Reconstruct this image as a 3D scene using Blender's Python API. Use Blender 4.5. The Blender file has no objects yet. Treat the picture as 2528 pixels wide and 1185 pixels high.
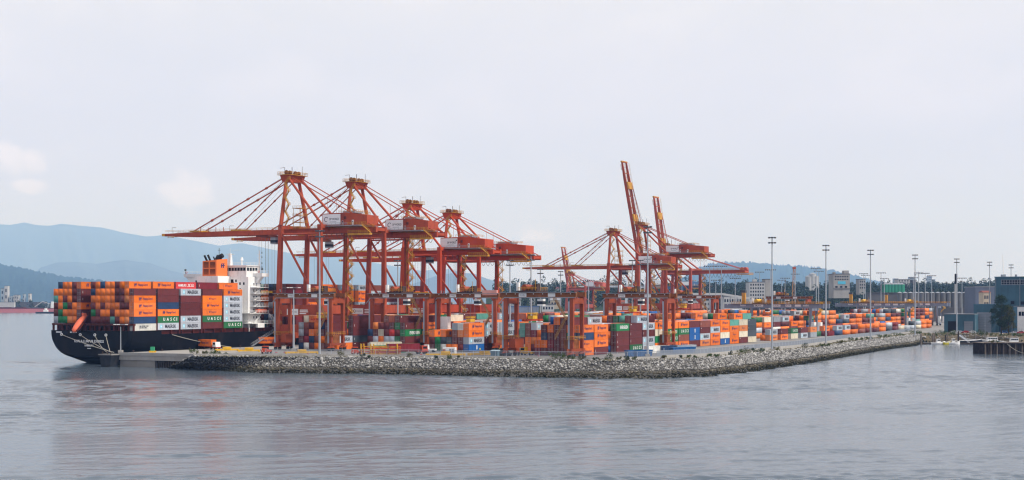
import bpy, math, random
import numpy as np
from mathutils import Vector, Matrix

random.seed(7)
RNG = np.random.default_rng(7)
SC = bpy.context.scene
COL = SC.collection

# ---------------------------------------------------------------- camera
FPX = 3511.0            # focal length in photograph pixels (50 mm on 36 mm across 2528 px)
HOR = 742.0             # horizon row of the photograph
CAMZ = 25.0
cam_d = bpy.data.cameras.new('camera')
cam_d.sensor_width = 36.0
cam_d.lens = 50.0
cam_d.shift_y = (HOR - 592.5) / 2528.0
cam_d.clip_start = 1.0
cam_d.clip_end = 80000.0
cam = bpy.data.objects.new('camera', cam_d)
cam.location = (0, 0, CAMZ)
cam.rotation_euler = (math.radians(90), 0, 0)
COL.objects.link(cam)
SC.camera = cam
SC.render.resolution_x, SC.render.resolution_y = 1024, 480

# ---------------------------------------------------------------- sky and sun
SUN_AZ = math.radians(112)     # direction towards the sun, measured from +Y clockwise
SUN_EL = math.radians(46)
world = bpy.data.worlds.new('World')
SC.world = world
world.use_nodes = True
nt = world.node_tree
nt.nodes.clear()
wo = nt.nodes.new('ShaderNodeOutputWorld')
bg = nt.nodes.new('ShaderNodeBackground')
bg.inputs['Strength'].default_value = 0.1
sky = nt.nodes.new('ShaderNodeTexSky')
sky.sky_type = 'NISHITA'
sky.sun_disc = False
sky.sun_elevation = SUN_EL
sky.sun_rotation = SUN_AZ
sky.air_density = 1.0
sky.dust_density = 2.0
tc = nt.nodes.new('ShaderNodeTexCoord')
# cloud deck: soft thin overcast, brighter puffs low over the hills
mp = nt.nodes.new('ShaderNodeMapping')
mp.inputs['Scale'].default_value = (3.0, 3.0, 9.0)
nt.links.new(tc.outputs['Generated'], mp.inputs['Vector'])
n1 = nt.nodes.new('ShaderNodeTexNoise')
n1.inputs['Scale'].default_value = 1.6
n1.inputs['Detail'].default_value = 6
n1.inputs['Roughness'].default_value = 0.55
nt.links.new(mp.outputs['Vector'], n1.inputs['Vector'])
r1 = nt.nodes.new('ShaderNodeValToRGB')
r1.color_ramp.elements[0].position = 0.32
r1.color_ramp.elements[0].color = (6.4, 6.45, 6.95, 1)
r1.color_ramp.elements[1].position = 0.68
r1.color_ramp.elements[1].color = (6.8, 6.75, 7.2, 1)
nt.links.new(n1.outputs['Fac'], r1.inputs['Fac'])
# cumulus puffs: a band a few degrees above the horizon
mp2 = nt.nodes.new('ShaderNodeMapping')
mp2.inputs['Location'].default_value = (3.75, 1.3, 0.4)
mp2.inputs['Scale'].default_value = (7.0, 7.0, 12.0)
nt.links.new(tc.outputs['Generated'], mp2.inputs['Vector'])
n2 = nt.nodes.new('ShaderNodeTexNoise')
n2.inputs['Scale'].default_value = 1.7
n2.inputs['Detail'].default_value = 7
n2.inputs['Roughness'].default_value = 0.5
nt.links.new(mp2.outputs['Vector'], n2.inputs['Vector'])
r2 = nt.nodes.new('ShaderNodeValToRGB')
r2.color_ramp.elements[0].position = 0.53
r2.color_ramp.elements[0].color = (0, 0, 0, 1)
r2.color_ramp.elements[1].position = 0.68
r2.color_ramp.elements[1].color = (1, 1, 1, 1)
nt.links.new(n2.outputs['Fac'], r2.inputs['Fac'])
sep = nt.nodes.new('ShaderNodeSeparateXYZ')
nt.links.new(tc.outputs['Generated'], sep.inputs['Vector'])
r3 = nt.nodes.new('ShaderNodeValToRGB')
for e_, (p_, c_) in zip([r3.color_ramp.elements[0], r3.color_ramp.elements[1], r3.color_ramp.elements.new(0.06), r3.color_ramp.elements.new(0.10)],
                        [(0.0, 0.2), (0.16, 0.0), (0.06, 0.9), (0.10, 0.55)]):
    e_.position = p_
    e_.color = (c_, c_, c_, 1)
nt.links.new(sep.outputs['Z'], r3.inputs['Fac'])
mm = nt.nodes.new('ShaderNodeMath')
mm.operation = 'MULTIPLY'
nt.links.new(r2.outputs['Color'], mm.inputs[0])
nt.links.new(r3.outputs['Color'], mm.inputs[1])
# three puffs of cumulus standing over the hills: direction, size
puff = None
for cx_, cy_, rx_, rz_ in ((492, 466, 0.019, 0.017), (455, 472, 0.016, 0.009), (15, 385, 0.020, 0.016), (75, 390, 0.012, 0.012), (480, 490, 0.022, 0.008), (70, 458, 0.014, 0.006), (1325, 585, 0.016, 0.008)):
    mpp = nt.nodes.new('ShaderNodeMapping')
    dv = Vector(((cx_ - 1264) / FPX, 1.0, (HOR - cy_) / FPX)).normalized()
    mpp.inputs['Scale'].default_value = (1 / rx_, 1 / rx_, 1 / rz_)
    mpp.inputs['Location'].default_value = (-dv.x / rx_, -dv.y / rx_, -dv.z / rz_)
    nt.links.new(tc.outputs['Generated'], mpp.inputs['Vector'])
    ln = nt.nodes.new('ShaderNodeVectorMath'); ln.operation = 'LENGTH'
    nt.links.new(mpp.outputs['Vector'], ln.inputs[0])
    inv = nt.nodes.new('ShaderNodeMath'); inv.operation = 'SUBTRACT'
    inv.inputs[0].default_value = 1.15; nt.links.new(ln.outputs['Value'], inv.inputs[1])
    if puff is None:
        puff = inv
    else:
        mxx = nt.nodes.new('ShaderNodeMath'); mxx.operation = 'MAXIMUM'
        nt.links.new(puff.outputs[0], mxx.inputs[0]); nt.links.new(inv.outputs[0], mxx.inputs[1]); puff = mxx
nf = nt.nodes.new('ShaderNodeTexNoise'); nf.inputs['Scale'].default_value = 42; nf.inputs['Detail'].default_value = 6
nt.links.new(tc.outputs['Generated'], nf.inputs['Vector'])
pa = nt.nodes.new('ShaderNodeMath'); pa.operation = 'MULTIPLY_ADD'; pa.inputs[1].default_value = 2.4
nt.links.new(nf.outputs['Fac'], pa.inputs[0]); nt.links.new(puff.outputs[0], pa.inputs[2])
pr_ = nt.nodes.new('ShaderNodeMapRange'); pr_.inputs['From Min'].default_value = 1.35; pr_.inputs['From Max'].default_value = 2.0; pr_.inputs['To Max'].default_value = 1.0
pr_.interpolation_type = 'SMOOTHSTEP'
nt.links.new(pa.outputs[0], pr_.inputs['Value'])
ad = nt.nodes.new('ShaderNodeMath'); ad.operation = 'MULTIPLY_ADD'; ad.use_clamp = True; ad.inputs[1].default_value = 0.35
nt.links.new(mm.outputs[0], ad.inputs[0]); nt.links.new(pr_.outputs['Result'], ad.inputs[2])
mm = ad
mx1 = nt.nodes.new('ShaderNodeMixRGB')
nt.links.new(mm.outputs[0], mx1.inputs['Fac'])
nt.links.new(r1.outputs['Color'], mx1.inputs['Color1'])
mx1.inputs['Color2'].default_value = (8.1, 7.8, 8.0, 1)
mx2 = nt.nodes.new('ShaderNodeMixRGB')
mx2.inputs['Fac'].default_value = 0.93
nt.links.new(sky.outputs['Color'], mx2.inputs['Color1'])
nt.links.new(mx1.outputs['Color'], mx2.inputs['Color2'])
# towards the horizon the deck is seen through more air and turns bluer
r4 = nt.nodes.new('ShaderNodeValToRGB')
r4.color_ramp.elements[0].position = 0.0
r4.color_ramp.elements[0].color = (0.81, 0.84, 1.14, 1)
r4.color_ramp.elements[1].position = 0.22
r4.color_ramp.elements[1].color = (1, 1, 1, 1)
nt.links.new(sep.outputs['Z'], r4.inputs['Fac'])
mx3 = nt.nodes.new('ShaderNodeMixRGB')
mx3.blend_type = 'MULTIPLY'
mx3.inputs['Fac'].default_value = 1.0
nt.links.new(mx2.outputs['Color'], mx3.inputs['Color1'])
nt.links.new(r4.outputs['Color'], mx3.inputs['Color2'])
nt.links.new(mx3.outputs['Color'], bg.inputs['Color'])
nt.links.new(bg.outputs['Background'], wo.inputs['Surface'])

sun_d = bpy.data.lights.new('sun', 'SUN')
sun_d.energy = 2.8
sun_d.angle = math.radians(9)
sun_d.color = (1.0, 0.98, 0.95)
sun = bpy.data.objects.new('sun', sun_d)
sdir = Vector((math.sin(SUN_AZ) * math.cos(SUN_EL), math.cos(SUN_AZ) * math.cos(SUN_EL), math.sin(SUN_EL)))
sun.rotation_euler = (-sdir).to_track_quat('-Z', 'Y').to_euler()
sun.location = (300, -300, 600)
COL.objects.link(sun)

vs = SC.view_settings
vs.view_transform = 'Standard'
vs.look = 'None'
vs.exposure = 0.42
vs.gamma = 1.0
vs.use_curve_mapping = False
SC.cycles.max_bounces = 5
SC.cycles.diffuse_bounces = 2
SC.cycles.glossy_bounces = 2
SC.cycles.transparent_max_bounces = 12
SC.cycles.volume_bounces = 1
SC.cycles.use_denoising = True
SC.cycles.filter_width = 1.25

# ---------------------------------------------------------------- frames
G = 5.2                                  # level of the terminal's ground above the water
ANG = math.radians(28.0)                 # the quay runs 28 degrees off the view axis
US, VS = Vector((math.sin(ANG), math.cos(ANG), 0)), Vector((math.cos(ANG), -math.sin(ANG), 0))
R0 = Vector((-101.7, 620.0, 0))          # waterside crane rail, at the first crane

def W(u, v, z=0.0):
    p = R0 + US * u + VS * v
    return Vector((p.x, p.y, z))

def PX(px, Y, z):
    return Vector(((px - 1264) / FPX * Y, Y, z))

# ---------------------------------------------------------------- materials
MATS = {}
def mat(name, rgb, rough=0.6, metal=0.0, var=0.15, scale=0.6, dirt=None, dirt_amt=0.0, rnd=0.0, bump=0.0, spec=0.18, island=False):
    """painted / weathered surface: base colour broken up by noise, optional dirt, per-object tint"""
    if name in MATS:
        return MATS[name]
    m = bpy.data.materials.new(name)
    m.use_nodes = True
    t = m.node_tree
    b = t.nodes['Principled BSDF']
    b.inputs['Roughness'].default_value = rough
    b.inputs['Metallic'].default_value = metal
    if 'Specular IOR Level' in b.inputs:
        b.inputs['Specular IOR Level'].default_value = spec
    c = t.nodes.new('ShaderNodeTexCoord')
    n = t.nodes.new('ShaderNodeTexNoise')
    n.inputs['Scale'].default_value = scale
    n.inputs['Detail'].default_value = 5
    t.links.new(c.outputs['Object'], n.inputs['Vector'])
    rp = t.nodes.new('ShaderNodeValToRGB')
    rp.color_ramp.elements[0].position = 0.3
    rp.color_ramp.elements[1].position = 0.7
    lo = tuple(x * (1 - var) for x in rgb) + (1,)
    hi = tuple(min(1, x * (1 + var)) for x in rgb) + (1,)
    rp.color_ramp.elements[0].color = lo
    rp.color_ramp.elements[1].color = hi
    t.links.new(n.outputs['Fac'], rp.inputs['Fac'])
    out = rp.outputs['Color']
    if dirt is not None and dirt_amt > 0:
        mpn = t.nodes.new('ShaderNodeMapping')
        mpn.inputs['Scale'].default_value = (1.0, 1.0, 0.35)
        t.links.new(c.outputs['Object'], mpn.inputs['Vector'])
        n3 = t.nodes.new('ShaderNodeTexNoise')
        n3.inputs['Scale'].default_value = scale * 2.3
        n3.inputs['Detail'].default_value = 8
        n3.inputs['Roughness'].default_value = 0.65
        t.links.new(mpn.outputs['Vector'], n3.inputs['Vector'])
        r = t.nodes.new('ShaderNodeValToRGB')
        r.color_ramp.elements[0].position = 0.52
        r.color_ramp.elements[0].color = (0, 0, 0, 1)
        r.color_ramp.elements[1].position = 0.72
        r.color_ramp.elements[1].color = (dirt_amt,) * 3 + (1,)
        t.links.new(n3.outputs['Fac'], r.inputs['Fac'])
        mx = t.nodes.new('ShaderNodeMixRGB')
        t.links.new(r.outputs['Color'], mx.inputs['Fac'])
        t.links.new(out, mx.inputs['Color1'])
        mx.inputs['Color2'].default_value = tuple(dirt) + (1,)
        out = mx.outputs['Color']
    if rnd > 0:
        oi = t.nodes.new('ShaderNodeNewGeometry' if island else 'ShaderNodeObjectInfo')
        rk = 'Random Per Island' if island else 'Random'
        mr = t.nodes.new('ShaderNodeMapRange')
        mr.inputs['To Min'].default_value = 1 - rnd
        mr.inputs['To Max'].default_value = 1 + rnd
        t.links.new(oi.outputs[rk], mr.inputs['Value'])
        hs = t.nodes.new('ShaderNodeHueSaturation')
        t.links.new(mr.outputs['Result'], hs.inputs['Value'])
        mr2 = t.nodes.new('ShaderNodeMapRange')
        mr2.inputs['To Min'].default_value = 1.0
        mr2.inputs['To Max'].default_value = 1 - rnd * 0.2
        ml = t.nodes.new('ShaderNodeMath')
        ml.operation = 'FRACT'
        ml2 = t.nodes.new('ShaderNodeMath')
        ml2.operation = 'MULTIPLY'
        ml2.inputs[1].default_value = 7.31
        t.links.new(oi.outputs[rk], ml2.inputs[0])
        t.links.new(ml2.outputs[0], ml.inputs[0])
        t.links.new(ml.outputs[0], mr2.inputs['Value'])
        t.links.new(mr2.outputs['Result'], hs.inputs['Saturation'])
        t.links.new(out, hs.inputs['Color'])
        out = hs.outputs['Color']
    t.links.new(out, b.inputs['Base Color'])
    if bump > 0:
        bp = t.nodes.new('ShaderNodeBump')
        bp.inputs['Strength'].default_value = bump
        bp.inputs['Distance'].default_value = 0.1
        t.links.new(n.outputs['Fac'], bp.inputs['Height'])
        t.links.new(bp.outputs['Normal'], b.inputs['Normal'])
    MATS[name] = m
    return m

RUST = (0.10, 0.035, 0.018)
GRIME = (0.05, 0.04, 0.035)
mat('crane_red', (0.37, 0.066, 0.029), 0.55, 0, 0.14, 0.3, RUST, 0.65, 0.0)
mat('crane_red_new', (0.47, 0.062, 0.022), 0.5, 0, 0.10, 0.12, RUST, 0.25, 0.0)
mat('crane_red_hazed', (0.44, 0.10, 0.07), 0.6, 0, 0.12, 0.12, RUST, 0.3, 0.0)  # paler red for far cranes: distance haze put into the colour
mat('crane_dark', (0.13, 0.035, 0.025), 0.7, 0, 0.25, 0.3)
mat('gantry_red', (0.31, 0.060, 0.024), 0.6, 0, 0.22, 0.2, RUST, 0.6, 0.08)
mat('gantry_rust', (0.22, 0.075, 0.025), 0.7, 0, 0.35, 0.5, GRIME, 0.6, 0.08)
mat('gantry_pink', (0.62, 0.30, 0.26), 0.6, 0, 0.1, 0.4)
mat('gantry_grey', (0.20, 0.23, 0.30), 0.5, 0, 0.10, 0.2, GRIME, 0.3)
mat('leg_pale', (0.33, 0.37, 0.44), 0.5, 0, 0.08, 0.3)
mat('rail_yellow', (0.50, 0.25, 0.035), 0.6, 0, 0.25, 0.4, RUST, 0.5)
mat('bright_yellow', (0.70, 0.40, 0.03), 0.55, 0, 0.12, 0.5, GRIME, 0.4)
mat('stair_tan', (0.36, 0.19, 0.08), 0.7, 0, 0.25, 0.5)
mat('machinery', (0.06, 0.035, 0.03), 0.6, 0, 0.4, 1.0)
mat('steel_grey', (0.30, 0.32, 0.35), 0.45, 0.3, 0.12, 0.4)
mat('pole_grey', (0.36, 0.39, 0.43), 0.5, 0.2, 0.08, 0.3)
mat('lamp_dark', (0.08, 0.085, 0.095), 0.5, 0.2, 0.2, 0.5)
mat('wire', (0.16, 0.15, 0.16), 0.5, 0.3, 0.1, 0.1)
mat('white_paint', (0.80, 0.80, 0.79), 0.45, 0, 0.04, 0.3, (0.45, 0.40, 0.34), 0.35)
mat('white_sign', (0.78, 0.78, 0.79), 0.5, 0, 0.03, 0.2)
mat('lamp_white', (0.85, 0.84, 0.8), 0.4, 0, 0.02, 0.2)
mat('ink_blue', (0.015, 0.03, 0.13), 0.5, 0, 0.05, 0.2)
mat('ink_dark', (0.03, 0.035, 0.05), 0.5, 0, 0.05, 0.2)
mat('ink_white', (0.80, 0.80, 0.80), 0.5, 0, 0.05, 0.2)
mat('ink_sky', (0.25, 0.60, 0.75), 0.5, 0, 0.05, 0.2)
mat('ink_red', (0.60, 0.04, 0.04), 0.5, 0, 0.05, 0.2)
mat('glass_dark', (0.015, 0.02, 0.03), 0.12, 0, 0.1, 0.3)
mat('rubber', (0.018, 0.018, 0.02), 0.8, 0, 0.2, 1.0)
mat('concrete', (0.23, 0.22, 0.205), 0.85, 0, 0.14, 0.15, (0.20, 0.18, 0.15), 0.5)
mat('concrete_pale', (0.33, 0.315, 0.295), 0.85, 0, 0.12, 0.2, (0.25, 0.22, 0.18), 0.5)
mat('hull_black', (0.0035, 0.0050, 0.0085), 0.5, 0, 0.3, 0.09, (0.030, 0.022, 0.019), 0.55, spec=0.1)
mat('hull_brown', (0.085, 0.016, 0.014), 0.6, 0, 0.2, 0.2, (0.03, 0.012, 0.01), 0.5)
mat('funnel_orange', (0.80, 0.20, 0.05), 0.5, 0, 0.06, 0.15)
mat('lifeboat_orange', (0.75, 0.16, 0.08), 0.45, 0, 0.08, 0.4)
mat('funnel_black', (0.012, 0.012, 0.013), 0.6, 0, 0.2, 0.5)
mat('rope', (0.42, 0.40, 0.34), 0.9, 0, 0.1, 0.5)

# ---------------------------------------------------------------- mesh builder
class MB:
    def __init__(self):
        self.v, self.f, self.m = [], [], []
    def quad(self, a, b, c, d, mi=0):
        n = len(self.v)
        self.v += [tuple(a), tuple(b), tuple(c), tuple(d)]
        self.f.append((n, n + 1, n + 2, n + 3)); self.m.append(mi)
    def poly(self, pts, mi=0):
        n = len(self.v)
        self.v += [tuple(p) for p in pts]
        self.f.append(tuple(range(n, n + len(pts)))); self.m.append(mi)
    def hexa(self, p, mi=0):
        """p: 8 points, bottom ring then top ring"""
        n = len(self.v)
        self.v += [tuple(q) for q in p]
        for f in ((3, 2, 1, 0), (4, 5, 6, 7), (0, 1, 5, 4), (1, 2, 6, 5), (2, 3, 7, 6), (3, 0, 4, 7)):
            self.f.append(tuple(n + i for i in f)); self.m.append(mi)
        return self
    def box(self, x0, x1, y0, y1, z0, z1, mi=0):
        return self.hexa([(x0, y0, z0), (x1, y0, z0), (x1, y1, z0), (x0, y1, z0),
                          (x0, y0, z1), (x1, y0, z1), (x1, y1, z1), (x0, y1, z1)], mi)
    def beam(self, a, b, w, h=None, mi=0, w2=None, h2=None):
        """box beam from a to b; w across (horizontal), h in the other direction; tapers to w2, h2"""
        a, b = Vector(a), Vector(b)
        h = w if h is None else h
        w2 = w if w2 is None else w2
        h2 = h if h2 is None else h2
        d = (b - a).normalized()
        s = d.cross(Vector((0, 0, 1)))
        if s.length < 1e-3:
            s = Vector((1, 0, 0))
        s.normalize()
        t = s.cross(d)
        P = []
        for q, ww, hh in ((a, w, h), (b, w2, h2)):
            P += [q - s * ww / 2 - t * hh / 2, q + s * ww / 2 - t * hh / 2, q + s * ww / 2 + t * hh / 2, q - s * ww / 2 + t * hh / 2]
        return self.hexa(P, mi)
    def tube(self, a, b, r, n=8, r2=None, mi=0, cap=True):
        a, b = Vector(a), Vector(b)
        r2 = r if r2 is None else r2
        d = (b - a).normalized()
        s = d.cross(Vector((0, 0, 1)))
        if s.length < 1e-3:
            s = Vector((1, 0, 0))
        s.normalize()
        t = s.cross(d)
        k = len(self.v)
        for q, rr in ((a, r), (b, r2)):
            for i in range(n):
                an = 2 * math.pi * i / n
                self.v.append(tuple(q + s * math.cos(an) * rr + t * math.sin(an) * rr))
        for i in range(n):
            j = (i + 1) % n
            self.f.append((k + i, k + j, k + n + j, k + n + i)); self.m.append(mi)
        if cap:
            self.f.append(tuple(k + i for i in reversed(range(n)))); self.m.append(mi)
            self.f.append(tuple(k + n + i for i in range(n))); self.m.append(mi)
        return self
    def path(self, pts, r, n=5, mi=0):
        for a, b in zip(pts[:-1], pts[1:]):
            self.tube(a, b, r, n, mi=mi)
        return self
    def mesh(self, name, mats):
        me = bpy.data.meshes.new(name)
        me.from_pydata(self.v, [], self.f)
        for m in mats:
            me.materials.append(MATS[m] if isinstance(m, str) else m)
        if len(mats) > 1:
            me.polygons.foreach_set('material_index', self.m)
        me.update()
        return me
    def build(self, name, mats, parent=None, loc=None, rotz=None):
        if isinstance(mats, str):
            mats = [mats]
        return obj(name, self.mesh(name, mats), parent, loc, rotz)

def obj(name, me, parent=None, loc=None, rotz=None):
    o = bpy.data.objects.new(name, me)
    COL.objects.link(o)
    if parent is not None:
        o.parent = parent
    if loc is not None:
        o.location = loc
    if rotz is not None:
        o.rotation_euler = (0, 0, rotz)
    return o

def empty(name, loc, rotz=0.0):
    o = bpy.data.objects.new(name, None)
    o.location = loc
    o.rotation_euler = (0, 0, rotz)
    COL.objects.link(o)
    return o

def tag(o, label=None, cat=None, group=None, kind=None):
    if label: o['label'] = label
    if cat: o['category'] = cat
    if group: o['group'] = group
    if kind: o['kind'] = kind
    return o

def copy_tree(o, parent=None):
    c = o.copy()
    COL.objects.link(c)
    c.parent = parent
    for ch in list(o.children):
        copy_tree(ch, c)
    return c

TEXTS = {}
def text_mesh(s, height, face, matname, width=None, bold=0.0):
    """lettering as a flat mesh. face 'v': read from the landside (normal +x, text runs +y); 'e': read from the near end (normal -y, text runs +x)"""
    key = (s, height, face, matname, width, bold)
    if key in TEXTS:
        return TEXTS[key]
    cu = bpy.data.curves.new('lettering', 'FONT')
    cu.body = s
    cu.align_x = 'CENTER'
    cu.align_y = 'CENTER'
    cu.resolution_u = 2
    cu.offset = bold
    o = bpy.data.objects.new('lettering', cu)
    COL.objects.link(o)
    bpy.context.view_layer.update()
    me = bpy.data.meshes.new_from_object(o.evaluated_get(bpy.context.evaluated_depsgraph_get()))
    bpy.data.objects.remove(o)
    bpy.data.curves.remove(cu)
    co = np.array([v.co[:] for v in me.vertices])
    sx = co[:, 0].max() - co[:, 0].min()
    sy = co[:, 1].max() - co[:, 1].min()
    ky = height / sy
    kx = ky if width is None else width / sx
    cx = (co[:, 0].max() + co[:, 0].min()) / 2
    cy = (co[:, 1].max() + co[:, 1].min()) / 2
    a, b = (co[:, 0] - cx) * kx, (co[:, 1] - cy) * ky
    z = np.zeros_like(a)
    co = np.stack([z, a, b], 1) if face == 'v' else np.stack([a, z, b], 1)
    me.vertices.foreach_set('co', co.ravel())
    me.materials.clear()
    me.materials.append(MATS[matname])
    me.name = 'lettering'
    me.update()
    TEXTS[key] = me
    return me

def text(s, height, face, matname, parent, loc, width=None, name='lettering', bold=0.0):
    return obj(name, text_mesh(s, height, face, matname, width, bold), parent, loc)

def nmesh(name, V, F, mats, mi=None, smooth=False):
    """fast mesh from numpy arrays: V (n,3), F (m,k) all the same k"""
    me = bpy.data.meshes.new(name)
    V = np.asarray(V, dtype=np.float32)
    F = np.asarray(F, dtype=np.int32)
    k = F.shape[1]
    me.vertices.add(len(V))
    me.vertices.foreach_set('co', V.ravel())
    me.loops.add(F.size)
    me.loops.foreach_set('vertex_index', F.ravel())
    me.polygons.add(len(F))
    me.polygons.foreach_set('loop_start', np.arange(0, F.size, k, dtype=np.int32))
    me.polygons.foreach_set('loop_total', np.full(len(F), k, dtype=np.int32))
    for m in mats:
        me.materials.append(MATS[m] if isinstance(m, str) else m)
    if mi is not None:
        me.polygons.foreach_set('material_index', np.asarray(mi, dtype=np.int32))
    if smooth:
        me.polygons.foreach_set('use_smooth', np.ones(len(F), dtype=bool))
    me.update()
    me.validate()
    return me

ORD = ['zeroth', 'first', 'second', 'third', 'fourth', 'fifth', 'sixth', 'seventh', 'eighth', 'ninth', 'tenth', 'eleventh', 'twelfth',
       'thirteenth', 'fourteenth', 'fifteenth', 'sixteenth', 'seventeenth', 'eighteenth', 'nineteenth', 'twentieth']
def ordinal(n):
    if n < len(ORD): return ORD[n]
    tens = ['', '', 'twenty', 'thirty', 'forty', 'fifty', 'sixty', 'seventy'][n // 10]
    return (tens + '-' + ORD[n % 10]) if n % 10 else tens[:-1] + 'ieth'
# ================================================================ water
def water_material():
    m = bpy.data.materials.new('harbour_water')
    m.use_nodes = True
    t = m.node_tree
    b = t.nodes['Principled BSDF']
    b.inputs['Base Color'].default_value = (0.078, 0.102, 0.130, 1)
    b.inputs['Roughness'].default_value = 0.14
    b.inputs['IOR'].default_value = 1.33
    c = t.nodes.new('ShaderNodeTexCoord')
    def noise(scale, sx, sy, detail=4, rot=0.0):
        mpn = t.nodes.new('ShaderNodeMapping')
        mpn.inputs['Rotation'].default_value = (0, 0, rot)
        mpn.inputs['Scale'].default_value = (sx, sy, 1)
        t.links.new(c.outputs['Object'], mpn.inputs['Vector'])
        n = t.nodes.new('ShaderNodeTexNoise')
        n.inputs['Scale'].default_value = scale
        n.inputs['Detail'].default_value = detail
        n.inputs['Roughness'].default_value = 0.6
        t.links.new(mpn.outputs['Vector'], n.inputs['Vector'])
        return n
    chop = noise(1.5, 0.45, 1.0, 4, 0.22)         # cat's-paw ripples finer than the modelled wavelets
    m2 = chop
    bp = t.nodes.new('ShaderNodeBump')
    bp.inputs['Strength'].default_value = 1.0
    bp.inputs['Distance'].default_value = 0.06
    t.links.new(m2.outputs['Fac'], bp.inputs['Height'])
    t.links.new(bp.outputs['Normal'], b.inputs['Normal'])
    MATS['water'] = m
water_material()
def smooth_noise(X, Y, seed, scale, ax=1.0, ay=1.0, octs=4):
    """cheap value field from random plane waves"""
    r = np.random.default_rng(seed)
    out = np.zeros_like(X); amp, tot = 1.0, 0.0
    for o in range(octs):
        for _ in range(5):
            th = r.uniform(0, 6.283); k = 6.283 * scale * 2 ** o * r.uniform(.7, 1.3)
            out += amp * np.sin(X * ax * k * math.cos(th) + Y * ay * k * math.sin(th) + r.uniform(0, 6.283))
        tot += amp * amp * 2.5; amp *= .6
    return out / math.sqrt(tot)
def water_mesh():
    Y0, Y1 = 150.0, 640.0
    ys = [Y0]
    while ys[-1] < Y1:
        ys.append(ys[-1] + max(.34, ys[-1] ** 2 / (CAMZ * FPX) * .75))
    ys[-1] = Y1
    ys = np.array(ys)
    pxs = np.linspace(-220, 2750, 740)
    YY, PP = np.meshgrid(ys, pxs, indexing='ij')
    XX = (PP - 1264) / FPX * YY
    r = np.random.default_rng(77)
    Z = np.zeros_like(XX)
    for i in range(46):
        lam = float(np.exp(r.uniform(math.log(1.6), math.log(10))))
        th = math.radians(90 + 12 + r.normal(0, 21))          # crests lie across the view, rising slightly to the right
        k = 6.283 / lam
        slope = .026 * (1.0 if lam < 7 else .75)
        jit = .8 * np.sin(XX * k * .13 * math.cos(th + 1.2) + YY * k * .13 * math.sin(th + 1.2) + i)
        ph = k * (XX * math.cos(th) + YY * math.sin(th)) + r.uniform(0, 6.283) + jit
        fade = np.clip(lam / (2.2 * YY ** 2 / (CAMZ * FPX)), 0, 1)
        w = np.sin(ph)
        Z += slope / k * (w + .28 * (w * w - .5)) * fade
    gust = smooth_noise(XX, YY, 5, 1 / 260., .45, 1.7, 4)
    gust2 = smooth_noise(XX, YY, 9, 1 / 70., .35, 1.5, 3)
    g = np.clip(.92 + .50 * gust + .26 * gust2, .18, 1.9)
    edge = np.clip((YY - Y0) / 12, 0, 1) * np.clip((Y1 - YY) / 60, 0, 1) * np.clip((PP + 220) / 25, 0, 1) * np.clip((2750 - PP) / 25, 0, 1)
    Z *= g * edge
    n, m = XX.shape
    V = np.stack([XX, YY, Z], -1).reshape(-1, 3)
    idx = np.arange(n * m).reshape(n, m)
    F = np.stack([idx[:-1, :-1], idx[:-1, 1:], idx[1:, 1:], idx[1:, :-1]], -1).reshape(-1, 4)
    # flat sea all round it
    def P(px, Y): return ((px - 1264) / FPX * Y, Y)
    a, b, c, d = P(-220, Y0), P(2750, Y0), P(2750, Y1), P(-220, Y1)
    out = [(-40000, -400), (40000, -400), (40000, Y0), b, a, (-40000, Y0), (40000, Y1), c, d, (-40000, Y1), (40000, 37700), (-40000, 37700)]
    k0 = len(V)
    V = np.concatenate([V, np.array([(x, y, 0.0) for x, y in out])])
    F2 = np.array([(5, 4, 3, 2), (0, 1, 2, 5), (5, 9, 8, 4), (3, 7, 6, 2), (9, 6, 10, 11)])[[1, 2, 3, 4]] + k0
    return nmesh('water', V, np.concatenate([F, F2]), ['water'], smooth=True)
tag(obj('water', water_mesh()), 'grey rippled harbour water', kind='structure')

# ================================================================ terminal ground
CREST = [(-113, 506), (-89.6, 503), (-45, 497), (-8, 485), (31.6, 470), (53, 481), (70.6, 499), (90, 537), (126.6, 604), (165, 695), (203.6, 772), (249, 869)]
WLINE = [(-128, 527), (-116, 520), (-88, 492), (-46, 485), (-8, 470), (31, 455), (43.5, 456), (66.7, 472), (83, 499), (116, 563), (153.7, 645), (196.6, 738), (222, 784), (242, 838)]
qc = W(-94, -3.5)
q2 = W(-94, 33)
far_q = W(1000, -3.5)
ground_pts = [(qc.x, qc.y), (q2.x, q2.y)] + CREST + [(262, 874), (330, 868), (420, 862), (900, 900), (2600, 1300), (4200, 2600), (4200, 4200), (400, 4200), (300, 2400), (far_q.x, far_q.y)]
mat('yard_asphalt', (0.24, 0.23, 0.22), 0.9, 0, 0.22, 0.03, (0.14, 0.13, 0.12), 0.6)
mb = MB()
mb.poly([(x, y, G) for x, y in ground_pts])
tag(mb.build('terminal_ground', 'yard_asphalt'), 'pale worn concrete and asphalt yard of the container terminal', kind='structure')

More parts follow.
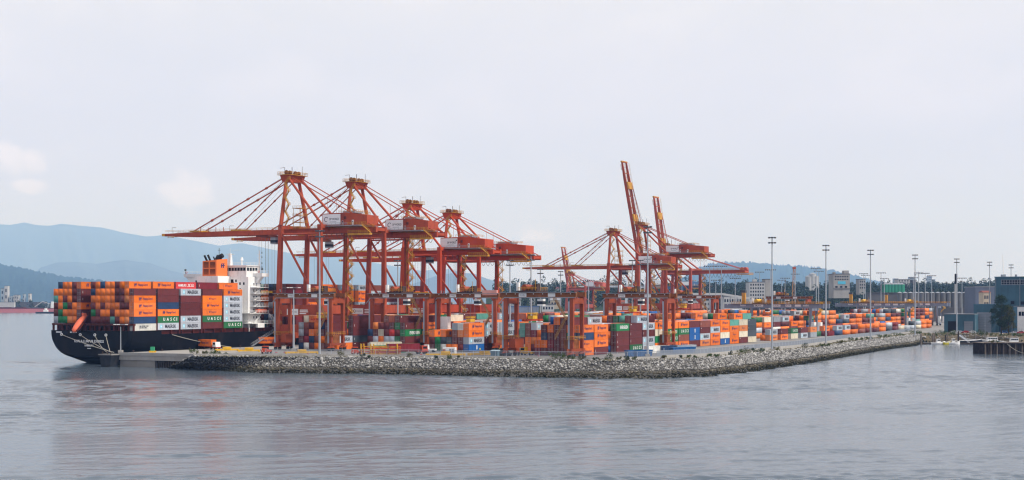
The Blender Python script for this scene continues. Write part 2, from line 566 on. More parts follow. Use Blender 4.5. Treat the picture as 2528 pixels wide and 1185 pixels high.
# quay apron and wall
mb = MB()
a, b = W(-94, -3.5, 0), W(-94, 33, 0)
E0, E1 = W(1000, -3.5, 0), W(1000, 33, 0)
P = [a, E0, E1, b]
mb.hexa([Vector((p.x, p.y, G - 2.6)) for p in P] + [Vector((p.x, p.y, G + 0.02)) for p in P])
tag(mb.build('quay_apron', 'concrete_pale'), 'concrete quay deck along the ship', kind='structure')
qw = empty('quay_wall', W(-94, 0, 0), -ANG)
tag(qw, 'grey concrete quay end wall with dark steel sheet piling at the waterline', 'quay wall')
mb = MB()
mb.box(-3.2, 14, 0.4, 900, -3, G - 2.55)
mb.build('footing', 'concrete', qw)
mat('sheet_pile', (0.05, 0.045, 0.045), 0.7, 0, 0.3, 0.4, (0.10, 0.05, 0.03), 0.6)
for k in range(17):
    mb = MB()
    x = 14.2 + k * 1.15
    mb.hexa([(x, 0.9, -3), (x + 1.1, 0.9, -3), (x + 1.1, 3, -3), (x, 3, -3), (x + .12, 0.9, G - 2.6), (x + .98, 0.9, G - 2.6), (x + .98, 3, G - 2.6), (x + .12, 3, G - 2.6)])
    mb.box(x + 0.3, x + 0.8, 0.5, 0.9, -3, G - 2.7)
    mb.build('sheet_pile', 'sheet_pile', qw)
mb = MB()
mb.box(-3.45, 33, -0.25, 0.05, G - 0.9, G + 0.25)
mb.build('coping', 'concrete_pale', qw)
# dark mooring dolphin at the corner
dl = empty('mooring_dolphin', W(-96, -6.5, 0), -ANG)
tag(dl, 'dark steel mooring dolphin at the corner of the quay', 'dolphin')
mat('dolphin_black', (0.02, 0.024, 0.032), 0.6, 0, 0.3, 0.5, (0.09, 0.06, 0.04), 0.3)
mb = MB(); mb.hexa([(-1.5, -2, -2), (2.2, -2, -2), (2.2, 2, -2), (-1.5, 2, -2), (-2.6, -2.4, 4.4), (3.4, -2.4, 4.4), (3.4, 2.4, 4.4), (-2.6, 2.4, 4.4)])
mb.build('fender_block', 'dolphin_black', dl)
mb = MB(); mb.box(-2.9, 3.7, -2.7, 2.7, 4.4, 4.8); mb.build('cap', 'concrete', dl)
for x in (-1.5, 1.0, 2.6):
    mb = MB(); mb.tube((x, -1.8, 4.8), (x, -1.8, 5.5), 0.18, 8).tube((x, -1.8, 5.5), (x, -1.8, 5.7), 0.3, 8); mb.build('bollard', 'machinery', dl)

# ================================================================ riprap
def poly_at(poly, s):
    """point at arclength fraction"""
    P = np.array(poly, float)
    d = np.r_[0, np.cumsum(np.hypot(*np.diff(P, axis=0).T))]
    t = s * d[-1]
    return np.stack([np.interp(t, d, P[:, 0]), np.interp(t, d, P[:, 1])], 1)

def rock_material():
    m = bpy.data.materials.new('riprap_rock')
    m.use_nodes = True
    t = m.node_tree
    b = t.nodes['Principled BSDF']
    b.inputs['Roughness'].default_value = 1.0
    b.inputs['Specular IOR Level'].default_value = 0.05
    g = t.nodes.new('ShaderNodeNewGeometry')
    sp = t.nodes.new('ShaderNodeSeparateXYZ')
    t.links.new(g.outputs['Position'], sp.inputs[0])
    n = t.nodes.new('ShaderNodeTexNoise')
    n.inputs['Scale'].default_value = 0.12
    n.inputs['Detail'].default_value = 6
    t.links.new(g.outputs['Position'], n.inputs['Vector'])
    ma = t.nodes.new('ShaderNodeMath'); ma.operation = 'MULTIPLY_ADD'
    t.links.new(n.outputs['Fac'], ma.inputs[0]); ma.inputs[1].default_value = 1.3
    t.links.new(sp.outputs['Z'], ma.inputs[2])
    rp = t.nodes.new('ShaderNodeValToRGB')
    els = rp.color_ramp.elements
    cols = [(0.0, (0.020, 0.020, 0.014)), (0.25, (0.026, 0.027, 0.018)), (0.345, (0.10, 0.090, 0.065)), (0.395, (0.20, 0.18, 0.145)), (0.425, (0.06, 0.055, 0.045)), (0.47, (0.31, 0.30, 0.285)), (1.0, (0.375, 0.365, 0.35))]  # thin dark upper stop paints in the shade of a crevice line
    while len(els) < len(cols): els.new(0.5)
    for e, (p, c) in zip(els, cols):
        e.position = p; e.color = c + (1,)
    mr = t.nodes.new('ShaderNodeMapRange')
    mr.inputs['From Min'].default_value = -0.3
    mr.inputs['From Max'].default_value = 6.6
    t.links.new(ma.outputs[0], mr.inputs['Value'])
    t.links.new(mr.outputs['Result'], rp.inputs['Fac'])
    # each rock its own tone
    mul = t.nodes.new('ShaderNodeMixRGB'); mul.blend_type = 'MULTIPLY'; mul.inputs['Fac'].default_value = 1.0
    mr2 = t.nodes.new('ShaderNodeMapRange')
    mr2.inputs['To Min'].default_value = 0.40; mr2.inputs['To Max'].default_value = 1.5
    t.links.new(g.outputs['Random Per Island'], mr2.inputs['Value'])
    cb = t.nodes.new('ShaderNodeCombineColor')
    for i in range(3): t.links.new(mr2.outputs['Result'], cb.inputs[i])
    t.links.new(rp.outputs['Color'], mul.inputs['Color1'])
    t.links.new(cb.outputs['Color'], mul.inputs['Color2'])
    t.links.new(mul.outputs['Color'], b.inputs['Base Color'])
    MATS['rock'] = m
rock_material()

def icosa():
    p = (1 + 5 ** .5) / 2
    v = np.array([(-1, p, 0), (1, p, 0), (-1, -p, 0), (1, -p, 0), (0, -1, p), (0, 1, p), (0, -1, -p), (0, 1, -p), (p, 0, -1), (p, 0, 1), (-p, 0, -1), (-p, 0, 1)], float)
    v /= np.linalg.norm(v[0])
    f = np.array([(0, 11, 5), (0, 5, 1), (0, 1, 7), (0, 7, 10), (0, 10, 11), (1, 5, 9), (5, 11, 4), (11, 10, 2), (10, 7, 6), (7, 1, 8), (3, 9, 4), (3, 4, 2), (3, 2, 6), (3, 6, 8), (3, 8, 9), (4, 9, 5), (2, 4, 11), (6, 2, 10), (8, 6, 7), (9, 8, 1)])
    return v, f

def scatter_rocks(pos, rad, squash=0.75, jitter=0.32):
    v, f = icosa()
    n = len(pos)
    V = np.repeat(v[None], n, 0) * (1 + RNG.uniform(-jitter, jitter, (n, 12, 1)))
    sc = RNG.uniform(0.6, 1.25, (n, 1, 3)); sc[:, :, 2] *= squash
    V = V * sc * rad[:, None, None]
    th = RNG.uniform(0, 6.28, n); c, s = np.cos(th), np.sin(th)
    tl = RNG.uniform(-0.7, 0.7, n); ct, st = np.cos(tl), np.sin(tl)
    x, y, z = V[..., 0].copy(), V[..., 1].copy(), V[..., 2].copy()
    y, z = y * ct[:, None] - z * st[:, None], y * st[:, None] + z * ct[:, None]
    x, y = x * c[:, None] - y * s[:, None], x * s[:, None] + y * c[:, None]
    V = np.stack([x, y, z], -1) + pos[:, None, :]
    F = (f[None] + 12 * np.arange(n)[:, None, None]).reshape(-1, 3)
    return V.reshape(-1, 3), F

# slope sheet under the rocks, its colour darkened as shade in their gaps
mat('slope_dark', (0.07, 0.066, 0.06), 0.95, 0, .3, .3)
NS = 240
sC, sW_ = poly_at(CREST, np.linspace(0, 1, NS)), poly_at(WLINE, np.linspace(0, 1, NS))
rows = []
for t_, z_ in ((0.0, G + 0.05), (0.12, G - 0.1), (0.55, 2.4), (1.0, 0.0), (1.3, -1.2)):
    p = sC * (1 - t_) + sW_ * t_
    rows.append(np.c_[p, np.full(NS, z_) + (RNG.normal(0, 0.12, NS) if 0 < t_ < 1 else 0)])
V = np.concatenate(rows)
F = [(r * NS + i, r * NS + i + 1, (r + 1) * NS + i + 1, (r + 1) * NS + i) for r in range(4) for i in range(NS - 1)]
emb = tag(obj('embankment', nmesh('embankment', V, F, ['slope_dark'])), 'stone embankment sloping from the yard to the water', kind='structure')
NR = 27000
s_ = RNG.uniform(0, 1, NR)
# more rocks where the shore is near
t_ = RNG.uniform(-0.02, 1.08, NR)
pc, pw = poly_at(CREST, s_), poly_at(WLINE, s_)
xy = pc * (1 - t_)[:, None] + pw * t_[:, None] + RNG.normal(0, 0.25, (NR, 2))
zz = np.interp(t_, [-0.1, 0, 0.12, 0.55, 1.0, 1.1], [G, G - .05, G - 0.15, 2.45, 0.05, -0.4])
rad = RNG.uniform(0.15, 0.42, NR) * np.where(RNG.uniform(0, 1, NR) < 0.05, 1.7, 1.0)
pos = np.c_[xy, zz + rad * 0.25]
V, F = scatter_rocks(pos, rad)
tag(obj('riprap_rocks', nmesh('riprap_rocks', V, F, ['rock'])), 'pale riprap rocks with a dark weedy tide band at the water', 'rocks', kind='stuff')

# ================================================================ far shore and hills
mat('far_land', (0.12, 0.12, 0.11), 1.0, 0, 0.2, 0.004, spec=0.0)
mb = MB()
mb.poly([(x, y, 2.5) for x, y in [(-4000, 2900), (-1200, 3000), (-300, 3400), (60, 2900), (150, 2300), (330, 1900), (320, 1500), (620, 1500), (900, 2600), (4200, 4100), (9000, 6000), (36000, 12000), (36000, 37500), (-36000, 37500), (-36000, 2900)]])
tag(mb.build('far_shore', 'far_land'), 'flat land across the harbour', kind='structure')

def fract_noise(x, seed, octaves=6, base=1.0, rough=0.55):
    r = np.random.default_rng(seed)
    out = np.zeros_like(x); amp = 1.0
    for o in range(octaves):
        k = 6
        for _ in range(k):
            out += amp / k * np.sin(x * base * 2 ** o * r.uniform(0.7, 1.3) * 6.283 + r.uniform(0, 6.28)) * 1.6
        amp *= rough
    return out

def hill(name, label, prof, Y, depth_f, depth_b, material, nx=260, ny=26, rough=0.03, seed=1, trees=0.0):
    """ridge: prof = [(px, py)] along the skyline, standing at distance Y; slopes to both sides"""
    pxs = np.linspace(prof[0][0], prof[-1][0], nx)
    pys = np.interp(pxs, [p[0] for p in prof], [p[1] for p in prof])
    X = (pxs - 1264) / FPX * Y
    H = np.maximum(CAMZ + (HOR - pys) * Y / FPX, 3)
    H = H + fract_noise(pxs / 300.0, seed, 5, 1.0, 0.6) * rough * H * 0.5
    V = []
    ts = np.concatenate([np.linspace(-1, 0, ny // 2 + 1), np.linspace(0, 1, ny // 2)[1:]])
    for j, t in enumerate(ts):
        dep = t * (depth_f if t < 0 else depth_b)
        k = (1 - abs(t)) ** 0.85
        gull = fract_noise(pxs / 160.0 + t * 0.35, seed + 17, 5, 1.0, 0.62)
        z = H * np.clip(k + gull * 0.08 * (1 - k) * k * 2.2 * (abs(t) > 1e-6), 0, 1)
        if trees > 0:
            z = z + np.random.default_rng(seed + j).uniform(0, trees, nx) * (k > 0.02)
        V.append(np.c_[X * (Y + dep) / Y, np.full(nx, Y + dep), np.where(abs(t) > 0.999, 1.0, z)])
    V = np.concatenate(V)
    n = len(ts)
    F = [(r * nx + i, r * nx + i + 1, (r + 1) * nx + i + 1, (r + 1) * nx + i) for r in range(n - 1) for i in range(nx - 1)]
    return tag(obj(name, nmesh(name, V, F, [material], smooth=False)), label, kind='structure')

mat('forest_hill', (0.022, 0.040, 0.028), 1.0, 0, 0.45, 0.012, spec=0.0)
mat('mountain_rock', (0.07, 0.085, 0.085), 1.0, 0, 0.15, 0.004, spec=0.0)
hill('mountain_ridge', 'long hazy blue mountain ridge on the skyline',
     [(-420, 560), (-200, 545), (-60, 560), (0, 554), (25, 556), (60, 549), (95, 556), (120, 557), (150, 552), (200, 556), (250, 562), (300, 574), (360, 584), (410, 580), (470, 592), (540, 606), (600, 600), (660, 614), (740, 630), (800, 628), (870, 640), (960, 655), (1040, 668), (1110, 664), (1180, 684), (1260, 700), (1330, 712), (1420, 722)],
     36000, 7000, 1600, 'mountain_rock', 300, 28, 0.012, 3)
hill('mountain_spur', 'lower blue mountain spur in front of the long ridge',
     [(60, 700), (100, 660), (140, 648), (190, 646), (240, 650), (310, 642), (370, 650), (420, 668), (520, 690), (620, 706), (700, 720), (800, 726)],
     26000, 4000, 3500, 'mountain_rock', 160, 22, 0.02, 5)
hill('inlet_hill', 'pale blue hill across the inlet between the crane legs',
     [(880, 735), (960, 715), (1020, 700), (1080, 680), (1130, 673), (1170, 676), (1220, 695), (1290, 702), (1340, 716), (1400, 728), (1470, 735)],
     24000, 3600, 3500, 'mountain_rock', 130, 20, 0.02, 8)
hill('forested_hillside', 'dark blue forested hillside at the far left shore',
     [(-700, 600), (-300, 622), (-60, 645), (0, 653), (40, 661), (90, 672), (130, 680), (170, 685), (220, 692), (280, 698), (340, 706), (430, 722), (520, 732)],
     14500, 3800, 3000, 'forest_hill', 330, 26, 0.012, 11, 22.0)
hill('wooded_mount', 'broad hazy wooded hill behind the city on the right',
     [(1580, 735), (1640, 712), (1680, 690), (1716, 668), (1750, 655), (1790, 650), (1830, 651), (1870, 650), (1920, 657), (1970, 659), (2020, 664), (2070, 674), (2120, 684), (2170, 698), (2230, 712), (2330, 728), (2460, 735)],
     20500, 4800, 3500, 'forest_hill', 330, 26, 0.012, 13, 38.0)
# ================================================================ containers: meshes, colours, lettering
PAINT = {
    'O': ('orange', (0.78, 0.165, 0.012)), 'o': ('faded orange', (0.62, 0.19, 0.05)), 'M': ('maroon', (0.125, 0.026, 0.028)),
    'm': ('reddish brown', (0.20, 0.058, 0.042)), 'R': ('bright red', (0.52, 0.035, 0.035)), 'D': ('dark red', (0.20, 0.018, 0.028)),
    'G': ('light grey', (0.42, 0.46, 0.52)), 'g': ('plain grey', (0.30, 0.33, 0.37)), 'N': ('navy blue', (0.022, 0.05, 0.12)),
    'B': ('bright blue', (0.012, 0.10, 0.33)), 'E': ('green', (0.012, 0.17, 0.055)), 'U': ('dark green', (0.022, 0.135, 0.052)),
    'W': ('white', (0.68, 0.67, 0.63)), 'T': ('teal green', (0.10, 0.30, 0.25)), 'K': ('slate', (0.055, 0.068, 0.085)), 'C': ('cream', (0.60, 0.54, 0.42)),
}
for k_, (nm_, c_) in PAINT.items():
    mat('container_' + nm_.replace(' ', '_'), c_, 0.5, 0, 0.09, 0.35, tuple(x * 0.40 + 0.02 for x in c_), 0.6, 0.16)
    mat('stacked_' + nm_.replace(' ', '_'), c_, 0.5, 0, 0.09, 0.35, tuple(x * 0.40 + 0.02 for x in c_), 0.6, 0.22, island=True)
mat('lock_rod', (0.42, 0.42, 0.43), 0.5, 0.2, 0.1, 0.5)
CW = 2.44
def container_mesh(L, H):
    mb = MB()
    y, x, f = L / 2, CW / 2, 0.16
    for sx in (-1, 1):
        for sy in (-1, 1):
            mb.box(min(sx * x, sx * (x - f)), max(sx * x, sx * (x - f)), min(sy * y, sy * (y - f)), max(sy * y, sy * (y - f)), 0.0, H)
        for z0, z1 in ((0.0, 0.17), (H - 0.11, H - 0.001)):
            mb.box(min(sx * (x - .003), sx * (x - .13)), max(sx * (x - .003), sx * (x - .13)), -y + f, y - f, z0, z1)
        # corrugated side sheet
        n = int(L / 0.56)
        ys = np.linspace(-y + f, y - f, n * 4 + 1)
        dep = [0.03, 0.075, 0.075, 0.03]
        prev = None
        for i, yy in enumerate(ys):
            d = dep[i % 4]
            cur = (sx * (x - d), yy)
            if prev is not None and (abs(prev[0]) != 0):
                a, b = (prev, cur) if sx > 0 else (cur, prev)
                mb.quad((a[0], a[1], 0.17), (b[0], b[1], 0.17), (b[0], b[1], H - 0.11), (a[0], a[1], H - 0.11))
            prev = cur
    for sy in (-1, 1):
        for z0, z1 in ((0.002, 0.18), (H - 0.14, H - 0.003)):
            mb.box(-x + f, x - f, min(sy * (y - .003), sy * (y - .13)), max(sy * (y - .003), sy * (y - .13)), z0, z1)
    mb.box(-x + .05, x - .05, y - 0.14, y - 0.06, 0.1, H - 0.05)          # blind end
    mb.box(-x + .05, x - .05, -y + 0.1, y - 0.1, H - 0.06, H - 0.03)      # roof sheet
    mb.box(-x + .05, x - .05, -y + 0.1, y - 0.1, 0.12, 0.16)
    return mb.mesh('shipping_container', ['white_paint'])
def door_mesh(L, H):
    mb = MB()
    y, x = L / 2, CW / 2
    mb.box(-x + 0.17, -0.015, -y + 0.03, -y + 0.09, 0.19, H - 0.15, 0)
    for xx in (-x + 0.42, -0.32):
        mb.tube((xx, -y - 0.02, 0.1), (xx, -y - 0.02, H - 0.08), 0.035, 5, mi=1)
        mb.box(xx - 0.02, xx + 0.30, -y - 0.05, -y + 0.03, 1.05, 1.12, 1)
    for z in (0.75, 1.6, 2.2):
        mb.box(-x + 0.19, -0.03, -y + 0.012, -y + 0.03, z - 0.05, z + 0.05, 0)
    return mb.mesh('door_leaf', ['white_paint', 'lock_rod'])
CMESH, DMESH, DMESH2 = {}, {}, {}
for L_ in (6.06, 12.19):
    for H_ in (2.71,):
        CMESH[(L_, H_)] = container_mesh(L_, H_)
        DMESH[(L_, H_)] = door_mesh(L_, H_)
        m2 = DMESH[(L_, H_)].copy()
        co = np.array([v.co[:] for v in m2.vertices]); co[:, 0] *= -1
        m2.vertices.foreach_set('co', co.ravel()); m2.flip_normals(); m2.name = 'door_leaf'
        DMESH2[(L_, H_)] = m2

def crest_logo():
    """two leaning blue strokes"""
    mb = MB()
    for k in (0.0, 0.62):
        mb.poly([(0, k - 0.12, -0.62), (0, k + 0.24, -0.62), (0, k + 0.10, 0.0), (0, k + 0.42, 0.62), (0, k + 0.06, 0.62), (0, k - 0.26, 0.0)])
        mb.poly([(0, k + 0.12, -0.10), (0, k + 0.50, -0.10), (0, k + 0.56, 0.14), (0, k + 0.16, 0.14)])
    return mb.mesh('logo', ['ink_blue'])
def star_logo():
    mb = MB()
    mb.poly([(0, -0.7, -0.7), (0, 0.7, -0.7), (0, 0.7, 0.7), (0, -0.7, 0.7)])
    pts = []
    for i in range(14):
        r = 0.52 if i % 2 == 0 else 0.2
        a_ = math.pi / 2 + i * math.pi / 7
        pts.append((0.006, -r * math.cos(a_), r * math.sin(a_)))
    for i in range(14):
        mb.poly([(0.006, 0, 0), pts[i - 1], pts[i]], 1)
    return mb.mesh('logo', ['ink_sky', 'ink_white'])
LOGO_H, LOGO_M = crest_logo(), star_logo()
def patch_mesh(w, h, m):
    mb = MB(); mb.poly([(0, -w / 2, -h / 2), (0, w / 2, -h / 2), (0, w / 2, h / 2), (0, -w / 2, h / 2)])
    return mb.mesh('panel_label', [m])
LAB = patch_mesh(2.9, 0.95, 'ink_white')
LAB_S = patch_mesh(0.34, 1.3, 'ink_white')
LAB_W = patch_mesh(0.75, 0.24, 'ink_white')

def lettering_for(o, L, H, code, style):
    """the shipping line's writing on the landside long side"""
    x = CW / 2 + 0.012
    zc = H * 0.5
    long_ = L > 10
    if code in 'Oo' and style != 0:
        if long_:
            s = 1.0 if style == 1 else 0.6
            obj('logo', LOGO_H, o, (x, -2.7 * s - 0.3, zc + 0.1)).scale = (1, s * 1.05, s * 1.05)
            text('Hapag-Lloyd', 1.15 * s, 'v', 'ink_blue', o, (x, 1.5 * s, zc), 5.2 * s, bold=0.012)
        else:
            obj('logo', LOGO_H, o, (x, -2.2, zc)).scale = (1, 0.75, 0.75)
            text('Hapag-Lloyd', 0.75, 'v', 'ink_blue', o, (x, 0.7, zc), 3.4, bold=0.012)
    elif code == 'G' and style != 0:
        k = 1.0 if long_ else 0.62
        obj('logo', LOGO_M, o, (x, -4.0 * k - 0.2, zc)).scale = (1, 0.95 * min(1, k * 1.2), 0.95 * min(1, k * 1.2))
        text('MAERSK', 1.25 * k + 0.2, 'v', 'ink_dark', o, (x, 1.3 * k, zc), 6.6 * k, bold=0.02)
    elif code == 'U' and style != 0:
        k = 1.0 if long_ else 0.55
        text('U  A  S  C', 1.15 * k + .15, 'v', 'ink_white', o, (x, 0.5 * k, zc + 0.1), 7.0 * k, bold=0.02)
        obj('panel_label', LAB_S, o, (x, 4.9 * k, zc + 0.1))
    elif code == 'E' and style != 0:
        if style == 2:
            obj('panel_label', LAB, o, (x, L * 0.2, zc)).scale = (1, 0.75 if long_ else 0.6, 1)
            text('EVERGREEN', 0.5, 'v', 'ink_dark', o, (x + 0.01, L * 0.2, zc), 1.9 if long_ else 1.5)
        else:
            text('EVERGREEN', 1.25, 'v', 'ink_white', o, (x, L * 0.08, zc), L * 0.62, bold=0.02)
    elif code == 'R' and style != 0:
        text('HAMBURG', 1.0, 'v', 'ink_white', o, (x, -L * 0.19, zc), L * 0.40, bold=0.015)
        text('SÜD', 1.2, 'v', 'ink_white', o, (x, L * 0.32, zc + 0.05), L * 0.15, bold=0.015)
        mb = MB(); mb.poly([(0, -1.0, -.65), (0, -.6, -.65), (0, 1.0, .65), (0, .6, .65)]); mb.poly([(0, -0.7, .6), (0, -.4, .6), (0, 1.0, -.55), (0, .5, -.6)])
        mb.build('logo', 'ink_white', o, (x, L * 0.14, zc))
    elif code == 'B' and style != 0:
        mb = MB()
        for dz in (-.5, 0, .5):
            mb.poly([(0, 0, dz - .42), (0, .5, dz), (0, 0, dz + .42), (0, -.5, dz)])
        mb.build('logo', 'ink_white', o, (x, 0.2, zc))
    elif code == 'N' and style == 3:
        text('Safmarine', 1.2, 'v', 'ink_white', o, (x, 0.5, zc), L * 0.6)
    elif code == 'W' and style == 3:
        mb = MB()
        for zz, ws in ((0.4, (0.9, 0.6, 1.1, 0.5, 0.8)), (-0.25, (0.7, 0.9, 0.5, 1.0))):
            yy = -3.2
            for w_ in ws:
                mb.poly([(0, yy, zc + zz - .2), (0, yy + w_, zc + zz - .2), (0, yy + w_, zc + zz + .2), (0, yy, zc + zz + .2)]); yy += w_ + 0.25
        mb.build('small_print', 'ink_dark', o, (x, 0, 0))
    elif code in 'MmDKN':
        r = (style * 7919) % 3
        if r == 0: obj('panel_label', LAB_W, o, (x, -L * 0.40, H - 0.5))
        elif r == 1: obj('panel_label', LAB_S, o, (x, -L * 0.43, zc)).scale = (1, 0.4, 0.7)

# every container is a spec first: (u, v, z, L, H, code, style, label, group); the builder at the end turns specs into things
NUM = 'zero one two three four five six seven eight nine ten eleven twelve thirteen fourteen fifteen sixteen seventeen eighteen nineteen twenty'.split() + ['twenty-' + w for w in 'one two three four five six seven eight nine'.split()] + ['thirty'] + ['thirty-' + w for w in 'one two three four five six seven eight nine'.split()] + ['forty']
SPECS = []
def spec(u, v, z, L, H, code, style, where, group, force=False):
    """u: near end, v: landside face"""
    SPECS.append(dict(u=u, v=v, z=z, L=L, H=H, code=code, style=style, where=where, group=group, force=force))

# ================================================================ the ship
SU, SV = -84.4, -5.3          # stern, and the side against the quay
BEAM = 42.8
ship = empty('container_ship', W(SU, SV - BEAM / 2, 0), -ANG)
tag(ship, 'black-hulled container ship moored stern-on with white bridge tower and orange funnel', 'ship')
# local frame: x towards the quay, y towards the bow
def hull_mesh():
    st = [(-1.5, 3.2, 13.2, 20.2, 2.6), (0, 2.0, 13.2, 21.2, 2.8), (5, 0.6, 13.2, 21.4, 3.0), (10, -0.8, 13.2, 21.4, 3.2), (15.9, -2.2, 13.2, 21.4, 3.4), (16.0, -2.2, 11.7, 21.4, 3.4), (30, -4, 11.7, 21.4, 4), (60, -5, 11.7, 21.4, 5),
          (150, -5, 11.7, 21.4, 6), (250, -5, 11.9, 21.4, 5), (285, -5, 12.6, 18.5, 4), (310, -5, 13.6, 12, 3), (328, -5, 14.6, 5, 2.4), (336, -4, 15, 0.6, 2)]
    NP = 28
    mb_v, F = [], []
    for (y, zk, zd, B, n) in st:
        for i in range(NP + 1):
            a = -math.pi / 2 + math.pi * i / NP
            s, c = math.sin(a), math.cos(a)
            x = B * math.copysign(abs(s) ** (2 / n), s)
            z = zd - (zd - zk) * (abs(c) ** (2 / n))
            mb_v.append((x, y, z))
    ns = len(st)
    V = np.array(mb_v)
    for r in range(ns - 1):
        for i in range(NP):
            F.append((r * (NP + 1) + i, r * (NP + 1) + i + 1, (r + 1) * (NP + 1) + i + 1, (r + 1) * (NP + 1) + i))
    me = bpy.data.meshes.new('hull')
    faces = F + [tuple(range(NP + 1))[::-1]] + [tuple((ns - 1) * (NP + 1) + i for i in range(NP + 1))]
    # main deck
    for r in range(ns - 1):
        faces.append((r * (NP + 1), (r + 1) * (NP + 1), (r + 1) * (NP + 1) + NP, r * (NP + 1) + NP))
    me.from_pydata([tuple(v) for v in V], [], faces)
    me.materials.append(MATS['hull_black'])
    me.update()
    return me
hull = obj('hull', hull_mesh(), ship)
# openings are flat panels, their inner shade put into a near-black colour
mat('void_dark', (0.012, 0.010, 0.012), 0.9, 0, 0.1, 0.3)
HB = BEAM / 2
# stern lashing structure between the bulwark and the first tier
for i in range(18):
    x = -HB + 0.3 + i * (BEAM - 0.6) / 17
    mb = MB(); mb.box(x - 0.28, x + 0.28, 0.3, 1.0, 13.2, 15.7); mb.build('deck_post', 'hull_brown', ship)
mb = MB(); mb.box(-HB - 0.1, HB + 0.1, 0.1, 1.3, 15.25, 16.0); mb.build('stern_beam', 'hull_brown', ship)
mb = MB(); mb.box(-HB + 0.5, HB - 0.6, 2.6, 13.0, 13.0, 15.9); mb.build('hatch_block', 'hull_brown', ship)
for i in range(9):
    x = -HB + 3 + i * 4.2
    mb = MB(); mb.box(x, x + 2.2, 2.5, 2.62, 13.4, 15.1); mb.build('mooring_opening', 'void_dark', ship)
for x in (-14.5, -4.5, 3.2, 9.0):
    mb = MB()
    for q in range(8):
        a0, a1 = q * math.pi / 4, (q + 1) * math.pi / 4
        mb.beam((x + .55 * math.cos(a0), -1.62, 11.6 + .45 * math.sin(a0)), (x + .55 * math.cos(a1), -1.62, 11.6 + .45 * math.sin(a1)), 0.22)
    mb.build('fairlead', 'white_paint', ship)
for x0, w_ in ((-17.5, 3.0), (-10.0, 0.9), (-8.6, 2.2)):
    mb = MB(); mb.box(x0, x0 + w_, -1.56, -1.2, 12.3, 12.75); mb.build('bulwark_opening', 'white_sign', ship)  # white panels painted in for daylight showing through the bulwark
text('KUALA LUMPUR EXPRESS', 1.05, 'e', 'ink_white', ship, (0.2, -1.64, 9.1), 15.5, 'ship_name', 0.02)
text('HAMBURG', 0.8, 'e', 'ink_white', ship, (0.2, -1.64, 7.4), 4.6, 'port_name', 0.02)
mb = MB(); mb.poly([(-0.8, -1.64, 6.15), (1.2, -1.64, 6.15), (1.2, -1.64, 6.4), (-0.8, -1.64, 6.4)]); mb.build('registration_mark', 'ink_white', ship)
# coaming and stanchions along the side
mb = MB(); mb.box(HB - 2.4, HB - 1.2, 14, 300, 11.7, 13.35); mb.build('hatch_coaming', 'hull_brown', ship)
mb = MB(); mb.box(-HB + 1.2, HB - 2.4, 14, 300, 11.72, 13.2); mb.build('hatch_cover', 'hull_brown', ship)
for k in range(22):
    y = 15.5 + k * 6.6
    mb = MB(); mb.box(HB - 1.0, HB - 0.25, y - .35, y + .35, 11.7, 13.3); mb.build('deck_post', 'hull_brown', ship)
mb = MB()
for z in (12.3, 12.8):
    mb.tube((HB - 0.08, 16, z), (HB - 0.08, 250, z), 0.05, 4)
mb.build('deck_rail', 'hull_brown', ship)
# lashing bridges between bays
BAYU = [0.7 + 13.35 * k for k in range(5)] + [97.0 + 13.6 * k for k in range(12)]
for k, y in enumerate(BAYU):
    if k == 0: continue
    for x in (HB - 0.5, HB - 6.0, 0.0, -HB + 0.5):
        mb = MB(); mb.box(x - .35, x + .35, y - 0.95, y - 0.2, 11.7, 22.0); mb.build('lashing_bridge', 'hull_brown', ship)
# containers aboard. rows counted from the quay side: row 0 is outermost
ROWW = 2.5
aft_far = ['gEEoOM', 'MEOOOM', 'MOEMOO', 'TOMOMM', 'OOOOMM', ' NOOMO']        # block behind the lifeboat, tiers bottom to top, columns far to near
aft_near = ['MMMMTMOOgN', 'EMOOMOOOO', 'MOMOOOMMO', 'OOOOOMMoO', 'NOOOOMMOM', 'MONOOMOMO']  # nine columns
aft_near[0] = 'MMMMTMOog'
sides = {1: 'GUONMMO', 2: 'GGMMMGR', 3: 'MUOOOMD', 4: 'UGGGGOO'}
def ship_where(bay, row, tier):
    return 'tier %s, row %s, %s bay of the ship' % (NUM[tier + 1], NUM[row + 1], ordinal(bay + 1))
def deck_spec(bay, row, tier, code, style=1, H=2.72, z=None):
    u = SU + BAYU[bay]
    v = SV - 0.15 - row * ROWW
    z0 = 16.05 if bay == 0 else 13.4
    SPECS.append(dict(u=u, v=v, z=(z0 + tier * 2.735) if z is None else z, L=12.19, H=2.71, code=code, style=style,
                      where=ship_where(bay, row, tier), group='containers aboard the ship', force=False))
for tier in range(6):
    for c in range(6):
        ch = aft_far[tier][c]
        if ch != ' ':
            deck_spec(0, 16 - c, tier, ch, 1 if (c == 5 and tier in (2, 5)) else 2)
    for c in range(9):
        row = 8 - c
        ch = aft_near[tier][c]
        if row == 0:
            ch = 'NOOOM '[tier]
        if tier == 5 and row == 1: ch = 'O'
        if ch != ' ':
            deck_spec(0, row, tier, ch, 1)
SPECS.append(dict(u=SU + BAYU[0] + 0.2, v=SV - 0.15, z=13.3, L=12.19, H=2.71, code='W', style=3, where='lowest on the quay side of the aft bay', group='containers aboard the ship', force=True))
rs = random.Random(21)
POOL = 'OOOOOOOOOMMMMMMmmmGGgNBUETKCo'
for bay, s_ in sides.items():
    for row in range(17):
        for tier in range(7):
            if row == 0:
                if tier == 6: continue
                ch = s_[tier]; st = 2 if (bay == 3 and tier in (2, 4)) else 1
            elif row == 1 and tier == 6:
                ch = s_[6]; st = 1 if bay in (1, 2) else 2
            else:
                ch = rs.choice(POOL); st = 0
            if tier == 6 and row > 1 and rs.random() < 0.10: continue
            if row < 3 or tier >= 5 or row > 15:
                deck_spec(bay, row, tier, ch, st)
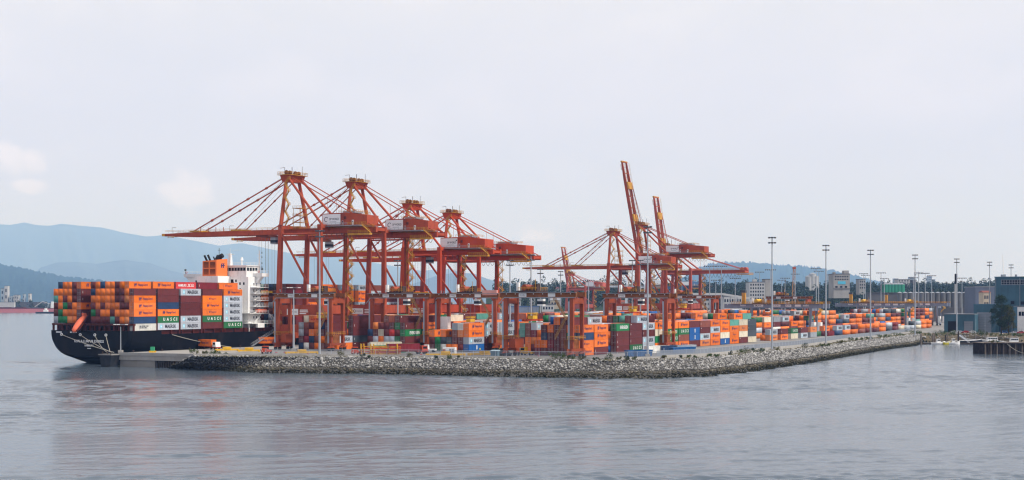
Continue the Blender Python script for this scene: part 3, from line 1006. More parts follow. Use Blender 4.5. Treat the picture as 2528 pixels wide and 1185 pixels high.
fwd = {5: 'MDOMMDM', 6: 'NMOOMDM', 7: 'MOGOOOO', 8: 'GOOMOOG', 9: 'MOMGOOG', 10: 'OMDMOGm', 11: 'MMOGMMg', 12: 'MOMMmDM', 13: 'GMOMMOM', 14: 'MmOMM', 15: 'OMMG'}
for bay, s_ in fwd.items():
    for row in range(17):
        for tier in range(len(s_)):
            if not (row < 2 or tier >= len(s_) - 1 or row > 15 or (bay == 5 and row < 8)): continue
            ch = s_[tier] if row == 0 else rs.choice(POOL)
            if bay == 5 and row in (0, 1) and tier > 4 and rs.random() < 0.3: ch = 'D'
            deck_spec(bay, row, tier, ch, 1 if row == 0 else 0)

# ---- bridge tower
TY0, TY1 = 74.0, 82.6
tower = MB()
tower.box(-12.0, HB - 3.2, TY0, TY1, 11.7, 35.3)
tower.build('accommodation_block', 'white_paint', ship)
mb = MB(); mb.box(-9.0, HB - 6, TY0 - 7.6, TY0 - .02, 11.7, 30.0); mb.build('engine_casing', 'white_paint', ship)
mb = MB(); mb.box(-3.0, 8.4, TY0 - 8.3, TY0 - 0.02, 30.0, 35.6); mb.build('funnel_base', 'white_paint', ship)
# bridge deck and wings
wing = MB()
wing.hexa([(-HB - 0.6, TY0 + 5, 35.4), (HB + 0.6, TY0 + 5, 35.4), (HB + 0.6, TY1 + 1, 35.4), (-HB - 0.6, TY1 + 1, 35.4), (-HB - 0.6, TY0 + 4.8, 36.9), (HB + 0.6, TY0 + 4.8, 36.9), (HB + 0.6, TY1 + 1.2, 36.9), (-HB - 0.6, TY1 + 1.2, 36.9)])
wing.build('bridge_wing', 'white_paint', ship)
for sx in (-1, 1):
    mb = MB(); xi = (HB - 7) if sx > 0 else (HB - 10)
    mb.hexa([(sx * (HB - 9), TY0 + 5.4, 30.2), (sx * (HB - 4), TY0 + 5.4, 31.6), (sx * (HB - 4), TY0 + 7.4, 31.6), (sx * (HB - 9), TY0 + 7.4, 30.2), (sx * (HB - 9), TY0 + 5.4, 35.39), (sx * (HB - .3), TY0 + 5.4, 35.39), (sx * (HB - .3), TY0 + 7.4, 35.39), (sx * (HB - 9), TY0 + 7.4, 35.39)])
    mb.build('wing_bracket', 'white_paint', ship)
bh = MB(); bh.box(-6, HB - 4.4, TY0 + 0.2, TY1 + 0.5, 35.32, 40.0)
bho = bh.build('wheelhouse', 'white_paint', ship)
mb = MB(); mb.box(-6.5, HB - 4.0, TY0 - 0.2, TY1 + 1, 40.0, 40.35); mb.build('wheelhouse_roof', 'white_paint', bho)
for i in range(7):
    x = 5.8 + i * 1.6
    mb = MB(); mb.box(x, x + 1.3, TY0 + 0.12, TY0 + 0.198, 37.9, 39.3); mb.build('window_pane', 'glass_dark', bho)
for i in range(4):
    y = TY0 + 0.7 + i * 1.9
    mb = MB(); mb.box(HB - 4.398, HB - 4.34, y, y + 1.45, 37.9, 39.3); mb.build('window_pane', 'glass_dark', bho)
def rail(mb, pts, h=1.1, step=2.2, r=0.055):
    for a, b in zip(pts[:-1], pts[1:]):
        a, b = Vector(a), Vector(b)
        for k in (1.0, 0.5):
            mb.tube(a + Vector((0, 0, h * k)), b + Vector((0, 0, h * k)), r, 4)
        n = max(1, int((b - a).length / step))
        for i in range(n + 1):
            p = a.lerp(b, i / n)
            mb.tube(p, p + Vector((0, 0, h)), r, 4)
    return mb
mb = MB()
rail(mb, [(-HB - .5, TY0 + 4.9, 36.9), (-6.6, TY0 + 4.9, 36.9)]); rail(mb, [(HB - 4, TY0 + 4.9, 36.9), (HB + .5, TY0 + 4.9, 36.9), (HB + .5, TY1 + 1, 36.9)]); rail(mb, [(-6, TY0 + .3, 40.35), (HB - 4.4, TY0 + .3, 40.35), (HB - 4.4, TY1, 40.35)])
mb.build('bridge_rail', 'white_paint', ship)
for sx in (-1, 1):
    mb = MB(); mb.tube((sx * (HB + .1), TY0 + 5.5, 36.9), (sx * (HB + .1), TY0 + 5.5, 38.6), 0.12, 6).tube((sx * (HB + .1) - .35, TY0 + 5.5, 38.7), (sx * (HB + .1) + .35, TY0 + 5.5, 38.7), .38, 8)
    mb.build('searchlight', 'lamp_dark', ship)
    mb = MB()
    for q in range(10):
        a0, a1 = q * math.pi / 5, (q + 1) * math.pi / 5
        mb.beam((sx * (HB - 1.2) + .4 * math.cos(a0), TY0 + 4.75, 37.5 + .4 * math.sin(a0)), (sx * (HB - 1.2) + .4 * math.cos(a1), TY0 + 4.75, 37.5 + .4 * math.sin(a1)), 0.14)
    mb.build('life_ring', 'ink_red', ship)
# side balconies, stairs and railings on the quay side
for k, z in enumerate((15.0, 19.4, 22.2, 25.0, 27.8, 30.6)):
    mb = MB()
    out = HB + (1.2 if k == 0 else 0.2)
    mb.box(HB - 8.5, out, TY0 - (3.0 if k < 2 else -1.5), TY1 + (6 if k == 0 else 1.5), z, z + 0.22)
    o_ = mb.build('deck_balcony', 'white_paint', ship)
    r_ = MB(); rail(r_, [(HB - 3.2, TY0 - (3 if k < 2 else -1.5) + .1, z + .22), (out - .1, TY0 - (3 if k < 2 else -1.5) + .1, z + .22), (out - .1, TY1 + (6 if k == 0 else 1.5), z + .22)], 1.1, 2.0)
    r_.build('railing', 'white_paint', o_)
    if k > 0:
        s_ = MB(); y0 = TY0 + 2.5; zz0 = (15.0, 19.4, 22.2, 25.0, 27.8, 30.6)[k - 1]
        s_.beam((HB - 1.8, y0, zz0 + .2), (HB - 1.8, y0 + 4.5, z), 0.9, 0.16)
        s_.build('stair', 'white_paint', o_)
for x in (HB - 0.6, HB - 4):
    for y in (TY0 - 2.6, TY1 + 5.6):
        mb = MB(); mb.box(x - .2, x + .2, y - .2, y + .2, 11.7, 15.0); mb.build('balcony_post', 'white_paint', ship)
mb = MB(); mb.box(HB + 0.2, HB + 1.3, TY0 + 1, TY1 - 3, 13.3, 15.0); mb.build('gangway_stowage', 'white_paint', ship)
wins = MB()
for z in (17.2, 20.4, 23.2, 26.0, 28.8, 31.6):
    for y in (TY0 + 3.6, TY0 + 5.4, TY0 + 8.2):
        mb = MB(); mb.box(HB - 3.23, HB - 3.17, y, y + 0.7, z, z + 1.0); mb.build('porthole', 'glass_dark', ship)
for x, z in ((-11, 32.8), (-9.4, 32.8), (-7.0, 31.6), (9.6, 32.2), (11.2, 33.0), (13.4, 31.8), (15.5, 31.8), (11, 28.6), (13.5, 29.2)):
    mb = MB(); mb.box(x, x + .8, TY0 - 0.06, TY0 + 0.02, z, z + 1.1); mb.build('porthole', 'glass_dark', ship)
mb = MB(); mb.box(8.8, 10.2, TY0 - 0.07, TY0, 31, 34.2); mb.build('doorway', 'void_dark', ship)
# davit crane on the balcony
mb = MB(); mb.tube((HB + .6, TY1 + 4.5, 15.2), (HB + .6, TY1 + 4.5, 17.6), .22, 6); mb.beam((HB + .6, TY1 + 4.5, 17.5), (HB + .6, TY1 + 1.2, 19.2), .3); mb.beam((HB + .6, TY1 + 3.5, 16.2), (HB + .6, TY1 + 2, 18.6), .14)
mb.build('davit', 'white_paint', ship)
mb = MB(); mb.tube((HB - 1.2, TY0 + 3.4, 20.6), (HB - 1.2, TY0 + 9.6, 20.6), 0.85, 10)
mb.build('rescue_boat', 'lifeboat_orange', ship)
# funnel
fun = MB()
F0, F1, FX0, FX1 = 66.0, 73.4, -0.3, 7.4
fun.hexa([(FX0, F0, 35.6), (FX1, F0, 35.6), (FX1, F1, 35.6), (FX0, F1, 35.6), (FX0, F0 + .1, 42.1), (FX1, F0 + .1, 42.6), (FX1, F1, 43.2), (FX0, F1, 42.7)])
fo = fun.build('funnel', 'funnel_orange', ship)
for gx in (FX0 + 0.6, FX0 + 4.2):
    for gz in (36.0, 39.0):
        for k in range(5):
            mb = MB(); z = gz + 0.35 + k * 0.5
            mb.box(gx, gx + 2.8, F0 - 0.05, F0 + 0.2, z, z + 0.27); mb.build('louver', 'void_dark', fo)
lg = obj('logo', LOGO_H, fo, (FX1 + 0.03, F0 + 3.4, 40.2)); lg.scale = (1, 1.9, 1.7)
for x, y, r, h, dx in ((1.0, F0 + 1.5, .45, 2.4, -1.1), (2.9, F0 + 1.5, .45, 2.6, -1.1), (5.0, F0 + 2, .3, 1.8, -.5)):
    mb = MB(); mb.tube((x, y, 42.2), (x + dx, y - .4, 42.2 + h), r, 10); mb.build('exhaust_pipe', 'funnel_black', fo)
mb = MB(); mb.tube((4.6, F0 + 4.5, 42.6), (5.4, F0 + 4.5, 44.4), 1.5, 14, 1.25).tube((5.0, F0 + 4.5, 43.6), (7.0, F0 + 4.6, 44.6), 1.0, 12)
mb.build('uptake', 'funnel_black', fo)
mb = MB(); mb.tube((4.8, F0 + 5, 44), (4.8, F0 + 5, 47.8), .12, 5).beam((4.1, F0 + 5, 46.9), (5.5, F0 + 5, 46.9), .14); mb.build('aerial', 'lamp_dark', fo)
# masts
mb = MB(); mb.beam((6.8, TY0 + 2, 40.2), (6.8, TY0 + 2, 45.6), 1.5, 1.5, 0, 1.0, 1.0).beam((4.6, TY0 + 2, 45.2), (9.0, TY0 + 2, 45.2), .2).tube((6.8, TY0 + 2, 45.6), (6.8, TY0 + 2, 47.8), .08, 5).beam((7.8, TY0 + 2, 47.0), (12.0, TY0 + 2, 47.0), .1)
mb.build('radar_mast', 'white_paint', ship)
mb = MB(); mb.tube((16.0, TY1 + 2, 36.9), (16.0, TY1 + 2, 47.0), .42, 8, .25)
for z in (39.6, 41, 42.4, 43.8, 45.2): mb.beam((14.9, TY1 + 2, z), (17.3, TY1 + 2, z), .12)
mb.build('foremast', 'white_paint', ship)
for k, z in enumerate((39.2, 41.0, 43.6, 45.6)):
    mb = MB(); mb.tube((17.4, TY1 + 2, z), (17.4, TY1 + 2, z + .8), .2, 6); mb.build('mast_light', 'lamp_dark', ship)
mb = MB(); mb.tube((10, TY0 + 6, 40.3), (10, TY0 + 6, 42.6), .3, 8).tube((10, TY0 + 6, 42.6), (10, TY0 + 6, 44.0), .75, 10, .35); mb.build('radome', 'white_paint', ship)
# free-fall lifeboat on its slide
sl = MB()
LX = -HB + 16.3
for dx in (-1.5, 1.5):
    sl.beam((LX + dx, 5.0, 22.2), (LX + dx, -4.2, 13.2), .4, .5)
    sl.beam((LX + dx, 4.4, 15.9), (LX + dx, 4.4, 21.6), .4)
sl.beam((LX - 1.5, 4.4, 21), (LX + 1.5, 4.4, 21), .3); sl.beam((LX - 1.5, -4, 13.4), (LX + 1.5, -4, 13.4), .3)
sl.build('lifeboat_slide', 'hull_brown', ship)
def boat_mesh():
    ns, nr = 13, 12
    a = Vector((LX, -4.8, 12.6)); b = Vector((LX, 1.9, 19.2))
    d = (b - a).normalized(); s = Vector((1, 0, 0)); t = s.cross(d)
    V, F = [], []
    L = (b - a).length
    for i in range(ns):
        q = i / (ns - 1)
        r = 1.45 * (math.sin(math.pi * min(1, max(0, q * 0.86 + 0.10))) ** 0.55) if 0 < q else 0.12
        if q >= 0.999: r = 0.9
        for j in range(nr):
            an = 2 * math.pi * j / nr
            V.append(tuple(a + d * (L * q) + s * math.cos(an) * r * 0.92 + t * (math.sin(an) * r - 0.0)))
    for i in range(ns - 1):
        for j in range(nr):
            k = (j + 1) % nr
            F.append((i * nr + j, i * nr + k, (i + 1) * nr + k, (i + 1) * nr + j))
    F += [tuple(range(nr))[::-1], tuple((ns - 1) * nr + j for j in range(nr))]
    me = bpy.data.meshes.new('lifeboat'); me.from_pydata(V, [], F); me.materials.append(MATS['lifeboat_orange']); me.update()
    for p in me.polygons: p.use_smooth = True
    return me
lb = tag(obj('lifeboat', boat_mesh()), 'orange free-fall lifeboat hanging nose-down on the ship stern', 'lifeboat')
lb.location = ship.location; lb.rotation_euler = ship.rotation_euler
mb = MB(); mb.box(LX - .6, LX + .6, .4, 1.7, 19.0, 20.1); mb.build('conning_hatch', 'lifeboat_orange', lb)
# gangway down to the quay
gw = MB()
g0, g1 = W(SU + 90, SV + 0.6, 12.4), W(SU + 70, SV + 2.0, G + 0.3)
gw.beam(g0, g1, 0.9, 0.2)
for off in (-.45, .45):
    o2 = VS * off
    gw.tube(g0 + o2 + Vector((0, 0, 1.1)), g1 + o2 + Vector((0, 0, 1.1)), .07, 4)
    for i in range(11):
        p = g0.lerp(g1, i / 10) + o2
        gw.tube(p, p + Vector((0, 0, 1.1)), .05, 4)
tag(gw.build('gangway', 'steel_grey'), 'grey gangway sloping from the ship side down to the quay', 'gangway')
# mooring lines
def sag(a, b, s, n=14):
    a, b = Vector(a), Vector(b)
    return [a.lerp(b, i / n) - Vector((0, 0, s * 4 * (i / n) * (1 - i / n))) for i in range(n + 1)]
def ship_pt(x, y, z): return ship.matrix_world @ Vector((x, y, z)) if False else (Vector(ship.location) + VS * x + US * y + Vector((0, 0, z)))
for k, (p, q, s, lab) in enumerate([
        ((-14.5, -1.7, 11.6), W(-95.5, -4.5, 5.4), 0.4, 'long mooring line from the far stern fairlead to the dolphin'),
        ((-4.5, -1.7, 11.6), W(-95.8, -5.4, 5.4), 0.4, 'mooring line from the middle of the transom to the dolphin'),
        ((3.2, -1.7, 11.6), W(-96.0, -7.5, 5.4), 0.9, 'slack mooring line hanging steeply from the stern'),
        ((9.0, -1.7, 11.6), W(-96.0, -5.9, 5.4), 0.2, 'short taut mooring line nearest the quay corner'),
        ((HB + .1, 22, 11.4), W(-30, -2.0, G + .4), 0.5, 'mooring line running forward along the hull to the quay')]):
    mb = MB(); mb.path(sag(ship_pt(*p), q, s), 0.11, 4)
    tag(mb.build('mooring_line', 'rope'), lab, 'mooring line', 'mooring lines at the stern')
# ================================================================ ship-to-shore cranes
def zigzag(mb, x, y, z0, z1, w=2.4, dy=0.0, step=3.4, depth=0.7):
    """stair flights climbing to and fro along x, with landings"""
    z, s = z0, 1
    while z < z1 - 0.5:
        zt = min(z + step, z1)
        a, b = (x - w / 2 * s, y, z), (x + w / 2 * s, y, zt)
        mb.beam(a, b, depth, 0.12)
        for o in (-depth / 2, depth / 2):
            mb.tube((a[0], y + o, a[2] + 1.0), (b[0], y + o, b[2] + 1.0), 0.09, 4)
            mb.tube((a[0], y + o, a[2] + .5), (b[0], y + o, b[2] + .5), 0.06, 4)
            mb.tube((b[0] + .5 * s, y + o, zt), (b[0] + .5 * s, y + o, zt + 1.05), .08, 4)
        mb.box(b[0] - 0.55, b[0] + 0.55, y - depth * 0.9, y + depth * 0.9, zt - 0.1, zt)
        mb.tube((b[0] + .5 * s, y, zt), (b[0] + .5 * s, y, zt + 1.05), .06, 4)
        z, s = zt, -s
    return mb

def walkway(parent, x0, x1, y, z, w=0.9, name='walkway', m='rail_yellow', posts=2.6):
    mb = MB()
    mb.box(min(x0, x1), max(x0, x1), y - w / 2, y + w / 2, z - 0.08, z)
    for o in (-w / 2, w / 2):
        rail(mb, [(x0, y + o, z), (x1, y + o, z)], 1.1, posts, 0.06)
    return mb.build(name, m, parent)

def sts_crane(label, u, zb, za, out, back, raised=None, paint='crane_red', number=None, house=True, gauge=22.0, base=19.5, sign=1, trolley_x=-8.0, detail=True, scale=1.0, at=None, rot=None):
    """local x: landwards (0 = waterside rail), local y: along the quay, z from the quay"""
    c = empty('quay_crane', W(u, 0, G) if at is None else at, -ANG if rot is None else rot)
    c.scale = (scale,) * 3
    tag(c, label, 'crane', 'quay cranes')
    g, b = gauge, base
    ym = b / 2
    gy = 3.6                                  # half spacing of the twin girders
    portal = 17.5
    # travelling gear
    for x in (0, g):
        mb = MB(); mb.box(x - 1.0, x + 1.0, -1.5, b + 1.5, 3.2, 6.6); mb.build('sill_beam', paint, c)
        for yc in (0.2, b - 0.2):
            for k in (-1, 1):
                mb = MB(); mb.hexa([(x - .55, yc + k * 2.6 - 1.9, 1.0), (x + .55, yc + k * 2.6 - 1.9, 1.0), (x + .55, yc + k * 2.6 + 1.9, 1.0), (x - .55, yc + k * 2.6 + 1.9, 1.0),
                                    (x - .55, yc + k * 2.6 - .8, 3.0), (x + .55, yc + k * 2.6 - .8, 3.0), (x + .55, yc + k * 2.6 + .8, 3.0), (x - .55, yc + k * 2.6 + .8, 3.0)])
                bo = mb.build('bogie', 'crane_dark', c)
                if detail:
                    for q in (-1.2, 0, 1.2):
                        mb = MB(); mb.tube((x - .2, yc + k * 2.6 + q, .45), (x + .2, yc + k * 2.6 + q, .45), .45, 10); mb.build('wheel', 'machinery', bo)
    # legs
    lean = 1.2
    for x in (0, g):
        for y in (0, b):
            mb = MB()
            xt = x + (lean if x == 0 else 0)
            mb.hexa([(x - 1.25, y - .95, 6.6), (x + 1.25, y - .95, 6.6), (x + 1.25, y + .95, 6.6), (x - 1.25, y + .95, 6.6),
                     (x - 1.15, y - .85, portal), (x + 1.15, y - .85, portal), (x + 1.15, y + .85, portal), (x - 1.15, y + .85, portal)])
            mb.hexa([(x - 1.05, y - .8, portal), (x + 1.05, y - .8, portal), (x + 1.05, y + .8, portal), (x - 1.05, y + .8, portal),
                     (xt - .9, y - .7, zb + .8), (xt + .9, y - .7, zb + .8), (xt + .9, y + .7, zb + .8), (xt - .9, y + .7, zb + .8)])
            lo = mb.build('leg', paint, c)
            if detail and y == 0:
                mb = MB(); mb.box(x + 1.0, x + 1.35, -.78, -.2, portal + 6, portal + 7.2); mb.build('junction_box', 'steel_grey', lo)
    # portal ties
    for y in (0, b):
        mb = MB(); mb.box(0.9, g - 0.9, y - .7, y + .7, portal - 4.6, portal + 0.4); mb.build('portal_beam', paint, c)
        mb = MB(); mb.box(1.1, g - 1.1, y - .55, y + .55, 6.0, 9.4); mb.build('lower_tie', paint, c)
        mb = MB(); mb.tube((lean + .4, y, zb - 1.4), (g - 1.0, y, portal + 1.2), .52, 10); mb.build('diagonal_brace', paint, c)
        mb = MB(); mb.tube((lean + .5, y, zb - 1.5), (g - .6, y, zb - 1.5), .42, 10); mb.build('top_tie', paint, c)
    for x in (0, g):
        mb = MB(); mb.box(x - .75, x + .75, .7, b - .7, portal - 3.4, portal + .2); mb.build('cross_beam', paint, c)
        xt = lean if x == 0 else g
        mb = MB(); mb.box(xt - 1.0, xt + 1.0, -.7, b + .7, zb + .8, zb + 2.4); mb.build('head_beam', paint, c)
    if detail:
        # signs on the near portal beam
        mb = MB(); mb.box(5.0, 11.0, -.80, -.72, portal - 3.9, portal - 1.3); sg = mb.build('sign_board', 'white_sign', c)
        text('DP WORLD', 0.6, 'e', 'ink_dark', sg, (8.8, -.83, portal - 2.6), 3.0)
        mb = MB(); mb.tube((6.2, -.83, portal - 2.6), (6.2, -.81, portal - 2.6), .75, 12).tube((6.35, -.85, portal - 2.5), (6.35, -.83, portal - 2.5), .45, 12, mi=1); mb.build('logo', ['ink_dark', 'white_sign'], sg)
        for k in range(3):
            mb = MB(); mb.box(11.8, 11.8 + (4.2, 4.4, 3.4)[k], -.76, -.72, portal - 2.0 - k * .75, portal - 1.62 - k * .75); mb.build('small_print', 'ink_white', c)
        if number:
            text(number, 2.0, 'e', 'ink_white', c, (-.3, -1.0, portal - 3.0), None, 'crane_number', 0.02)
            text(number, 2.0, 'e', 'ink_white', c, (g - .2, -1.0, portal - 5.6), None, 'crane_number', 0.02)
        # electric room on the sill and lower yellow guard rails
        for z in (9.6, 4.2 + 10.0):
            mb = MB(); rail(mb, [(-1.4, -1.6, z), (2.6, -1.6, z)], 1.1, 1.3, .07); mb.box(-1.4, 2.6, -1.7, -.9, z - .1, z); mb.build('leg_platform', 'rail_yellow', c)
    # trolley girders over the gauge and backreach
    xb = g + back
    for s in (-1, 1):
        y = ym + s * gy
        mb = MB(); mb.box(lean - 1.5, xb, y - .55, y + .55, zb - 1.2, zb + 1.2); mb.build('girder', paint, c)
    for x in (xb - .6, g + 6, g * .5):
        mb = MB(); mb.box(x - .4, x + .4, ym - gy, ym + gy, zb - .6, zb + .6); mb.build('girder_tie', paint, c)
    # boom, hinged at the waterside
    L = out
    hinge = Vector((lean - 1.8, 0, zb))
    ang = math.radians(raised) if raised else 0.0
    bd, bn = Vector((-math.cos(ang), 0, math.sin(ang))), Vector((math.sin(ang), 0, math.cos(ang)))
    def bp(d, y, n=0.0):
        p = hinge + bd * d + bn * n
        return Vector((p.x, y, p.z))
    for s in (-1, 1):
        y = ym + s * gy
        mb = MB()
        def ring(d, h0, h1): return [bp(d, y - .5, h0), bp(d, y + .5, h0), bp(d, y + .5, h1), bp(d, y - .5, h1)]
        a_, b_, c_ = ring(0, -1.15, 1.05), ring(L * .8, -1.0, .85), ring(L, -.5, .5)
        mb.hexa(a_ + b_); mb.hexa(b_ + c_)
        bo = mb.build('boom_girder', paint, c)
        r_ = MB()
        pts = [bp(d, y - s * -.5, 1.0) for d in np.linspace(1, L - 1, 2)]
        for kk in (1.0, .5):
            r_.tube(pts[0] + bn * kk, pts[1] + bn * kk, .06, 4)
        for i in range(int(L / 3)):
            p = bp(1 + i * 3.0, y - s * -.5, .9); r_.tube(p, p + bn * 1.15, .06, 4)
        r_.build('boom_rail', 'rail_yellow', bo)
    for d in np.linspace(2, L - .6, 9):
        mb = MB(); mb.beam(bp(d, ym - gy, .3), bp(d, ym + gy, .3), .5, .5); mb.build('boom_tie', paint, c)
    mb = MB(); mb.beam(bp(L - .3, ym - gy - 1.2, 0), bp(L - .3, ym + gy + 1.2, 0), 1.1, 1.1); mb.build('boom_tip', 'rail_yellow', c)
    for d in (L * .74, L * .40):
        mb = MB(); mb.box(-2.5, 2.5, ym - gy - .6, ym + gy + .6, 1.0, 1.7)
        mb.v = [tuple(bp(d - q[0], q[1], q[2])) for q in mb.v]
        mb.build('stay_bracket', 'rail_yellow', c)
    if detail:
        for d in (L * .93, L * .45):
            mb = MB(); q0 = bp(d, ym - gy, 1.0); q1 = bp(d, ym - gy, 3.3); mb.tube(q0, q1, .09, 4).tube(q1, q1 + bd * -1.0 if False else bp(d - 2.4, ym - gy, 3.3), .09, 4); mb.build('light_post', 'wire', c)
        for d in np.arange(L * .5, L * .72, 4.4):
            mb = MB(); mb.tube(bp(d, ym - gy, .9), bp(d, ym - gy, 2.9), .16, 5); mb.build('sheave_post', paint, c)
        mb = MB(); mb.beam(bp(L - 6, ym - gy, -1.3), bp(L - 2, ym - gy, -1.3), .3, .2); mb.beam(bp(L - 5.4, ym - gy, -.5), bp(L - 5.4, ym - gy, -1.3), .15).beam(bp(L - 2.6, ym - gy, -.5), bp(L - 2.6, ym - gy, -1.3), .15); mb.build('end_platform', 'rail_yellow', c)
    # A-frame
    ax = lean - 1.0
    ya, yb = ym - 4.4, ym + 4.4
    for y0, y1 in ((0, ya), (b, yb)):
        mb = MB(); mb.tube((lean, y0, zb + 2.4), (ax, y1, za - 3.2), .92, 10, .75); mb.build('mast', paint, c)
        mb = MB(); mb.tube((ax + .8, y1, za - 2.6), (g - .4, y0 + (1 if y0 == 0 else -1) * 2.2, zb + 2.2), .55, 10); mb.build('backstay', paint, c)
    mb = MB(); mb.hexa([(ax - 1.6, ya - 1, za - 4.6), (ax + 1.6, ya - 1, za - 4.6), (ax + 1.6, yb + 1, za - 4.6), (ax - 1.6, yb + 1, za - 4.6), (ax - 2.6, ya - 1.4, za - 1.6), (ax + 2.6, ya - 1.4, za - 1.6), (ax + 2.6, yb + 1.4, za - 1.6), (ax - 2.6, yb + 1.4, za - 1.6)])
    ap = mb.build('apex_beam', paint, c)
    mb = MB(); mb.box(ax - 3.6, ax + 3.6, ya - 2, yb + 2, za - 1.6, za - 1.4); rail(mb, [(ax - 3.5, ya - 1.9, za - 1.4), (ax + 3.5, ya - 1.9, za - 1.4), (ax + 3.5, yb + 1.9, za - 1.4), (ax - 3.5, yb + 1.9, za - 1.4), (ax - 3.5, ya - 1.9, za - 1.4)], 1.2, 1.6, .07)
    mb.build('apex_platform', 'rail_yellow', ap)
    for k, y in enumerate((ya, ya + 2.4, yb - 2.4, yb)):
        mb = MB(); mb.tube((ax, y - .3, za - .4), (ax, y + .3, za - .4), 1.0, 12); mb.build('sheave', 'crane_dark', ap)
    mb = MB(); mb.tube((ax + 2, yb, za - 1.4), (ax + 2, yb, za + 2.8), .1, 5).tube((ax - 1, ya, za - 1.4), (ax - 1, ya, za + 1.8), .1, 5).tube((ax - 1, ya, za + 1.8), (ax - 3.4, ya, za + 1.6), .1, 5).tube((ax + 3.0, ya, za - 1.4), (ax + 3.0, ya, za + 1.9), .16, 5); mb.build('light_post', 'wire', ap)
    # stays
    for s in (-1, 1):
        y1 = ym + s * 3.4
        if not raised:
            for d, r in ((L * .74, .30), (L * .40, .24)):
                mb = MB(); p, q = Vector((ax - 1.6, y1, za - 2.4 - (1.2 if d < L * .5 else 0))), bp(d, ym + s * gy, 1.6)
                mb.tube(p, q, r, 7)
                for f in (.2, .4, .6, .8):
                    m_ = p.lerp(q, f); dd = (q - p).normalized(); mb.tube(m_ - dd * .5, m_ + dd * .5, r * 1.8, 7)
                mb.build('forestay', paint, c)
            for k in range(2):
                mb = MB(); mb.tube((ax - 1, y1 - s * (.6 + k * .5), za - 1.2), bp(L * (.70 - k * .3), ym + s * (gy - .8 - k * .5), 2.2), .05, 4); mb.build('boom_hoist_rope', 'wire', c)
        else:
            q0, q1 = bp(L * .74, ym + s * gy, 1.6), bp(L * .40, ym + s * gy, 2.2)
            m_ = Vector((ax - 2.0, y1, za - 2.0))
            mb = MB(); mb.tube(q0, q1 + bn * 1.0, .26, 7).tube(q1 + bn * 1.0, m_, .26, 7); mb.build('forestay', paint, c)
            for k in range(2):
                mb = MB(); mb.tube((ax, y1 - s * k * .7, za - 1.0), bp(L * .76, ym + s * (gy - k * .7), 1.6), .06, 4); mb.build('boom_hoist_rope', 'wire', c)
        mb = MB(); p, q = Vector((ax + 1.4, y1, za - 2.2)), Vector((xb - 1.5, ym + s * gy, zb + 1.3))
        mb.tube(p, q, .24, 7)
        mb.build('rear_tie', paint, c)
        for f in (.45, .62):
            m_ = p.lerp(q, f); mb = MB(); mb.tube(m_, (m_.x, m_.y, zb + (7.2 if house else 1.2)), .08, 4); mb.build('tie_hanger', paint, c)
    # machinery house on the backreach
    if house:
        h0, h1 = g - 1.5, xb - 4.5
        hb, ht = zb + 1.9, zb + 7.4
        w = 6.2
        mb = MB()
        x_m = h0 + (h1 - h0) * .55
        mb.hexa([(h0, ym - w, hb), (x_m, ym - w, hb), (x_m, ym + w, hb), (h0, ym + w, hb), (h0, ym - w, ht - .3), (x_m, ym - w, ht), (x_m, ym + w, ht), (h0, ym + w, ht - .3)])
        mb.hexa([(x_m, ym - w, hb), (h1, ym - w * .72, hb), (h1, ym + w * .72, hb), (x_m, ym + w, hb), (x_m, ym - w, ht), (h1, ym - w * .72, ht - 1.2), (h1, ym + w * .72, ht - 1.2), (x_m, ym + w, ht)])
        ho = mb.build('machinery_house', paint, c)
        mb = MB(); mb.box(h0 - .6, h1 - 2, ym - w - 1.3, ym + w + 1.3, hb - .35, hb - .02); mb.build('house_platform', 'steel_grey', ho)
        mb = MB(); rail(mb, [(h0 - .6, ym - w - 1.2, hb), (x_m + 2, ym - w - 1.2, hb)], 1.1, 2.0, .06); mb.build('house_rail', 'steel_grey', ho)
        mb = MB(); rail(mb, [(x_m + 2, ym - w - 1.2, hb), (h1 + 1.5, ym - w - 1.2, hb)], 1.1, 1.4, .07); rail(mb, [(h0 + 8, ym - w + 1, ht), (x_m + 5, ym - w + 1, ht), (x_m + 5, ym + w - 1, ht)], 1.1, 1.4, .07); mb.build('yellow_rail', 'rail_yellow', ho)
        mb = MB(); mb.box(h0 + 9, x_m + 3, ym - 3.5, ym + 3, ht - .05, ht + .9); mb.build('roof_unit', 'steel_grey', ho)
        mb = MB(); mb.box(h0 + .3, h0 + 9.6, ym - w - .1, ym - w - .02, hb + .4, ht - .6); sb = mb.build('sign_board', 'white_sign', ho)
        if sign:
            text('DP WORLD', 1.0, 'e', 'ink_dark', ho, (h0 + 6.4, ym - w - .13, hb + 2.8), 4.9, bold=.015)
            mb = MB()
            if sign == 1:
                for q in range(9):
                    a0, a1 = .6 + q * .5, .6 + (q + 1) * .5
                    mb.beam((h0 + 2.3 + .95 * math.cos(a0), ym - w - .14, hb + 2.7 + .95 * math.sin(a0)), (h0 + 2.3 + .95 * math.cos(a1), ym - w - .14, hb + 2.7 + .95 * math.sin(a1)), .05, .22)
            else:
                mb.tube((h0 + 9.1, ym - w - .16, hb + 3.8), (h0 + 9.1, ym - w - .13, hb + 3.8), .35, 10)
            mb.build('logo', 'ink_dark', ho)
            mb = MB(); mb.box(h0 + 4, h0 + 7.5, ym - w - .13, ym - w - .11, hb + 1.5, hb + 1.7); mb.build('small_print', 'steel_grey', ho)
        for x in (h0 + 10.2, h0 + 15.5):
            mb = MB(); mb.box(x, x + 1.0, ym - w - .06, ym - w + .02, hb + .2, hb + 2.2); mb.build('house_door', 'white_sign', ho)
            mb = MB(); mb.box(x + .3, x + .75, ym - w - .1, ym - w - .05, hb + 1.1, hb + 1.8); mb.build('door_window', 'glass_dark', ho)
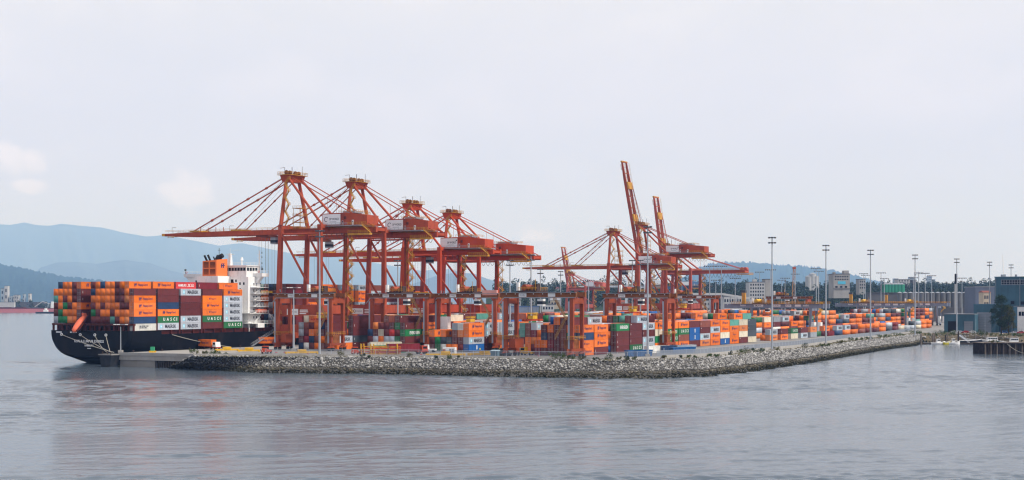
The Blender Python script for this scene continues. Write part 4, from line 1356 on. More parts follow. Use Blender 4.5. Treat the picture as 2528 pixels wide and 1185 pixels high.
        for k in range(9):
            x = h0 + 10.0 + k * (x_m - h0 - 10.2) / 8 if x_m - h0 > 11 else h0 + k * (x_m - h0) / 9
            mb = MB(); mb.box(x - .07, x + .07, ym - w - .09, ym - w + .02, hb + .05, ht - .15); mb.build('wall_rib', paint, ho)
        mb = MB(); mb.box(h0 + 17.5 if h0 + 19 < x_m else h0 + 11.5, h0 + 18.6 if h0 + 19 < x_m else h0 + 12.6, ym - w - .3, ym - w + .02, hb + 2.6, hb + 3.8); mb.build('vent_hood', 'crane_dark', ho)
        # underside platform in yellow
        mb = MB(); mb.box(h1 - 8, h1 + 3, ym - w - 1, ym - w + 1.2, zb - 2.4, zb - 1.6); rail(mb, [(h1 - 8, ym - w - .9, zb - 1.6), (h1 + 3, ym - w - .9, zb - 1.6)], 1.1, 1.1, .08); mb.build('maintenance_platform', 'rail_yellow', c)
        mb = MB(); mb.beam((h1 - 1, ym - w - .6, hb), (h1 + 3.4, ym - w - .6, zb - 1.5), .9, .15); rail(mb, [(h1 - 1, ym - w - 1, hb), (h1 + 3.4, ym - w - 1, zb - 1.5)], 1.0, 1.2, .07); mb.build('stair', 'rail_yellow', c)
    else:
        mb = MB(); mb.box(xb - 6, xb + 3, ym - 5, ym + 5, zb - 2.2, zb - 1.9); rail(mb, [(xb - 6, ym - 5, zb - 1.9), (xb + 3, ym - 5, zb - 1.9), (xb + 3, ym + 5, zb - 1.9)], 1.1, 1.2, .08); mb.build('maintenance_platform', 'rail_yellow', c)
        for dx in (0, 2.4):
            mb = MB(); mb.tube((xb - 3 + dx, ym - 2, zb + 1.8), (xb - 3 + dx, ym + 2, zb + 1.8), 1.3, 10); mb.build('winch_drum', paint, c)
    # walkways, stairs
    walkway(c, lean + 1, xb - 1, ym - gy - 1.1, zb + 1.0)
    walkway(c, -L * .5 if not raised else -1, xb - 2, ym + gy + 1.1, zb - 1.0) if detail else None
    mb = MB(); zigzag(mb, g + 2.6, b - 1.0, 6.8, zb - 1.0, 2.8, 0, 2.6, 1.0); mb.tube((g + 1.0, b - 1.6, 6.8), (g + 1.0, b - 1.6, zb - 1), .12, 4).tube((g + 4.2, b - 1.6, 6.8), (g + 4.2, b - 1.6, zb - 1), .12, 4); mb.build('stair_tower', 'rail_yellow', c)
    mb = MB(); zigzag(mb, lean + 1.9, ya * .35, zb + 2.4, za - 3.6, 2.0, 0, 3.0, .8); mb.build('mast_stair', 'rail_yellow', c)
    mb = MB(); 
    for x in (lean + 1, lean + 4.4):
        for y in (ym - 2, ym + 3): mb.tube((x, y, zb + 1.2), (x, y, zb + 10.5), .12, 4)
    for z in (zb + 4.0, zb + 7.0, zb + 10.2): mb.box(lean + .6, lean + 4.8, ym - 2.4, ym + 3.4, z, z + .12); rail(mb, [(lean + .7, ym - 2.3, z), (lean + 4.7, ym - 2.3, z), (lean + 4.7, ym + 3.3, z)], 1.1, 1.4, .06)
    mb.build('access_tower', 'rail_yellow', c)
    if detail:
        # trolley with driver cabin, ropes to the spreader
        tx = trolley_x
        mb = MB(); mb.box(tx - 3, tx + 3, ym - gy - .4, ym + gy + .4, zb - 2.0, zb - 1.25); to = mb.build('trolley', 'crane_dark', c)
        mb = MB(); mb.box(tx + 3.2, tx + 6.0, ym - 1.6, ym + 1.4, zb - 5.2, zb - 2.2); mb.build('operator_cabin', 'steel_grey', to)
        mb = MB(); mb.box(tx + 3.15, tx + 6.05, ym - 1.65, ym + 1.45, zb - 4.6, zb - 3.4); mb.build('cabin_window', 'glass_dark', to)
        if not raised:
            for dx in (-2.5, -1.0, 1.0, 2.5):
                for dy in (-2.4, 2.4):
                    mb = MB(); mb.tube((tx + dx, ym + dy, zb - 2), (tx + dx, ym + dy, 24), .055, 4); mb.build('hoist_rope', 'wire', c)
            mb = MB(); mb.box(tx - 1.2, tx + 1.2, ym - 6, ym + 6, 23.2, 24.0); mb.build('spreader', 'bright_yellow', c)
        # festoon cable loops
        mb = MB()
        for i in range(12):
            x0_ = g + back - 2 - i * 2.6
            mb.path([(x0_ - 2.6 * k / 5, ym - gy - .7, zb - 1.4 - 2.6 * 4 * (k / 5) * (1 - k / 5)) for k in range(6)], .09, 4)
        mb.build('festoon_cable', 'lamp_dark', c)
    return c

sts_crane('nearest quay crane, red, numbered seven, its boom reaching over the ship bridge', 0, 50.1, 76.5, 70, 25, None, 'crane_red', '7', trolley_x=-14)
sts_crane('second red quay crane, numbered six, boom lowered over the ship', 49.9, 50.1, 77.2, 70, 25, None, 'crane_red', '6', trolley_x=-20)
sts_crane('third quay crane, brighter orange red, numbered five, with shorter mast', 99.5, 43.6, 70, 69, 27, None, 'crane_red_new', '5', sign=2, trolley_x=6)
sts_crane('fourth quay crane, last of the front group, with small machinery house', 138.9, 41.8, 67.5, 68, 29, None, 'crane_red_new', None, sign=0, trolley_x=2)
sts_crane('quay crane standing first in the far group with its boom lowered', 348.6, 41.7, 67, 64, 25, None, 'crane_red', '3', sign=2, trolley_x=4)
sts_crane('tallest far quay crane with its boom raised almost upright', 396, 50.1, 73.5, 67, 30, 79.5, 'crane_red', None, sign=2, trolley_x=6)
sts_crane('smaller far quay crane with raised boom and long open rear girder', 442.7, 40, 60.5, 55, 38, 82, 'crane_red_hazed', None, house=False, trolley_x=4)
# cranes of the next terminal
sts_crane('distant hazy pink quay crane with slender raised boom', 0, 34, 52, 45, 22, 80, 'crane_red_hazed', None, sign=0, detail=False, at=PX(1398, 1500, 3.5), rot=-ANG)
mat('crane_white', (0.62, 0.66, 0.72), 0.6, 0, 0.06, 0.1)
mat('crane_blue', (0.10, 0.19, 0.34), 0.6, 0, 0.06, 0.1)
sts_crane('distant white quay crane with long lowered boom beyond the far cranes', 0, 38, 60, 55, 25, None, 'crane_white', None, sign=0, detail=False, at=PX(1545, 1650, 3.5), rot=-0.15)
sts_crane('distant blue quay crane half hidden behind the far red cranes', 0, 38, 60, 50, 25, None, 'crane_blue', None, sign=0, detail=False, at=PX(1640, 1750, 3.5), rot=-0.2)

# ================================================================ rubber-tyred yard gantries
def yard_gantry(label, u, v0, span=26.0, wb=8.0, grey=False, H=21.0, trolley=0.5, spreader=8.0, cant=0.0, stairs=True, sign='DP WORLD', number=None, pale=True):
    c = empty('yard_gantry', W(u, v0, G), -ANG)
    tag(c, label, 'yard crane', 'grey yard gantries' if grey else 'red yard gantries')
    leg_m = 'gantry_grey' if grey else 'gantry_red'
    top_m = 'gantry_grey' if grey else 'gantry_rust'
    for xi, x in enumerate((0, span)):
        for y in (0, wb):
            mb = MB(); mb.hexa([(x - .55, y - .5, 2.2), (x + .55, y - .5, 2.2), (x + .55, y + .5, 2.2), (x - .55, y + .5, 2.2), (x - .7, y - .55, H), (x + .7, y - .55, H), (x + .7, y + .55, H), (x - .7, y + .55, H)])
            lo = mb.build('leg', leg_m, c)
            if pale and not grey and y == 0:
                mb = MB(); mb.box(x - 1.35, x - .72, -.55, .1, 3, H - 1.5); mb.build('cable_duct', 'leg_pale', lo)
            for q in (-1.3, 1.3):
                mb = MB(); mb.hexa([(x - .4, y + q - 1.1, 1.2), (x + .4, y + q - 1.1, 1.2), (x + .4, y + q + 1.1, 1.2), (x - .4, y + q + 1.1, 1.2), (x - .4, y - .5, 2.3), (x + .4, y - .5, 2.3), (x + .4, y + .5, 2.3), (x - .4, y + .5, 2.3)])
                tk = mb.build('wheel_truck', leg_m, c)
                mb = MB(); mb.tube((x - .35, y + q, .78), (x + .35, y + q, .78), .78, 12); mb.build('tyre', 'rubber', tk)
        mb = MB(); mb.box(x - .5, x + .5, -1.4, wb + 1.4, 2.1, 3.0); mb.build('sill_beam', leg_m, c)
        mb = MB(); mb.box(x - .72, x + .72, .55, wb - .55, H - 2.3, H - .4); mb.build('portal_tie', leg_m, c)
        if not grey:
            mb = MB(); mb.box(x + (.9 if xi == 0 else -3.4), x + (3.4 if xi == 0 else -.9), .6, wb - .8, 3.0, 6.2); eb = mb.build('engine_house', 'gantry_red' if xi == 0 else 'gantry_rust', c)
            mb = MB(); rail(mb, [(x - 1.4, -.9, 6.3), (x + 1.4, -.9, 6.3), (x + 1.4, wb, 6.3)], 1.1, 1.2, .07); mb.box(x - 1.4, x + 1.4, -1.0, .4, 6.2, 6.3); mb.build('leg_platform', 'rail_yellow', c)
    x0, x1 = -1.6 - cant, span + 1.6 + cant * .4
    for k, y in enumerate((0.2, wb - .2)):
        mb = MB(); mb.box(x0, x1, y - .6, y + .6, H - (.9 if grey else 0), H + 1.7); go = mb.build('main_girder', top_m, c)
        if k == 0:
            if not grey:
                mb = MB()
                mb.box(x0 - .3, x1 + .3, y - 1.35, y - .62, H + 1.55, H + 1.7); mb.build('girder_walkway', 'steel_grey', go)
                mb = MB(); mb.box(x0 + 1.2, x1 - .5, y - .9, y - .62, H - .28, H - .02); mb.beam((x0 + 1.2, y - .76, H - .15), (x0 - 1.0, y - .76, H - 2.4), .26, .26); mb.build('cable_tray', 'steel_grey', go)
            for i in range(8):
                x = x0 + 2 + i * (x1 - x0 - 4) / 7
                mb = MB(); mb.box(x - .16, x + .16, y - .76, y - .62, H + 1.0, H + 1.3); mb.build('work_lamp', 'lamp_white', go)
            for x, w_, t_ in (((x0 + 7.0, 3.0, sign), (x0 + 18.5, 2.8, None)) if not grey else ((x0 + cant + 3.2, 5.5, 'CMLAGLT'), (x0 + cant + 14, 5, sign), (x0 + cant + 22, 3.4, 'DP'), (x0 + cant + 27.5, 3.4, None))):
                mb = MB(); mb.box(x, x + w_, y - .72, y - .64, H + .12, H + 1.35); so = mb.build('sign_board', 'white_sign', go)
                if t_ and t_ != 'CMLAGLT': text(t_, .6, 'e', 'ink_dark', go, (x + w_ / 2, y - .74, H + .7), w_ * .75)
                elif t_: text('EMLAGLT', .8, 'e', 'ink_dark', go, (x + w_ / 2, y - .74, H + .7), w_ * .85, bold=.02)
            if number:
                for x in (x0 + cant - 3.5, x1 - cant * .4 - 4.2):
                    text(number, .95, 'e', 'ink_white', go, (x, y - .66, H + .75), 3.2, 'crane_number', .02)
    if grey:
        for y in (-.9, wb + .9):
            mb = MB(); mb.box(x0 + cant * .3, x1, y - .5, y + .5, H + 1.7, H + 1.85); rail(mb, [(x0 + cant * .3, y - .45, H + 1.85), (x1, y - .45, H + 1.85)], 1.1, 1.6, .05); rail(mb, [(x0 + cant * .3, y + .45, H + 1.85), (x1, y + .45, H + 1.85)], 1.1, 1.6, .05); mb.build('girder_walkway', 'rail_yellow', c)
        for x in (0, span):
            mb = MB(); mb.box(x - .9, x - .71, -.62, .2, 2, H); mb.build('ladder', 'rail_yellow', c)
        mb = MB(); zigzag(mb, span + 3.0, wb * .5, H - 6, H + 1.6, 3.0, 0, 3.4, 1.0); mb.build('end_stair', 'bright_yellow', c)
        mb = MB(); mb.tube((span + 1.2, -1.6, 4.2), (span + 1.5, -1.6, 4.2), 2.9, 20); mb.build('cable_reel', 'steel_grey', c)
        for dx in (-.8, 1.0):
            mb = MB(); mb.box(span + 3 + dx * 2 - .8, span + 3 + dx * 2 + .9, -.5, 3.5, 2.6, 7.4); mb.build('electric_house', 'white_paint', c)
        mb = MB(); mb.box(-cant * .35 - 1, -cant * .35 + 1, .5, 2.6, H + 1.7, H + 8.2); mb.build('jib_tower', 'rail_yellow', c)
        mb = MB(); mb.box(-cant * .35 - 1.3, -cant * .35 + 1.3, .2, 2.9, H + 8.2, H + 9.6); mb.build('jib_cap', 'lamp_dark', c)
    # trolley and machinery
    tx = span * trolley
    mb = MB(); mb.box(tx - 3.6, tx + 3.6, -.6, wb + .6, H + 1.75, H + 2.35); to = mb.build('trolley', 'machinery', c)
    mdr = 'gantry_red' if not grey else 'bright_yellow'
    mb = MB(); mb.tube((tx - 2.2, 1.6, H + 3.4), (tx - 2.2, wb - 1.6, H + 3.4), 1.1, 12); mb.build('hoist_drum', mdr, to)
    mb = MB(); mb.tube((tx + 1.2, 1.2, H + 3.1), (tx + 1.2, wb * .6, H + 3.1), .8, 10); mb.build('hoist_motor', 'gantry_rust' if not grey else 'rail_yellow', to)
    mb = MB(); mb.box(tx + 2.2, tx + 3.6, .4, 3.0, H + 2.35, H + 4.6); mb.build('control_box', 'machinery' if not grey else 'steel_grey', to)
    mb = MB(); mb.box(tx - .6, tx + .6, wb * .55, wb - .6, H + 2.35, H + 4.3); mb.build('gearbox', 'gantry_red' if not grey else 'rail_yellow', to)
    mb = MB(); mb.box(tx - 4.4, tx - 3.5, .0, 1.2, H + 2.3, H + 5.2); mb.build('cabinet', 'white_paint', to)
    mb = MB(); rail(mb, [(tx - 3.5, -.5, H + 2.35), (tx + 3.5, -.5, H + 2.35), (tx + 3.5, wb + .5, H + 2.35)], 1.1, 1.2, .07); mb.tube((tx + 3.0, .2, H + 2.3), (tx + 3.0, .2, H + 6.4), .1, 5); mb.build('trolley_rail', 'rail_yellow', to)
    mb = MB(); mb.box(tx + 3.8, tx + 5.8, .2, 2.6, H - 3.0, H - .6); cb = mb.build('operator_cabin', 'white_paint', to)
    mb = MB(); mb.box(tx + 3.75, tx + 5.85, .15, 2.65, H - 2.5, H - 1.4); mb.build('cabin_window', 'glass_dark', cb)
    # spreader on ropes
    sz = spreader
    for dx in (-1.0, 1.0):
        for dy in (1.2, wb - 1.2):
            mb = MB(); mb.tube((tx + dx, dy, H + 1.7), (tx + dx * .8, wb / 2 + (dy - wb / 2) * .4, sz + 2.2), .06, 4); mb.build('hoist_rope', 'wire', c)
    mb = MB(); mb.box(tx - 1.0, tx + 1.0, wb / 2 - 1.8, wb / 2 + 1.8, sz + .8, sz + 2.0); mb.beam((tx - 1.0, wb / 2 - 1.6, sz + 2.6), (tx + 1, wb / 2 + 1.6, sz + 2.6), .3); rail(mb, [(tx - 1.2, wb / 2 - 1.8, sz + 2.0), (tx + 1.2, wb / 2 - 1.8, sz + 2.0), (tx + 1.2, wb / 2 + 1.8, sz + 2.0)], 1.0, 1.0, .08); mb.build('head_block', 'bright_yellow', c)
    mb = MB(); mb.box(tx - 1.2, tx + 1.2, wb / 2 - 6, wb / 2 - 5.6, sz, sz + .6); mb.box(tx - 1.2, tx + 1.2, wb / 2 + 5.6, wb / 2 + 6, sz, sz + .6); mb.box(tx - .9, tx - .4, wb / 2 - 6, wb / 2 + 6, sz + .1, sz + .75); mb.box(tx + .4, tx + .9, wb / 2 - 6, wb / 2 + 6, sz + .1, sz + .75); mb.build('spreader', 'crane_red_new', c)
    if stairs and not grey:
        mb = MB(); zigzag(mb, span - 4.2, -.6, 6.3, H - 1, 4.2, 0, 7.0, .8); mb.build('stair', 'stair_tan', c)
    return c
yard_gantry('red yard gantry nearest the ship, before the first quay crane', -40, 30, trolley=.72, spreader=12)
yard_gantry('red yard gantry spanning the green and maroon stack, second from ship', -14, 58, trolley=.42, spreader=7.5)
gp = yard_gantry('red yard gantry with a pale pink box on its girder end', -8, 86, trolley=.48, spreader=10.5)
mb = MB(); mb.box(20.5, 27.0, -.75, .3, 21.9, 23.9); mb.build('girder_box', 'gantry_pink', gp)
yard_gantry('red yard gantry standing over the tall orange stacks by the shore', -55, 142, trolley=.33, spreader=12.5)
yard_gantry('red yard gantry at the edge of the blue and orange stacks', 32, 142, trolley=.38, spreader=14.5)
yard_gantry('rusty yard gantry farther back behind the first grey gantry', 240, 86, trolley=.3, spreader=15)
yard_gantry('rusty yard gantry behind the second grey gantry', 420, 86, trolley=.3, spreader=15)
yard_gantry('nearest grey gantry with yellow walkways and number 6005', 298, 115, 35, 12, True, 16.2, .12, 6.5, 15, number='6005')
yard_gantry('second grey gantry with yellow walkways farther down the yard', 540, 115, 35, 12, True, 16.2, .15, 7, 15, number='6004')
yard_gantry('third grey gantry partly behind the teal shed', 650, 115, 35, 12, True, 16.2, .4, 7, 15, number=None)
# ================================================================ container stacks in the yard
TP = 2.73
ry = random.Random(5)
YPOOL = 'OOOOOOOOOOOOOooMMMMMMMmmmmGGGGggNBBUUETWCCKD'
def yard_block(name, v_front, rows, u0, bays, fronts=None, ends=None, hmin=3, hmax=5, pitch=12.75, gaps=(), short=0.25, roww=2.58):
    """v_front: landside face of the first row; fronts: {bay: tiers bottom to top} for the first row; ends: {row: tiers} for the first bay"""
    fronts, ends = fronts or {}, ends or {}
    u = u0
    base = ry.randint(hmin, hmax)
    for bay in range(bays):
        if bay in gaps:
            u += 7.0
        base = max(hmin, min(hmax, base + ry.choice((-1, 0, 0, 1))))
        for row in range(rows):
            tiers = None
            if bay == 0 and row in ends: tiers = ends[row]
            elif row == 0 and bay in fronts: tiers = fronts[bay]
            if tiers is None:
                h = max(1, min(hmax, base + ry.choice((-1, 0, 0, 0, 0)))) if ry.random() > .06 else max(1, base - 2)
                tiers = ''.join(ry.choice(YPOOL) for _ in range(h))
            for t, ch in enumerate(tiers):
                if ch == ' ': continue
                twin = (row not in ends or bay) and (bay not in fronts) and ry.random() < short
                st = ry.choice((1, 1, 1, 2)) if not (ch in 'MmDKN' ) else ry.randint(1, 9)
                if ch == 'E': st = 1 if (name == 'second lane' and bay == 0 and row == 0) else ry.choice((1, 2))
                wh = 'tier %s, row %s, bay %s of the %s' % (NUM[t + 1], NUM[row + 1], NUM[bay + 1], name)
                if twin:
                    spec(u, v_front - row * roww, G + .15 + t * TP, 6.06, 2.71, ch, st, wh + ' near half', 'containers in the yard')
                    spec(u + 6.12, v_front - row * roww, G + .15 + t * TP, 6.06, 2.71, ry.choice(YPOOL), ry.choice((0, 1)), wh + ' far half', 'containers in the yard')
                else:
                    spec(u, v_front - row * roww, G + .15 + t * TP, 12.19, 2.71, ch, st, wh, 'containers in the yard')
        u += pitch
    return u
# lane by the shore
yard_block('shore block', 165, 7, -42.7, 15,
           {0: 'OONO', 1: 'MOOO', 2: 'MMME', 3: 'UMMM', 4: 'GGMG', 5: 'OECO', 6: 'OUEO', 7: 'OmUO', 8: 'MBBM', 9: 'oGMm', 10: 'OOGO', 11: 'BCOO', 12: 'OOOT', 13: 'MCoC', 14: 'CKKK'},
           {0: 'OONO', 1: 'OOEOM', 2: 'MmmmM', 3: 'MMMMO', 4: 'MDMO', 5: 'MONM', 6: 'DO'}, 4, 5, gaps=(2,), short=.12)
# low row continuing along the shore road
yard_block('shoreside row', 165, 2, 176, 22, {0: 'oG', 1: 'OM', 2: 'CU', 3: 'GM', 4: 'go', 5: ' ', 6: 'D', 7: 'NG', 8: 'OG', 9: 'OM', 10: 'mO', 11: 'MO', 12: 'MO', 13: 'OO', 14: 'KG', 15: 'MD', 16: 'C', 17: 'G', 18: 'GK', 19: 'CG', 20: 'OO', 21: 'OO'}, None, 1, 2, pitch=17.5, short=.0)
yard_block('grey gantry block', 146.6, 10, 192, 29, {0: 'OEO', 1: 'OGOU', 2: 'mMOC', 3: 'MWMg', 4: 'MOMG', 5: 'MMO'}, None, 3, 5, pitch=16.0, short=.0)
yard_block('fourth lane', 138, 7, -8, 14, {0: 'BTMM', 1: 'CNMM', 2: 'MMBm', 3: 'TMOT', 4: 'RMMR'}, None, 4, 5, short=.3)
yard_block('middle lane', 108, 7, -22, 34, {0: 'BGOO', 1: 'MMGG', 2: 'OMGG', 3: 'MmMO'}, {1: 'MMoW', 2: 'OMmg'}, 3, 5, short=.3)
yard_block('second lane', 79, 7, -22, 34, {0: 'EMEM', 1: 'MMUOM', 2: 'OOUM', 3: 'MMMO'}, {1: 'EEMEM', 2: 'MGRM', 3: 'NGMMm'}, 4, 5, short=.3)
yard_block('crane-side lane', 53, 7, -33, 40, {0: 'OG', 1: 'MKMMM', 2: 'MGMMM', 3: 'mRRM'}, {1: 'mGMM', 2: 'mOMNM', 3: 'OmOOO', 4: 'MNOMO', 5: 'WDMmC', 6: 'NMgg'}, 4, 5, short=.2)

# ================================================================ containers: pick the ones that show, build them
def container_corners(s):
    o = []
    for du in (0, s['L']):
        for dv in (-CW, 0):
            for dz in (0, s['H']):
                o.append(W(s['u'] + du, s['v'] + dv, s['z'] + dz))
    return o   # index = 4*iu + 2*iv + iz
def visible_pixels():
    SWd, SHt = 1264, 592
    zb_ = np.full((SHt, SWd), 1e9); idb = np.full((SHt, SWd), -1, int)
    faces = [(0, 2, 3, 1), (2, 6, 7, 3), (1, 3, 7, 5)]       # near end, landside, top
    for i, s in enumerate(SPECS):
        P = container_corners(s)
        q = np.array([((p.x / p.y * FPX + 1264) / 2, (HOR - (p.z - CAMZ) / p.y * FPX) / 2, p.y) for p in P])
        for f in faces:
            Q = q[list(f)]
            x0, x1 = int(max(0, Q[:, 0].min())), int(min(SWd - 1, Q[:, 0].max() + 1))
            y0, y1 = int(max(0, Q[:, 1].min())), int(min(SHt - 1, Q[:, 1].max() + 1))
            if x1 <= x0 or y1 <= y0: continue
            gx, gy = np.meshgrid(np.arange(x0, x1 + 1) + .5, np.arange(y0, y1 + 1) + .5)
            ins_p = np.ones_like(gx, bool); ins_n = np.ones_like(gx, bool)
            for k in range(4):
                a, b = Q[k], Q[(k + 1) % 4]
                cr = (b[0] - a[0]) * (gy - a[1]) - (b[1] - a[1]) * (gx - a[0])
                ins_p &= cr >= 0; ins_n &= cr <= 0
            ins = ins_p | ins_n
            if not ins.any(): continue
            # depth from plane fit over the four corners (1/Y is linear on screen)
            A = np.c_[Q[:, 0], Q[:, 1], np.ones(4)]
            co = np.linalg.lstsq(A, 1 / Q[:, 2], rcond=None)[0]
            dep = 1 / (gx * co[0] + gy * co[1] + co[2])
            sub = zb_[y0:y1 + 1, x0:x1 + 1]; isub = idb[y0:y1 + 1, x0:x1 + 1]
            w = ins & (dep < sub - 0.02)
            sub[w] = dep[w]; isub[w] = i
    return np.bincount(idb[idb >= 0].ravel(), minlength=len(SPECS))
VIS = visible_pixels()
order = np.argsort(-VIS)
N_SINGLE = 300
single = set(int(i) for i in order[:N_SINGLE] if VIS[i] > 6)
single |= {i for i, s in enumerate(SPECS) if s.get('force')}
MARK = {'O': 'blue lettering', 'G': 'dark lettering', 'U': 'spaced white letters', 'R': 'white lettering', 'B': 'white emblem', 'W': 'small print'}
def paint_name(code): return 'container_' + PAINT[code][0].replace(' ', '_')
OBJM = {}
def painted(o, code):
    o.material_slots[0].link = 'OBJECT'
    o.material_slots[0].material = MATS[paint_name(code)]
mass_v, mass_f, mass_m = [], [], []
codes = list(PAINT)
BOXF = np.array([(0, 2, 6, 4), (1, 5, 7, 3), (0, 4, 5, 1), (2, 3, 7, 6), (0, 1, 3, 2), (4, 6, 7, 5)])
used_labels = set()
for i, s in enumerate(SPECS):
    ctr = W(s['u'] + s['L'] / 2, s['v'] - CW / 2, s['z'])
    if i in single:
        o = obj('shipping_container', CMESH[(s['L'], s['H'])], None, ctr, -ANG)
        painted(o, s['code'])
        for dm in (DMESH, DMESH2):
            d = obj('door_leaf', dm[(s['L'], s['H'])], o); painted(d, s['code'])
        lettering_for(o, s['L'], s['H'], s['code'], s['style'])
        col_ = PAINT[s['code']][0]
        lab = '%s container, %s' % (col_, s['where'])
        if lab in used_labels: lab = '%s second container, %s' % (col_, s['where'])
        used_labels.add(lab)
        tag(o, lab, 'container', s['group'])
    else:
        k = len(mass_v) * 8
        P = container_corners(s)
        c0 = sum(P, Vector()) / 8
        mass_v.append([tuple(c0 + (p - c0) * 0.994) for p in P])
        mass_f.append(BOXF + k)
        mass_m += [codes.index(s['code'])] * 6
if mass_v:
    V = np.array(mass_v).reshape(-1, 3); F = np.concatenate(mass_f)
    tag(obj('container_stacks', nmesh('container_stacks', V, F, [paint_name(c).replace('container_', 'stacked_') for c in codes], mass_m)), 'remaining containers glimpsed between and behind the nearer stacks', 'containers', kind='stuff')

# ================================================================ light masts
def light_mast(px, py_top, Y, style='crown', top_z=None, label=''):
    z1 = CAMZ + (HOR - py_top) * Y / FPX
    base = PX(px, Y, G)
    h = z1 - G
    c = empty('light_mast', base)
    tag(c, label, 'light mast', 'yard light masts')
    mb = MB(); mb.box(-.8, .8, -.8, .8, 0, 1.0); mb.build('footing', 'concrete_pale', c)
    mb = MB(); mb.tube((0, 0, 1.0), (0, 0, h * .5), .42 if h > 25 else .2, 10, .32 if h > 25 else .16).tube((0, 0, h * .5), (0, 0, h - 1.0), .32 if h > 25 else .16, 10, .2 if h > 25 else .12); mb.build('pole', 'pole_grey', c)
    if style == 'crown':
        for z in (h - 2.6, h - .6):
            mb = MB(); mb.tube((0, 0, z), (0, 0, z + .18), 1.0, 12); ro = mb.build('head_ring', 'pole_grey', c)
            for k in range(6):
                a = k * math.pi / 3 + .3
                mb = MB(); x, y = 1.25 * math.cos(a), 1.25 * math.sin(a); mb.box(x - .38, x + .38, y - .38, y + .38, z - .25, z + .25); mb.build('floodlight', 'lamp_dark', ro)
    elif style == 'bar':
        mb = MB(); mb.box(-3.6, 3.6, -.15, .15, h - .5, h - .2); ro = mb.build('cross_arm', 'pole_grey', c)
        for k in range(6):
            x = -3.4 + k * 1.36
            mb = MB(); mb.box(x - .35, x + .35, -.5, .2, h - 1.0, h - .35); mb.build('floodlight', 'lamp_dark', ro)
    else:
        mb = MB(); mb.box(-2.4, 2.4, -.1, .1, h - .3, h - .15); ro = mb.build('cross_arm', 'pole_grey', c)
        for x in (-2.2, 2.2, -.9):
            mb = MB(); mb.box(x - .5, x + .5, -.4, .3, h - .3, h - .05); mb.build('floodlight', 'lamp_white', ro)
    return c
light_mast(789, 566, 499, 'crown', label='tall grey light mast standing before the nearest quay crane')
light_mast(1599, 556, 500, 'crown', label='tall grey light mast at the shore before the far cranes')
for k, (px, py, Y) in enumerate([(1906, 583, 556), (2039, 603, 634), (2149, 615, 700), (2259, 627, 775), (2362, 637, 845), (2443, 645, 915), (2496, 652, 985)]):
    light_mast(px, py, Y, 'crown', label='tall light mast, %s in the row running along the shore fence' % ordinal(k + 1))
light_mast(725, 709, 560, 'lamp', label='short lamp post in front of the nearest quay crane portal')
light_mast(298, 800, 540, 'lamp', label='small lamp post on the quay corner beside the ship stern')
for k, (px, py, Y, st) in enumerate([(982, 640, 610, 'crown'), (1259, 640, 620, 'crown'), (1311, 626, 575, 'crown'), (1334, 662, 700, 'crown'), (1384, 668, 820, 'crown'), (1453, 690, 900, 'bar'), (1561, 640, 640, 'crown'), (1581, 640, 700, 'crown')]):
    light_mast(px, py, Y, st, label='slim light mast, %s from the ship among the stacks' % ordinal(k + 1))
for k, (px, py, Y) in enumerate([(1736, 700, 1100), (1752, 655, 900), (1767, 690, 1150), (1781, 655, 960), (1815, 685, 1000), (1875, 670, 1180), (1902, 664, 1000), (1930, 690, 1250), (1938, 685, 1150), (1963, 675, 1250), (2015, 661, 1030), (2021, 668, 1120), (2132, 674, 1200), (2136, 678, 1280), (2175, 672, 1150), (2183, 686, 1260), (2255, 684, 1200), (2268, 672, 1150), (2284, 673, 1250), (2300, 679, 1220), (2375, 685, 1200)]):
    light_mast(px, py, Y, 'bar', label='distant yard light mast with cross arm, %s counted from the far cranes' % ordinal(k + 1))

# ================================================================ shore fence, concrete kerb
def along(poly, off):
    P = [Vector((x, y, 0)) for x, y in poly]
    out = []
    for i, p in enumerate(P):
        d = (P[min(i + 1, len(P) - 1)] - P[max(i - 1, 0)]).normalized()
        out.append(p + Vector((-d.y, d.x, 0)) * off)
    return out
def resample(P, step):
    d = [0]
    for a, b in zip(P[:-1], P[1:]): d.append(d[-1] + (b - a).length)
    n = max(1, int(d[-1] / step))
    out = []
    for i in range(n + 1):
        t = d[-1] * i / n
        k = max(0, min(len(P) - 2, int(np.searchsorted(d, t)) - 1))
        f = (t - d[k]) / (d[k + 1] - d[k])
        out.append(P[k].lerp(P[k + 1], f))
    return out
fm = bpy.data.materials.new('chain_link'); fm.use_nodes = True
t = fm.node_tree; t.nodes.clear()
o_ = t.nodes.new('ShaderNodeOutputMaterial'); mx = t.nodes.new('ShaderNodeMixShader'); tr = t.nodes.new('ShaderNodeBsdfTransparent'); df = t.nodes.new('ShaderNodeBsdfDiffuse')
df.inputs['Color'].default_value = (0.22, 0.25, 0.30, 1); mx.inputs['Fac'].default_value = 0.30
t.links.new(tr.outputs[0], mx.inputs[1]); t.links.new(df.outputs[0], mx.inputs[2]); t.links.new(mx.outputs[0], o_.inputs['Surface'])
MATS['chain_link'] = fm
fm2 = fm.copy(); fm2.name = 'privacy_mesh'; fm2.node_tree.nodes['Mix Shader'].inputs['Fac'].default_value = 0.78
MATS['privacy_mesh'] = fm2
